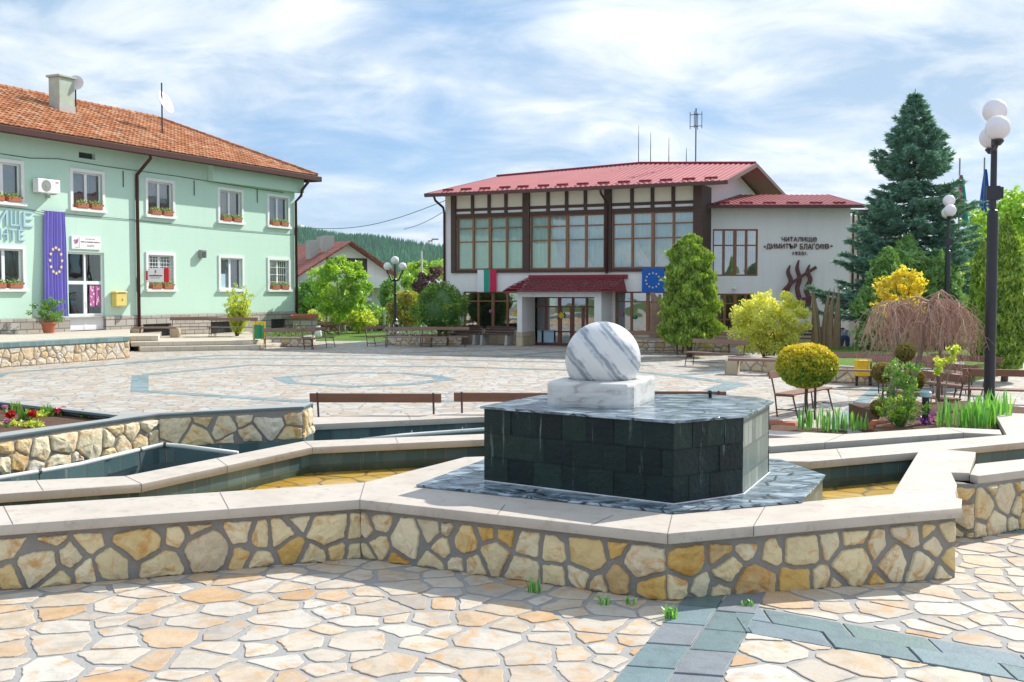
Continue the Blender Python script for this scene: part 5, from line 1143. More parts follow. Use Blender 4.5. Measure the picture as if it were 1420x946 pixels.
# slatted porch right of the wing
m = MB(); sl0, sl1 = WX1+.05, WX1+3.2
for k in range(13): x = sl0+.2+k*.235; m.box(x, x+.07, 1.2, 1.32, 2.3, 5.9)
m.box(sl0-.02, sl0+.14, 1.1, 1.3, -.05, 5.98); m.box(sl1, sl1+.14, 1.1, 1.3, -.05, 5.98); m.box(sl0, sl1+.14, 1.12, 1.28, 5.9, 6.05); m.box(sl0, sl1+.14, 1.12, 1.28, 2.2, 2.3); m.build('slatted_screen', M['timber'], ch_, WL, wr)
m = MB(); m.box(sl0, sl1+.1, 3.0, 3.2, -.05, 5.9); m.build('porch_wall', M['cream'], ch_, WL, wr)
q = thing('slatted_bench', 'dark slatted bench standing against the white wing behind the bronze blades', 'bench', D(1118, 480, 45.5).xy.to_3d()); m = MB()
for k in range(5): m.box(-1.0, 1.0, .20-.02*k if k > 1 else -.2+.16*k, (.24-.02*k) if k > 1 else -.06+.16*k, .42 if k < 2 else .30+.13*k, .46 if k < 2 else .40+.13*k)
m.build('slats', M['darkwood'], q); sub('side_frame', M['concrete'], q, (-.95, -.85, -.25, .3, 0, .41), (.85, .95, -.25, .3, 0, .41))
# ------------------------------------------------------------------ foliage builders
def nz3(P, f, seed=0.0): return np.array([noise.noise(Vector((p[0]*f+seed, p[1]*f, p[2]*f))) for p in P])
def trunk(mbx, p0, p1, r0, r1, k=5, wob=.04, n=8):
    p0, p1 = Vector(p0), Vector(p1); pts = []
    for i in range(k+1):
        t = i/k; w_ = wob*(1 if 0 < i < k else 0); pts.append(p0.lerp(p1, t)+Vector((random.uniform(-w_, w_), random.uniform(-w_, w_), 0)))
    mbx.tube(pts, [r0+(r1-r0)*i/k for i in range(k+1)], n)
def column_crown(root, name, mat, prof, n, size, asp, lump=.16, seed=0, up_bias=.6, sq=.12):
    # sprays standing on an uneven surface of revolution; prof: (height, radius)
    zs = np.array([p[0] for p in prof]); rs = np.array([p[1] for p in prof]); dens = np.interp(np.linspace(zs[0], zs[-1], 200), zs, rs)+.05
    zz_ = np.linspace(zs[0], zs[-1], 200); z = rng.choice(zz_, n, p=dens/dens.sum())+rng.normal(size=n)*.03; a = rng.random(n)*2*np.pi; r = np.interp(z, zs, rs)
    N0 = np.stack([np.cos(a), np.sin(a), np.zeros(n)], 1); Q = np.stack([np.cos(a)*r, np.sin(a)*r, z], 1)
    l1 = nz3(Q, 2.2/max(rs.max(), .3), seed)+.6*nz3(Q, 5.5/max(rs.max(), .3), seed+9)
    k = 1+lump*l1*1.6-sq*rng.random(n)**2*2.2+.06*rng.normal(size=n); P = np.stack([np.cos(a)*r*k, np.sin(a)*r*k, z+.08*size*rng.normal(size=n)], 1)
    U, V = leafaxes(n, size, N0, up_bias, asp, (0, 0, 1)); U = U+N0*size*.35*rng.random((n, 1)); rn = np.clip(.5+.32*l1+.22*rng.normal(size=n), 0, 1)
    o = leaves(name, P, U, V, mat, root, rn)
    core = MB(); core.lathe((0, 0, 0), [(max(.01, rr*.74), zz0) for zz0, rr in prof], 18); co_ = core.build('inner_foliage', mat, root, smooth=True); return o
def clump_crown(root, name, mat, centers, per, size, asp=.55, flat=.8):
    P, rn, N0 = [], [], []
    for (x, y, z, r) in centers:
        d = rdir(per); k = rng.random((per, 1))**.45; q = d*k*r*np.array([1, 1, flat])+np.array([x, y, z]); P.append(q); N0.append(d); rn.append(np.clip(.45+.25*rng.normal()+.22*rng.normal(size=per), 0, 1))
    P = np.concatenate(P); N0 = np.concatenate(N0); U, V = leafaxes(len(P), size, N0, 0, asp); return leaves(name, P, U, V, mat, root, np.concatenate(rn))
def ell_centers(n, rx, ry, rz, cz, rr, shell=.55, low=-1.0):
    out = []
    while len(out) < n:
        d = rdir(1)[0]
        if d[2] < low: continue
        k = shell+(1-shell)*random.random(); out.append((d[0]*rx*k, d[1]*ry*k, cz+d[2]*rz*k, rr*random.uniform(.65, 1.25)))
    return out
def branches(m, centers, base, r0, frac=.5, n=5):
    for c in random.sample(centers, min(len(centers), n)): 
        b = Vector(base); t = Vector(c[:3]); mid = b.lerp(t, .5)+Vector((0, 0, .12*(t-b).length)); m.tube([b, mid, t], [r0, r0*.6, r0*.2], 6)
def tree(nm, label, loc_, h, crown, mat, n=40, per=260, size=.07, trunk_h=None, tr=.08, bark='bark', group=None, cat='tree', rr=None, flat=.85, asp=.55):
    rx, ry, rz_c, cz = crown; t = thing(nm, label, cat, loc_, 0, group); m = MB(); th = trunk_h or cz; trunk(m, (0, 0, -.1), (0, 0, th), tr, tr*.55, 5, .03)
    cs_ = ell_centers(n, rx, ry, rz_c, cz, rr or rx*.32); branches(m, cs_, (0, 0, th*.75), tr*.5, n=min(14, n)); m.build('trunk', M[bark], t, smooth=True); clump_crown(t, 'crown', L[mat], cs_, per, size, asp, flat); return t
def gp(u, v, z=0.0): p = G(u, v, z); return (p.x, p.y, z)
def at(u, dep, z=0.0): return ((u-710)/1500*dep, dep, z)
def hz(v, dep): return 2.4+(405-v)*dep/1500
# big clipped thuja before the wing
t = thing('thuja_bush', 'tall dense green thuja bush with rounded top in front of the white facade', 'bush', at(957, 40)); m = MB(); trunk(m, (0, 0, -.1), (0, 0, 3), .12, .05); m.build('trunk', M['bark'], t)
column_crown(t, 'crown', L['thuja'], [(.5, .72), (.9, .92), (1.7, .95), (2.6, .86), (3.3, .74), (3.9, .60), (4.3, .40), (4.48, .12)], 30000, .068, .42, .30, 3)
t = thing('thuja_bush', 'broad round dark green conifer bush left of the concrete benches', 'bush', at(609, 48.5)); m = MB(); trunk(m, (0, 0, -.1), (0, 0, 2), .12, .05); trunk(m, (.35, 0, -.1), (.3, 0, 1.6), .07, .04); m.build('trunk', M['bark'], t)
cs_ = ell_centers(95, 1.12, 1.05, 1.12, 1.72, .34, .62, -.92); clump_crown(t, 'crown', L['bush'], cs_, 230, .055, .45); c = MB(); c.sphere((0, 0, 1.7), .98, 20, 12, 1.0); c.build('inner_foliage', L['bush'], t, smooth=True)
# golden shrub
t = thing('golden_shrub', 'bright yellow blossoming loose shrub behind the stone ended bench', 'shrub', at(1066, 38)); m = MB()
cs_ = ell_centers(84, 1.3, 1.2, 1.15, 1.30, .33, .5, -.96)
for k in range(12): a_ = random.uniform(0, 6.28); c = random.choice(cs_); m.tube([(.12*math.cos(a_), .12*math.sin(a_), -.05), (.35*math.cos(a_), .35*math.sin(a_), .45), c[:3]], [.035, .025, .008], 6)
m.build('stems', M['bark'], t, smooth=True); clump_crown(t, 'foliage', L['yellow'], cs_, 190, .055, .5)
sh = [(math.cos(a)*1.30*math.cos(e_), math.sin(a)*1.2*math.cos(e_), 1.32+1.12*math.sin(e_), .17) for a, e_ in zip(rng.random(40)*6.283, rng.random(40)*1.6-.4)]; clump_crown(t, 'outer_sprays', L['yellow'], sh, 50, .05, .5)
# golden ball on a stem
def ball_tree(loc_, h0, r, sz_, label, mat='ball', n=15000, size=.026, nm='ball_tree', tr=.035):
    t = thing(nm, label, 'tree', loc_); m = MB(); trunk(m, (0, 0, -.05), (0, 0, h0), tr, tr*.7, 5, .01); m.build('trunk', M['bark'], t, smooth=True)
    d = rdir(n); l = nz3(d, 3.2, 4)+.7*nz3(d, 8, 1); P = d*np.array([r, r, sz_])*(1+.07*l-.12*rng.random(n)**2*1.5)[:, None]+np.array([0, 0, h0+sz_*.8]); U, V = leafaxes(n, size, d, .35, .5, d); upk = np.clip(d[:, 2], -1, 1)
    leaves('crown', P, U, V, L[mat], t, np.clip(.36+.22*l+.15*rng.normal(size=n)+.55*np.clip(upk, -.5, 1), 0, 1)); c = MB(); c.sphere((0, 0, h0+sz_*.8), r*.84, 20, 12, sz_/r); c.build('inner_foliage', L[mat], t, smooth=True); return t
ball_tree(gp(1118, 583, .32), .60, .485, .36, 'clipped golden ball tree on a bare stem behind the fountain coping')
t = thing('support_stake', 'reddish wooden stake beside the stem of the golden ball tree', 'stake', gp(1130, 578, .32)); m = MB(); m.tube([(0, 0, -.05), (0, 0, .85)], .022, 8); m.build('stake_pole', M['rustmetal'], t)
# spruce
def spruce(loc_, H, Rb, label, nm='blue_spruce', whorls=30, mat='spruce'):
    t = thing(nm, label, 'tree', loc_); m = MB(); m.tube([(0, 0, -.2), (.03, 0, H*.5), (0, 0, H)], [.24, .13, .012], 8)
    P, U, V, rn = [], [], [], []
    for i in range(whorls):
        f = i/(whorls-1); z = 1.75+(H-2.02)*(f**.95); Lb = Rb*(1-f)**.92*random.uniform(.8, 1.12)+.08; nb = 10 if f < .8 else 7; ph = random.random()*6.28
        for k in range(nb):
            a = ph+k*6.283/nb+random.uniform(-.25, .25); l = Lb*random.choice((.6, .8, .95, 1.08, 1.25)); dx, dy = math.cos(a), math.sin(a); pts = []; droop = .34 if f < .6 else .05
            for q in range(7): s = q/6; pts.append(Vector((dx*l*s, dy*l*s, z-droop*l*s*(1-.0*s)+.36*l*s*s*(1.0 if f < .6 else 1.1))))
            m.tube(pts[:6], [.028*(1-f*.6)*(1-q/7) + .004 for q in range(6)], 4, False)
            nt_ = int(18+46*l/1.2)
            for q in range(nt_):
                s = .12+.88*math.sqrt(random.random()); b = pts[int(s*5.99)].lerp(pts[min(6, int(s*5.99)+1)], s*5.99-int(s*5.99)); side = random.choice((-1, 1)); wl2 = (.42*(1-s)+.10)*min(1, l)*.9; off = side*random.random()*wl2
                px_, py_ = -dy*off+dx*abs(off)*.55, dx*off+dy*abs(off)*.55; c = Vector((b.x+px_, b.y+py_, b.z-abs(off)*.30-random.random()*.05)); td = Vector((-dy*side*.7+dx*.75, dx*side*.7+dy*.75, random.uniform(-.25, .15))).normalized()
                for _ in range(5):
                    ln = random.uniform(.08, .16); nd = (td+Vector((random.gauss(0, .45), random.gauss(0, .45), random.gauss(0, .35)))).normalized(); P.append(c+nd*ln*.5+td*random.uniform(-.06, .1)); U.append(nd*ln); w_ = nd.cross(Vector((random.gauss(0, 1), random.gauss(0, 1), random.gauss(0, 1)))).normalized(); V.append(w_*.021); rn.append(min(1, max(0, .25+.5*s*random.random()+.15*random.gauss(0, 1)+.2*(k % 3 == 0))))
    m.build('trunk', M['bark'], t, smooth=True); leaves('needle_branches', np.array(P), np.array(U), np.array(V), L[mat], t, np.array(rn)); return t
spruce(at(1264, 41), hz(126, 41), 3.0, 'tall blue green spruce with layered branches beside the white wing', whorls=34)
# cones hanging near the top are part of the crown's colour; junipers in front of it
def juniper(loc_, h, r, label, seed, mat='juniper', n=9000, grp='broad junipers below the spruce'):
    t = thing('juniper_bush', label, 'bush', loc_, 0, grp); m = MB(); trunk(m, (0, 0, -.1), (0, 0, h*.6), .08, .03); m.build('trunk', M['bark'], t)
    column_crown(t, 'crown', L[mat], [(.1, r*.6), (h*.15, r*.92), (h*.4, r), (h*.65, r*.85), (h*.85, r*.5), (h, r*.1)], n, .13, .36, .30, seed, .35, .2); return t
juniper(at(1229, 37), hz(345, 37), .90, 'tall dark juniper bush directly behind the bench with the yellow bin', 5)
juniper(at(1258, 38.5), hz(328, 38.5), 1.15, 'widest pale tipped juniper bush under the spruce branches', 8)
juniper(at(1302, 38.0), hz(352, 38.0), .95, 'juniper bush behind the pole of the second globe lamp', 15)
# right hand column thuja and the light green trees behind
t = thing('column_thuja', 'tall narrow columnar thuja at the right edge behind the nearest lamp', 'tree', at(1394, 29)); m = MB(); trunk(m, (0, 0, -.1), (0, 0, 2.5), .1, .05); m.build('trunk', M['bark'], t)
column_crown(t, 'crown', L['thuja'], [(.35, .30), (.7, .55), (1.4, .66), (2.4, .60), (3.3, .42), (4.0, .22), (4.45, .03)], 22000, .055, .4, .10, 33)
t = thing('column_thuja', 'slim dark columnar thuja half hidden by the pole of the nearest lamp', 'tree', at(1362, 33)); m = MB(); trunk(m, (0, 0, -.1), (0, 0, 2.5), .1, .05); m.build('trunk', M['bark'], t)
column_crown(t, 'crown', L['thuja'], [(.3, .22), (.7, .36), (1.6, .40), (2.6, .34), (3.5, .20), (3.95, .03)], 9000, .06, .4, .10, 39)
tree('maple_tree', 'large light green leafy tree at the right edge behind the columnar thuja', at(1425, 46), 0, (2.6, 2.2, 2.6, 4.1), 'bright', 120, 70, .12, 2.4, .14, rr=.5, group='light green trees on the right')
tree('maple_tree', 'yellow green leafy tree between the second lamp and the columnar thuja', at(1352, 52), 0, (1.9, 1.8, 1.9, 3.3), 'limegreen', 90, 60, .11, 2, .12, rr=.42, group='light green trees on the right')
tree('maple_tree', 'low lime green tree behind the red twigged weeping tree', at(1330, 44), 0, (1.4, 1.3, 1.1, 1.9), 'limegreen', 60, 70, .10, 1.4, .08, rr=.34, group='light green trees on the right')
tree('maple_tree', 'far bright green tree showing right of the nearest lamp top', at(1395, 70), 0, (3.5, 2.5, 3.2, 5.2), 'bright', 90, 80, .2, 3, .16, rr=.7, group='light green trees on the right')
tree('golden_maple', 'small golden leaved tree in front of the junipers above the weeping branches', at(1248, 25), 0, (.58, .5, .62, 2.35), 'gold', 46, 40, .055, 1.9, .035, rr=.15)
# weeping tree: two leaning trunks and hanging bare twigs
wt_ = thing('weeping_tree', 'leafless weeping tree with reddish hanging twigs on two leaning trunks', 'tree', at(1287, 19, .3))
m = MB(); S_ = 19/1500
def wpt(u, v, dy=0): return Vector(((u-1287)*S_, dy, hz(v, 19)-.3))
top1, top2 = wpt(1240, 425, .1), wpt(1290, 418, 0)
m.tube([wpt(1241, 575, .1), wpt(1242, 530, .1), wpt(1246, 480, .08), top1], [.06, .05, .045, .03], 8); m.tube([wpt(1258, 580, 0), wpt(1268, 530, 0), wpt(1282, 470, 0), top2], [.055, .048, .042, .03], 8); m.tube([wpt(1310, 560, .25), wpt(1312, 470, .2), wpt(1312, 425, .1)], [.04, .035, .02], 8)
m.build('trunk', M['palebark'], wt_, smooth=True)
m = MB(); bp, bu, bv = [], [], []
tops = [(top1, .40, 8), (top2, .56, 11), (wpt(1322, 426, .1), .50, 10)]
def twig(p, d, l, r, drop, side):           # a crooked twig that gives way to gravity
    pts = [p.copy()]; v = d.normalized(); n = 6
    for q in range(n):
        v = (v+Vector((random.gauss(0, .22), random.gauss(0, .22), -drop+random.gauss(0, .10)))).normalized(); pts.append(pts[-1]+v*l/n)
    m.tube(pts, [r*(1-q/(n+1.5))+.0012 for q in range(n+1)], 4, False)
    if side:
        for q in range(1, n+1):
            for _ in range(random.choice((0, 1, 1))): twig(pts[q], Vector((random.gauss(0, 1), random.gauss(0, 1), random.uniform(-.9, .2))), l*random.uniform(.25, .5), r*.5, .35, False)
    else:
        bp.append(pts[random.randint(2, n)]); dd = Vector((random.gauss(0, 1), random.gauss(0, 1), random.gauss(0, 1))).normalized(); bu.append(dd*.013); bv.append(dd.cross(Vector((0, .3, 1))).normalized()*.007)
for tp, rad, cnt in tops:
    for k in range(cnt):
        a = k*6.283/cnt+random.uniform(-.3, .3); rr = rad*random.uniform(.55, 1.05); dx, dy = math.cos(a), math.sin(a)*.9; rise = random.uniform(.04, .24); pts = [tp+Vector((0, 0, random.uniform(-.15, .02)))]
        for q in range(1, 9): s = q/8; pts.append(pts[0]+Vector((dx*rr*s**.8+random.gauss(0, .025), dy*rr*s**.8+random.gauss(0, .025), rise*math.sin(min(1, s*1.9)*math.pi*.5)-(.42+rise)*max(0, s-.4)**1.6*1.6)))
        m.tube(pts, [.019*(1-q/9.5)+.003 for q in range(9)], 5, False)
        for q in range(2, 9):
            for _ in range(random.choice((1, 2))): twig(pts[q], Vector((dx*.7+random.gauss(0, .6), dy*.7+random.gauss(0, .6), random.uniform(-.6, .3))), random.uniform(.30, .95), .0058, .5, True)
m.build('hanging_twigs', M['twig'], wt_); leaves('buds', np.array(bp), np.array(bu), np.array(bv), L['budtwig'], wt_)
# small rounded brown conifers inside the bed behind the ledge
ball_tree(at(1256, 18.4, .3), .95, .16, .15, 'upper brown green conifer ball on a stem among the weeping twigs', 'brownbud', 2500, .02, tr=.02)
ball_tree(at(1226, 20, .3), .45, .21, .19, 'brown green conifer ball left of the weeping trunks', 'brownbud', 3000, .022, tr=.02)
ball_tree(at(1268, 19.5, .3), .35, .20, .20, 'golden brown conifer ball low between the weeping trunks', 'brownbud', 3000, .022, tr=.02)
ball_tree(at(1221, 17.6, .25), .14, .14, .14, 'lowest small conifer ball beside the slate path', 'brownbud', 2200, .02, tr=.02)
t = thing('rose_shrub', 'upright green rose shrub in front of the weeping trunks', 'shrub', gp(1249, 592, .40)); m = MB(); cs_ = [(random.gauss(0, .13), random.gauss(0, .12), .06+.9*k/64, random.uniform(.05, .10)) for k in range(64)]
for c in random.sample(cs_, 14): m.tube([(c[0]*.2, c[1]*.2, -.05), (c[0]*.6, c[1]*.6, c[2]*.5), c[:3]], [.012, .009, .004], 5)
m.build('stems', M['palebark'], t); clump_crown(t, 'foliage', L['mid'], cs_, 34, .026, .42)
t2_ = clump_crown(t, 'young_tips', L['bright'], [(c[0]*1.15, c[1]*1.1, c[2]+.08, .07) for c in cs_[:22]], 34, .026, .5)
for u, v, n, h, sp, lb in ((1140, 598, 60, .40, .34, 'clump of green iris blades below the golden ball tree'), (1183, 598, 34, .30, .22, 'thin clump of iris blades right of the golden ball clump'), (1340, 594, 95, .48, .40, 'large bright green iris clump before the nearest lamp pole'), (1375, 588, 70, .55, .28, 'tall iris clump at the foot of the nearest lamp pole')):
    tuft('iris_clump', lb, 'plant', gp(u, v-2, .42), n, h, L['iris'], sp, group='iris clumps behind the ledge', wd=.016, lean=.3)
P = rng.normal(size=(90, 3))*np.array([.12, .08, .05])+np.array([0, 0, .08]); a_, b_ = leafaxes(90, .03, aspect=.7); o = leaves('violet_plant', P, a_, b_, L['violet']); o.location = gp(1284, 588, .42); tag(o, 'violet flowers beside the dark bollard lamp behind the ledge', 'flowers')
for u, v, h, lb in ((1312, 560, 1.15, 'thin sapling with yellow green leaves before the slatted benches'), (1293, 575, .95, 'leaning thin sapling left of the slatted benches')):
    t = thing('young_sapling', lb, 'sapling', gp(u-6, 588, .4)); m = MB(); m.tube([(0, 0, -.05), (.05, 0, h*.5), (.16, 0, h)], [.012, .01, .004], 6); m.build('stem', M['palebark'], t); clump_crown(t, 'leaves', L['limegreen'], [(.16, 0, h, .10), (.13, 0, h*.85, .08), (.18, .03, h*.95, .08)], 34, .035, .6)
# beds and low walls behind the ledge
bd1 = thing('planting_bed', 'soil bed with rough rock edge behind the ledge on the right', 'flower bed', gp(1250, 590, 0)); o2 = lambda P, o=bd1.location: [(p[0]-o.x, p[1]-o.y) for p in P]
m = MB(); m.prism(o2([G2(1069, 597, CZ), G2(1171, 601.6, CZ), G2(1175, 597, .4), G2(1069, 588, .4)]), 0, .40); m.prism(o2([G2(1205, 599.5, CZ), G2(1310, 592.4, CZ), G2(1388, 595.8, CZ), (8.9, 18.5), (8.2, 19.6), (6.0, 19.2), G2(1222, 575, .4)]), 0, .415); m.build('soil', M['soil'], bd1)
m = MB()
for u, v, r in ((1075, 590, .16), (1098, 592, .2), (1218, 590, .15), (1232, 596, .12), (1300, 590, .1)): m.M = Matrix.Translation(G(u, v, .36)-bd1.location) @ Matrix.Rotation(random.random()*3, 4, 'Z'); m.lathe((0, 0, 0), [(r*.9, -.06), (r, .02), (r*.7, .075), (r*.2, .085)], 7)
m.M = None; m.build('edge_rock', M['terracotta'], bd1)
bol = thing('bollard_lamp', 'short black bollard lamp with pale head beside the violet flowers', 'bollard', gp(1283, 589, .41)); m = MB(); m.tube([(0, 0, 0), (0, 0, .42)], .055, 12); m.build('post', M['black'], bol); m = MB(); m.lathe((0, 0, .42), [(.085, 0), (.085, .07), (.05, .09)], 14); m.build('head', M['lettergrey'], bol)
def lowwall(nm, label, pts, h, th=.3, tab=PALEW, rad=.3, cap='stepstone'):
    c = sum((Vector(p) for p in pts), Vector((0, 0)))/len(pts); t = thing(nm, label, 'wall', (c.x, c.y, 0)); ms, mm = MB(), MB(); wall_run(pts, lambda x, y: 0.0, h, 0, tab, ms, mm, rad=rad, gap=.03, thick=th); ms.build('stone_facing', M['stone'], t, (-c.x, -c.y, 0)); mm.build('mortar_backing', M['mortar'], t, (-c.x, -c.y, 0)); return t
lowwall('planter_wall', 'low rubble planter wall behind the row of benches before the thuja', [at(880, 43), at(948, 41.5), at(1014, 41)] and [at(880, 43)[:2], at(948, 42.3)[:2], at(1012, 41.6)[:2]], .55, .5)
lowwall('planter_wall', 'low rubble planter wall between the stone ends and the golden shrub', [at(1010, 33.5)[:2], at(1075, 32)[:2], at(1090, 33.5)[:2]], .42, .5)
lowwall('planter_wall', 'low stone border of the grass patch behind the bench with the yellow bin', [at(1130, 29)[:2], at(1225, 27.5)[:2], at(1330, 27.4)[:2], at(1340, 30)[:2]], .45, .3)
lowwall('planter_wall', 'low pale stone planter wall behind the left bench and green bin', [at(362, 47.5)[:2], at(430, 47)[:2], at(436, 50)[:2]], .42, .4)
lowwall('planter_wall', 'low stone planter wall behind the benches below the conifer bush', [at(536, 48.6)[:2], at(590, 47.8)[:2], at(640, 49)[:2]], .42, .4)
m = MB(); m.prism([at(1130, 29.1)[:2], at(1225, 27.65)[:2], at(1330, 27.6)[:2], at(1420, 34)[:2], at(1300, 40)[:2], at(1140, 39)[:2]], 0, .43); tag(m.build('grass_patch', M['grass']), kind='structure')
m = MB(); m.prism([at(362, 47.6)[:2], at(430, 47.1)[:2], at(436, 50)[:2], at(366, 51)[:2]], 0, .40); m.prism([at(536, 48.7)[:2], at(590, 47.9)[:2], at(640, 49)[:2], at(640, 51.5)[:2], at(540, 52)[:2]], 0, .40); m.prism([at(880, 43.1)[:2], at(1012, 41.7)[:2], at(1010, 44)[:2], at(885, 45)[:2]], 0, .5); tag(m.build('planter_soil', M['soil']), kind='structure')
for u, d_, w_, h_, mt, lb in ((385, 48.2, .3, .28, 'mid', 'low green plant left in the planter behind the left bench'), (414, 48.2, .34, .38, 'bush', 'bluish green plant at the right end of the left planter'), (560, 49.5, .5, .4, 'whitepetal', 'white flowering plants in the planter below the conifer bush'), (590, 49.4, .45, .38, 'whitepetal', 'second patch of white flowers nearer the conifer trunk')):
    P = rng.normal(size=(300, 3))*np.array([w_, .2, h_*.4])+np.array([0, 0, h_*.4]); a_, b_ = leafaxes(300, .05, aspect=.5); o = leaves('planter_plant', P, a_, b_, L[mt]); o.location = at(u, d_, .4); tag(o, lb, 'plant', 'plants in the planters')
# shrubs by the green house
t = thing('upright_shrub', 'yellow green upright shrub standing before the green wall', 'shrub', at(328, 50, .3)); m = MB(); cs_ = []
for k in range(60):
    a = random.uniform(0, 6.283); r = random.uniform(.05, .75); hh = random.uniform(.9, 2.55)*(1-.25*(r/.75)**2); m.tube([(0.03*math.cos(a), .03*math.sin(a), 0), (r*.35*math.cos(a), r*.35*math.sin(a), hh*.4), (r*math.cos(a), r*math.sin(a), hh)], [.02, .014, .004], 4, False)
    for q in range(5): s = .35+.65*q/4; cs_.append((r*s*math.cos(a), r*s*math.sin(a), hh*s, .12))
m.build('stems', M['bark'], t); clump_crown(t, 'foliage', L['limegreen'], cs_, 26, .05, .4)
pot = thing('potted_shrub', 'leafy green shrub in an orange terracotta pot on the terrace', 'potted plant', GF.w(-17.35, -.9, TZ)); m = MB(); m.lathe((0, 0, 0), [(.20, 0), (.27, .34), (.31, .35), (.31, .42), (.27, .42), (.25, .38)], 18); m.build('pot', M['terracotta'], pot, smooth=False)
cs_ = [(random.gauss(0, .28), random.gauss(0, .24), random.uniform(.5, 1.35), .15) for _ in range(36)]; m = MB()
for c in cs_[:16]: m.tube([(0, 0, .38), (c[0]*.5, c[1]*.5, c[2]*.65), c[:3]], [.014, .01, .004], 5)
m.build('stems', M['palebark'], pot); clump_crown(pot, 'foliage', L['mid'], cs_, 46, .055, .35)
# trees, fence and houses behind the plaza's left gap
tree('birch_tree', 'bright green birch tree with pale thin trunk before the white house', at(470, 60), 0, (1.75, 1.5, 1.75, 2.55), 'bright', 110, 95, .085, 1.9, .07, 'palebark', rr=.36)
tree('garden_tree', 'round light green garden tree left of the three globe lamp', at(538, 66), 0, (.8, .8, .6, .85), 'bright', 30, 150, .09, 1.1, .06, rr=.38, group='garden trees behind the fence')
tree('garden_tree', 'dark green conical garden tree between white house and lamp', at(541, 74), 0, (.55, .55, 1.5, 1.9), 'mid', 34, 160, .09, 1.3, .06, rr=.42, group='garden trees behind the fence')
tree('garden_tree', 'orange tinged young tree right of the three globe lamp', at(564, 60), 0, (.95, .9, 1.1, 1.45), 'orange', 32, 150, .075, 1.1, .05, rr=.34, group='garden trees behind the fence')
tree('garden_tree', 'lime green garden tree above the orange tinged one', at(560, 78), 0, (1.5, 1.2, 1.3, 2.2), 'bright', 32, 150, .11, 1.5, .07, rr=.5, group='garden trees behind the fence')
tree('garden_tree', 'far yellow green tree beside the street lamp under the forest hill', at(594, 105), 0, (2.0, 2, 1.6, 4.0), 'bright', 30, 130, .16, 3, .12, rr=.75, group='garden trees behind the fence')
tree('garden_tree', 'purple leaved tree peeping over the round conifer bush', at(607, 70), 0, (1.6, 1.4, 1.2, 2.7), 'purple', 30, 120, .09, 1.8, .08, rr=.4, group='garden trees behind the fence')
tree('garden_tree', 'low yellow green bush beside the tiled garden wall', at(447, 66), 0, (.8, .7, .6, .85), 'limegreen', 22, 130, .08, .6, .05, rr=.3, group='garden trees behind the fence')
tree('garden_tree', 'dense green tree filling the gap left of the birch', at(432, 75), 0, (1.6, 1.4, 1.5, 1.8), 'mid', 36, 170, .11, 1.4, .08, rr=.55, group='garden trees behind the fence')
tree('garden_tree', 'pale green bush at the foot of the birch', at(497, 63), 0, (.9, .8, .6, .8), 'limegreen', 30, 120, .085, .6, .05, rr=.36, group='garden trees behind the fence')
fe = thing('wire_fence', 'wire garden fence on pale concrete posts behind the grass strip', 'fence', at(495, 64)); c0 = Vector(at(495, 64))
for u in (437, 455, 478, 494.5, 507, 515, 533, 539, 552, 566, 590): 
    p = Vector(at(u, 64))-c0; m = MB(); m.box(p.x-.05, p.x+.05, -.05, .05, -.1, 1.25); m.build('post', M['concrete'], fe)
m = MB(); x0, x1 = Vector(at(437, 64)).x-c0.x, Vector(at(600, 64)).x-c0.x
for k in range(9): m.tube([(x0, 0, .08+k*.14), (x1, 0, .08+k*.14)], .006, 4)
for k in range(48): x = x0+(x1-x0)*k/47; m.tube([(x, 0, .05), (x, 0, 1.2)], .004, 4)
m.build('wire_mesh', M['greycurtain'], fe)
hd = thing('hedge', 'dark green hedge along the wire fence', 'hedge', at(500, 67)); P = rng.random((9000, 3))*np.array([8.5, 1.4, 1.7])-np.array([4.6, .7, 0]); P[:, 2] *= .7+.3*np.sin(P[:, 0]*2.1); a_, b_ = leafaxes(9000, .1, aspect=.5); leaves('foliage', P, a_, b_, L['mid'], hd)
gwl = thing('garden_wall', 'short white brick garden wall with orange tile cap beside the green house corner', 'wall', at(425, 58)); sub('wall_body', M['ashlar'], gwl, (-.7, .55, -.15, .15, 0, 1.02)); m = MB()
for k in range(9): x = -.75+k*.155; m.tube([(x, -.3, 1.06), (x, .3, 1.16)], .085, 8)
m.build('tile_cap', M['terracotta'], gwl)
fw = thing('firewood_pile', 'heap of cut branches and firewood beside the wire fence', 'firewood', at(455, 61)); m = MB()
for k in range(46): x, z = random.uniform(-.8, 1.0), random.uniform(.03, .6); a = random.uniform(-.6, .6); m.tube([(x-.4*math.cos(a), random.uniform(-.3, .3), z-.3*math.sin(a)+.1), (x+.4*math.cos(a), random.uniform(-.3, .3), z+.3*math.sin(a)+.1)], random.uniform(.015, .045), 6)
m.build('cut_branches', M['stump'], fw)
ws = thing('white_sack', 'white plastic sack slumped against the firewood heap', 'sack', at(441, 57)); m = MB(); m.lathe((0, 0, 0), [(.16, 0), (.20, .12), (.17, .35), (.10, .52), (.13, .60), (.05, .62)], 12); m.build('sack_body', M['pvc'], ws, smooth=True)
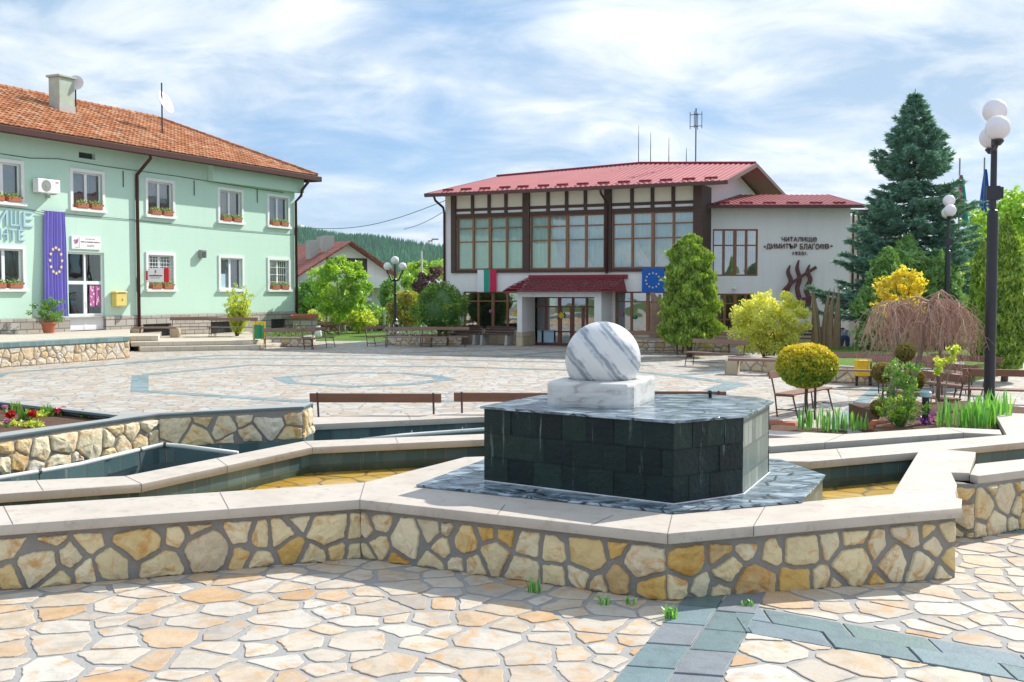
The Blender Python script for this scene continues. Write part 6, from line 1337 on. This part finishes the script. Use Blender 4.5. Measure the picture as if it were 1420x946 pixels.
def house(nm, label, loc_, rz, w_, d_, he, hr_, wallm, roofm, gable_front=True, wins=(), ov=.5):
    t = thing(nm, label, 'house', loc_, rz); m = MB(); hw = w_/2
    # ridge runs along local y (front is -y gable) 
    m.add([(-hw, 0, 0), (hw, 0, 0), (hw, d_, 0), (-hw, d_, 0), (-hw, 0, he), (hw, 0, he), (hw, d_, he), (-hw, d_, he), (0, 0, hr_), (0, d_, hr_)], [(0, 1, 5, 8, 4), (2, 3, 7, 9, 6), (1, 2, 6, 5), (3, 0, 4, 7)]); m.build('wall', M[wallm], t)
    m = MB(); k = ov/hw; ze = he-(hr_-he)*k
    for s in (-1, 1):
        A, B, C2, D2 = Vector((s*(hw+ov), -ov, ze)), Vector((s*(hw+ov), d_+ov, ze)), Vector((0, d_+ov, hr_)), Vector((0, -ov, hr_)); up_ = Vector((0, 0, .14)); m.add([A, B, C2, D2, A+up_, B+up_, C2+up_, D2+up_], [(4, 5, 6, 7), (0, 3, 2, 1), (0, 1, 5, 4), (3, 7, 6, 2), (0, 4, 7, 3), (1, 2, 6, 5)])
    t_roof = m.build('roof', M[roofm], t)
    return t, t_roof
M['oldroof'] = mk_tiles('old_roof', .3, .35, [(.26, .07, .05), (.36, .11, .08), (.44, .17, .12)], (.16, .06, .05), .85, bs=.6, msize=.03); M['orangeroof'] = mk_tiles('orange_roof', .3, .35, [(.42, .15, .09), (.52, .24, .16), (.58, .34, .26)], (.25, .1, .07), .85, bs=.6, msize=.03)
h1, r1 = house('white_house', 'white two storey house with dark red tiled roof and balconies behind the birch', at(480, 80), R(38), 8.2, 9.5, 3.6, 6.0, 'white', 'oldroof', ov=.9)
for x, y in ((-1.9, 1.6), (-1.0, .9), (-.5, 2.6)): sub('chimney', M['concrete'], r1, (x-.35, x+.35, y-.35, y+.35, 4.2, 6.2 if x < -1.5 else 6.55))
sub('balcony', M['white'], h1, (-3.6, 4.3, -1.3, -.01, 2.7, 3.0), (-3.6, 4.3, -1.3, -1.2, 3.0, 3.5), (3.9, 4.2, -1.25, -.95, .0, 2.69), (-3.6, -3.3, -1.25, -.95, 0, 2.69), (2.9, 3.2, -1.25, -.95, .0, 2.69)); sub('attic_window', M['dark'], h1, (-1.6, 1.8, -.03, .02, 3.75, 4.9)); sub('window', M['glassdark'], h1, (-2.4, -1.0, -.03, .02, .9, 2.2), (.6, 2.2, -.03, .02, .6, 2.3)); sub('side_window', M['bingreen'], h1, (-4.13, -4.05, 3.0, 4.0, 1.1, 2.4), (-4.13, -4.05, 6.2, 7.1, 1.1, 2.4))
h2, r2 = house('small_house', 'small house with pale gable and orange tiled roof right of the globe lamp', at(568, 108), R(-38), 6.2, 11, 2.4, 4.6, 'cream', 'orangeroof', ov=.4); sub('chimney', M['terracotta'], r2, (.8, 1.4, 3.5, 4.1, 3.4, 5.3))
h3, r3 = house('small_house', 'low far roofs in faded orange tile just beside the culture house', at(618, 130), R(-70), 7, 14, 3.0, 5.4, 'cream', 'orangeroof', ov=.4)
h4, r4 = house('small_house', 'pale low garden shed between the white house and the globe lamp', at(523, 100), R(-80), 4, 7, 2.3, 3.4, 'white', 'concrete', ov=.2)
sl_ = thing('street_lamp', 'double armed grey street lamp on a tall pole in the distance', 'street lamp', at(585, 96)); m = MB(); zt = hz(348, 96); m.tube([(0, 0, 0), (0, 0, zt)], [.12, .07], 8); m.tube([(0, 0, zt-.1), (.35, 0, zt+.6), (1.0, 0, zt+1.0)], .05, 6); m.tube([(0, 0, zt-.2), (.2, .4, zt+.5), (.55, 1.0, zt+.9)], .05, 6); m.build('pole', M['concrete'], sl_, smooth=True); sub('lamp_head', M['greycurtain'], sl_, (.9, 1.5, -.1, .1, zt+.95, zt+1.07)); sub('lamp_head', M['greycurtain'], sl_, (.5, .9, .95, 1.15, zt+.85, zt+.97))
m = MB()
for a, b in (((424, 316), (618, 278)), ((560, 318), (618, 292))):
    A, B = D(*a, 62), D(*b, 50); m.tube([A.lerp(B, k/14)-Vector((0, 0, (.5 if a[0] == 424 else .12)*math.sin(math.pi*k/14))) for k in range(15)], .016, 4)
    if a[0] == 424: w1 = m; q = thing('overhead_cable', 'thin dark overhead cable from the green house to the culture house', 'cable', A); o = m.build('cable_run', M['black'], q); o.location = -A
    else: q = thing('overhead_cable', 'fainter second overhead cable sloping to the culture house corner', 'cable', A); o = m.build('cable_run', M['black'], q); o.location = -A
    m = MB()
# wooded hill
def ridge_h(x): 
    u = 710+x/1200*1500; return EYE+(405-np.interp(u, [-400, 0, 300, 415, 480, 530, 575, 620, 700, 900, 1200, 1500, 1900], [345, 322, 312, 318, 327, 333, 340, 346, 356, 372, 380, 378, 390]))*1200/1500-9
def hill_z(x, y): t = (y-800)/400; return -2+(ridge_h(x)+2)*(sm(0, 1, t))*(1 if y < 1300 else 1)+3*noise.noise(Vector((x*.01, y*.01, 0)))
xs = np.linspace(-1100, 1000, 60); ys = np.linspace(780, 1500, 22); m = MB(); m.add([(x, y, hill_z(x, min(y, 1220))-max(0, y-1220)*.08) for y in ys for x in xs], [(j*60+i, j*60+i+1, (j+1)*60+i+1, (j+1)*60+i) for j in range(21) for i in range(59)]); tag(m.build('hill', M['field'], smooth=True), kind='structure')
vs, fs, rn = [], [], []
def conif(x, y, z, h, r, n=6):
    a0 = random.random()*6
    for z0, z1, rr in ((.0, .5, 1), (.28, .78, .72), (.55, 1.0, .45)):
        b = len(vs)
        for k in range(n): q = rr*r*random.uniform(.75, 1.2); vs.append((x+q*math.cos(a0+k*6.283/n), y+q*math.sin(a0+k*6.283/n), z+h*z0+random.uniform(-.06, .06)*h))
        vs.append((x+random.uniform(-.1, .1)*r, y, z+h*z1)); c = min(1, max(0, .45+.5*noise.noise(Vector((x*.015, y*.012, 4)))+random.uniform(-.4, .4)))
        for k in range(n): fs.append((b+k, b+(k+1) % n, b+n)); rn.append(c)
for k in range(7000):
    u = random.uniform(385, 660) if k < 5600 else random.uniform(-300, 1500); y = 800+420*math.sqrt(random.random()) ; x = (u-710)/1500*y; k_ = noise.noise(Vector((x*.012, y*.012, 1)))
    conif(x, y, hill_z(x, y)-.5, random.uniform(7, 15)*(1+.35*k_), random.uniform(2.0, 3.6), 5)
me = bpy.data.meshes.new('forest'); me.from_pydata(vs, [], fs); at_ = me.attributes.new('rnd', 'FLOAT', 'FACE'); at_.data.foreach_set('value', np.array(rn, dtype=np.float32)); me.materials.append(L['forest']); tag(link('forest', me), kind='stuff')
# ------------------------------------------------------------------ benches
def make_bench(label, loc_, rz, group, w_=2.0, mt='wood'):
    t = thing('park_bench', label, 'bench', loc_, rz, group); hw = w_/2
    m = MB()
    for y in (-.24, -.11, .02): m.box(-hw, hw, y, y+.115, .425, .46)
    m.build('seat', M[mt], t, bevel=.006); m = MB(); m.M = Matrix.Translation((0, .245, .80)) @ Matrix.Rotation(R(-12), 4, 'X'); m.box(-hw, hw, -.018, .018, -.07, .07); m.M = None; m.build('backrest', M[mt], t, bevel=.006)
    for x in (-hw+.12, hw-.12):
        m = MB(); m.tube([(x, .12, 0), (x, .17, .42), (x, .275, .88)], .016, 6); m.tube([(x, -.30, 0), (x, -.19, .42)], .016, 6); m.tube([(x, -.22, .41), (x, .17, .41)], .016, 6); m.tube([(x, -.27, .14), (x, .135, .14)], .012, 6); m.build('leg_frame', M['rustmetal'], t)
    m = MB(); m.tube([(-hw+.12, -.06, .14), (hw-.12, -.06, .14)], .010, 6); m.build('stretcher', M['rustmetal'], t); return t
GB = 'wooden benches with iron legs around the plaza'
b0 = make_bench('wooden bench seen from behind left of the fountain block, nearest the flower bed', (G(520, 576, CZ).x, 16.55, 0), R(180)-R(2), GB)
bp_ = make_bench('pinkish weathered bench on the left beside the green litter bin', (*at(400, 45.2)[:2], 0), R(4), GB, 2.2, 'paintwood')
def bench(px, dep, rz, label, src=None, z=0): return dup(src or bp_, at(px, dep, z), R(rz), label)
bench(721, 16.65, 178, 'second wooden bench from the flower bed, its end hidden by the fountain block', b0)
bench(915, 16.9, 178, 'wooden bench behind the fountain block, only its rail showing beside the pedestal', b0)
dup(b0, (5.75, 21.4, 0), math.atan2(2.0, 1.55)+0, 'wooden bench standing at an angle behind the golden ball tree')
bench(1193, 27.0, -22, 'wooden bench in front of the yellow litter bin')
bench(912, 42.0, -4, 'left bench of the pair before the thuja and the pale trunk')
bench(975, 41.3, -4, 'right bench of the pair before the tall thuja')
bench(992, 34.6, -48, 'angled wooden bench next to the stone ended bench')
bench(567, 47.0, -2, 'darker bench below the three globe lamp'); bench(615, 47.3, -6, 'pale backed bench in front of the round conifer bush'); bench(527, 48.5, 70, 'bench seen from its end at the left of the conifer group'); bench(441, 46.2, 72, 'bench seen from its end beside the left weathered bench')
bench(268, 49.5, 5, 'bench on the steps platform against the stone plinth', None, .37); bench(322, 48.8, 2, 'bench in front of the yellow green upright shrub', None, .37)
bench(1282, 20.6, -78, 'nearest slatted bench seen from its end behind the iris clump', b0); bench(1300, 23.2, -74, 'second slatted bench seen from its end under the weeping twigs', b0); bench(1330, 26, -60, 'third slatted bench right behind the weeping tree', b0)
bench(1412, 21.5, 158, 'bench seen from behind at the right edge beside the nearest lamp', b0); bench(1278, 25.5, 8, 'bench beyond the end-on benches in front of the grass patch')
def concrete_bench(label, loc_, rz, group, first=[None]):
    if first[0]: return dup(first[0], loc_, rz, label)
    t = thing('concrete_bench', label, 'bench', loc_, rz, group); first[0] = t
    for s in (-1, 1): m = MB(); m.add([(s*.62+dx, y, z) for dx in (-.05, .05) for y, z in ((-.38, 0), (.38, 0), (.50, .80), (.40, .82), (.22, .44), (-.30, .46))], [(0, 1, 2, 3, 4, 5), (11, 10, 9, 8, 7, 6)]+[(i, 6+i, 6+(i+1) % 6, (i+1) % 6) for i in range(6)]); m.build('concrete_side', M['concrete'], t, bevel=.01)
    m = MB()
    for k in range(4): m.box(-.72, .72, -.30+k*.13, -.19+k*.13, .465, .50)
    m.build('seat', M['darkwood'], t, bevel=.005); m = MB()
    for k in range(3): m.beam((-.72, .27+.05*k, .56+.12*k), (.72, .27+.05*k, .56+.12*k), .03, .105)
    m.build('backrest', M['darkwood'], t, bevel=.005); return t
concrete_bench('left bench of the two with concrete sides against the white facade', (*CF.w(1.5, -.9).xy, 0), CF.a, 'concrete sided benches by the culture house'); concrete_bench('right bench of the two with concrete sides, next to the porch foot', (*CF.w(3.15, -.95).xy, 0), CF.a, None)
def stone_bench(label, loc_, rz, w_, group):
    t = thing('stone_bench', label, 'bench', loc_, rz, group)
    for s in (-1, 1): sub('stone_end', M['plinthstone'], t, (s*w_/2-.18, s*w_/2+.18, -.25, .25, 0, .40), bevel=.012)
    sub('seat', M['paintwood'], t, (-w_/2-.1, w_/2+.1, -.22, .22, .401, .47), bevel=.008); return t
stone_bench('plank bench on two stone blocks before the golden shrub', at(1045, 31.4), R(-20), 1.2, 'plank benches on stone blocks'); stone_bench('plank bench on two stone blocks on the steps by the green house', at(216, 48.3, .371), R(4), 1.7, 'plank benches on stone blocks')
tb = thing('small_table', 'small wooden slatted table between the end-on benches and the grass patch', 'table', at(1283, 24)); sub('tabletop', M['greywood'], tb, (-.35, .35, -.3, .3, .60, .64))
for x in (-.3, .3): sub('leg_frame', M['rustmetal'], tb, (x-.015, x+.015, -.27, -.24, 0, .599), (x-.015, x+.015, .24, .27, 0, .599), (x-.015, x+.015, -.24, .24, .3, .32))
# ------------------------------------------------------------------ litter bins, lamps, flag poles, bronze blades, person
gb = thing('litter_bin', 'green cylindrical litter bin hung on a yellow frame by the steps', 'litter bin', at(357, 45.8, .0)); m = MB(); m.lathe((.06, 0, .42), [(.19, 0), (.21, .02), (.21, .58), (.19, .60)], 16); m.build('bin_drum', M['bingreen'], gb); sub('frame', M['brightyellow'], gb, (-.2, -.13, .0, .06, 0, 1.15), (.25, .32, .0, .06, 0, 1.15), (-.13, .25, .2, .25, 1.02, 1.15)); 
yb = thing('litter_bin', 'yellow box litter bin on dark posts behind a bench', 'litter bin', at(1196, 27.6)); sub('bin_box', M['brightyellow'], yb, (-.15, .17, -.15, .15, .26, .66), bevel=.01); sub('post', M['black'], yb, (-.15, -.09, -.02, .04, 0, .259), (.19, .25, -.04, .04, 0, .62))
def globe_lamp(label, loc_, rz, group, first=[None]):
    if first[0]: return dup(first[0], loc_, rz, label)
    t = thing('globe_lamp', label, 'street lamp', loc_, rz, group); first[0] = t
    m = MB(); m.lathe((0, 0, 0), [(.17, 0), (.17, .04), (.10, .06), (.092, .6), (.092, 3.75), (.08, 3.8), (.055, 3.82), (.05, 5.28)], 16); m.build('pole', M['black'], t, smooth=False)
    m = MB(); m.box(-.11, .11, -.06, .06, 3.98, 4.22); m.box(.1, .16, -.05, .05, 4.0, 4.2); m.build('junction_box', M['black'], t, bevel=.01)
    m = MB(); m.tube([(0, -.58, 4.90), (0, -.36, 4.84), (0, 0, 4.82), (0, .36, 4.84), (0, .58, 4.90)], .03, 8); m.build('cross_arm', M['black'], t, smooth=True)
    for x, z in ((-.58, 4.93), (.58, 4.93), (0, 5.30)):
        m = MB(); m.lathe((0, x, z-.03), [(.05, -.06), (.10, 0), (.10, .03)], 12); h_ = m.build('lamp_holder', M['black'], t); m = MB(); m.sphere((0, x, z+.20), .203, 28, 18); m.build('globe', M['globe'], t, smooth=True)
    return t
globe_lamp('nearest black lamp post with three white globes at the right edge', at(1374, 18.7, .0), R(-19), 'black globe lamps along the right side'); globe_lamp('second globe lamp, beside the flag poles above the weeping tree', at(1313, 37), R(-18), None); globe_lamp('farthest globe lamp, lowest globes left of the second lamp', at(1303, 46.5), R(-16), None)
ol = thing('ornate_lamp', 'ornate black lamp post with three white globes in front of the garden trees', 'street lamp', at(548, 57)); m = MB(); m.lathe((0, 0, 0), [(.27, 0), (.27, .25), (.2, .32), (.2, .7), (.12, .85), (.15, .92), (.09, 1.0), (.075, 2.2), (.11, 2.28), (.07, 2.36), (.06, 3.0), (.1, 3.05), (.05, 3.12), (.05, 3.85)], 14); m.build('pole', M['black'], ol)
for s in (-1, 1): m = MB(); m.tube([(0, 0, 2.95), (s*.2, 0, 3.05), (s*.3, 0, 3.3), (s*.40, 0, 3.42), (s*.40, 0, 3.55)], [.05, .045, .04, .045, .08], 8); m.build('curved_arm', M['black'], ol, smooth=True); m = MB(); m.sphere((s*.40, 0, 3.74), .21, 20, 14); m.build('globe', M['globe'], ol, smooth=True)
m = MB(); m.sphere((0, 0, 4.07), .21, 20, 14); m.build('globe', M['globe'], ol, smooth=True)
def flagpole(label, px, dep, vtop, cols, v0, v1, wd, stars=False):
    t = thing('flag_pole', label, 'flag pole', at(px, dep)); H = hz(vtop, dep); m = MB(); m.tube([(0, 0, 0), (0, 0, H)], [.06, .035], 8); m.build('pole', M['greycurtain'], t)
    z1, z0 = hz(v0, dep), hz(v1, dep); m = MB(); n = 18; k = 22
    def fp(i, j):
        s, q = i/n, j/k; w_ = (.15+.85*q**.7)*wd; x = -w_*.5+w_*s; return (x+.05, -.08*math.sin(s*16)*(.3+.7*q)-.04, z1+(z0-z1)*q-.5*(s-.5)*q)
    for i in range(n):
        m.cur = min(len(cols)-1, int(i/n*len(cols)))
        for j in range(k): m.face(fp(i, j+1), fp(i+1, j+1), fp(i+1, j), fp(i, j))
    m.build('flag_cloth', [M[c] for c in cols], t, smooth=True)
    if stars:
        for q in (.55, .65, .74, .82, .9): i = int(n*.45); p = fp(i, q*k); m = MB(); star(m, p[0]+.05, p[2], .07, p[1]-.12); m.build('star', M['star'], t)
flagpole('flag pole with drooping white, green and red flag beside the second lamp', 1327, 48, 221, ['flagwhite', 'flagred', 'flaggreen'], 244, 303, .80); flagpole('flag pole with drooping blue starred flag left of the nearest lamp', 1361, 48, 220, ['eublue'], 236, 296, .55, True)
bz_ = thing('bronze_sculpture', 'bronze sculpture of tall curved pointed blades behind the golden ball tree', 'sculpture', at(1146, 38)); S2 = 38/1500
def blade(px, w0, y, th=.10):
    pts = [Vector(((u-1146)*S2, y, hz(v, 38))) for u, v in px]; Q = []
    for i in range(len(pts)-1):
        for k in range(5): Q.append(pts[i].lerp(pts[i+1], k/5))
    Q.append(pts[-1]); m = MB(); n = len(Q); m.tube(Q, [max(.006, w0*(1-(i/(n-1))**1.6)) for i in range(n)], 6); me = m.mesh('blade', M['bronze']); link('blade', me, bz_)
blade([(1131, 497), (1130, 460), (1128, 430), (1124.5, 401)], .155, -.05); blade([(1137, 497), (1136, 465), (1133, 430), (1128.5, 399)], .15, .12); blade([(1144, 500), (1144.5, 460), (1147.5, 425), (1152, 399)], .15, .1); blade([(1150, 500), (1150, 460), (1152.5, 425), (1156, 397.5)], .15, -.06); blade([(1158, 505), (1159, 460), (1160, 425), (1161.5, 396.5)], .17, -.16)
sub('base_block', M['black'], bz_, (-.55, .55, -.3, .3, 0, .18), bevel=.02)
st = thing('bare_trunk', 'thick pale peeling tree trunk standing before the culture house window', 'tree', at(909, 43.3)); m = MB(); trunk(m, (0, 0, 0), (.02, 0, 1.95), .25, .24, 8, .02, 14); m.build('trunk', M['stump'], st, smooth=True); m = MB(); trunk(m, (.05, 0, 1.95), (-.16, .05, 2.36), .20, .08, 4, .02); trunk(m, (.1, 0, 1.9), (.18, .05, 2.3), .12, .05, 4, .02); m.build('broken_limb', M['stump'], st, smooth=True)
for k in range(12): pass
def person(loc_, rz):
    t = thing('person', 'person in grey shirt and blue jeans bending over beside the junipers', 'person', loc_, rz); bmv = [(0, 0, .62), (.10, 0, .58), (.12, -.10, .34), (.12, .02, .05), (.13, -.12, .03), (-.10, 0, .58), (-.12, -.10, .34), (-.12, .02, .05), (-.13, -.12, .03), (0, -.16, .74), (0, -.34, .84), (0, -.42, .86), (0, -.52, .86), (.19, -.33, .84), (.24, -.44, .60), (.14, -.56, .42), (-.19, -.33, .84), (-.24, -.44, .60), (-.14, -.56, .42), (.13, -.60, .36), (-.13, -.60, .36)]
    ed = [(0, 1), (1, 2), (2, 3), (3, 4), (0, 5), (5, 6), (6, 7), (7, 8), (0, 9), (9, 10), (10, 11), (11, 12), (10, 13), (13, 14), (14, 15), (10, 16), (16, 17), (17, 18), (15, 19), (18, 20)]; rad = [.15, .12, .085, .055, .04, .12, .085, .055, .04, .14, .15, .06, .10, .075, .05, .04, .075, .05, .04, .035, .035]
    me = bpy.data.meshes.new('body'); me.from_pydata(bmv, ed, []); o = link('body', me, t); md = o.modifiers.new('skin', 'SKIN'); 
    for i, r in enumerate(rad): me.skin_vertices[0].data[i].radius = (r, r)
    me.skin_vertices[0].data[0].use_root = True; o.modifiers.new('sub', 'SUBSURF').levels = 2; o.modifiers['sub'].render_levels = 2
    dg = bpy.context.evaluated_depsgraph_get(); nm_ = bpy.data.meshes.new_from_object(o.evaluated_get(dg)); o.modifiers.clear(); o.data = nm_; nm_.name = 'body'
    nm_.materials.clear()
    for c in (plain('skin', (.45, .27, .2), .6), plain('grey_shirt', (.28, .32, .40), .9), plain('blue_jeans', (.035, .08, .22), .9), M['ink']): nm_.materials.append(c)
    for p in nm_.polygons:
        c = p.center; i = 0
        if c.y > -.40 and c.z > .62 or (c.z > .62 and abs(c.x) > .12): i = 1
        if c.z <= .68 and c.y > -.30: i = 2
        if c.z < .09 and c.y > -.30: i = 3
        if c.y <= -.40 and abs(c.x) < .12 and c.z > .75: i = 0
        p.material_index = i; p.use_smooth = True
    m = MB(); m.sphere((0, -.54, .89), .105, 14, 10, .9); m.build('hair', M['timber'], t, smooth=True)
person(at(1172, 42.5), R(172))

# ------------------------------------------------------------------ air
t = NT('air'); vol = t.n('VolumePrincipled', Density=.00009, Anisotropy=.2); vol.inputs['Color'].default_value = (.86, .92, 1.0, 1); t.l(vol.outputs[0], t.out.inputs['Volume'])
m = MB(); m.box(-1400, 1300, -90, 1560, -4, 110); tag(m.build('haze', t.m), kind='stuff')
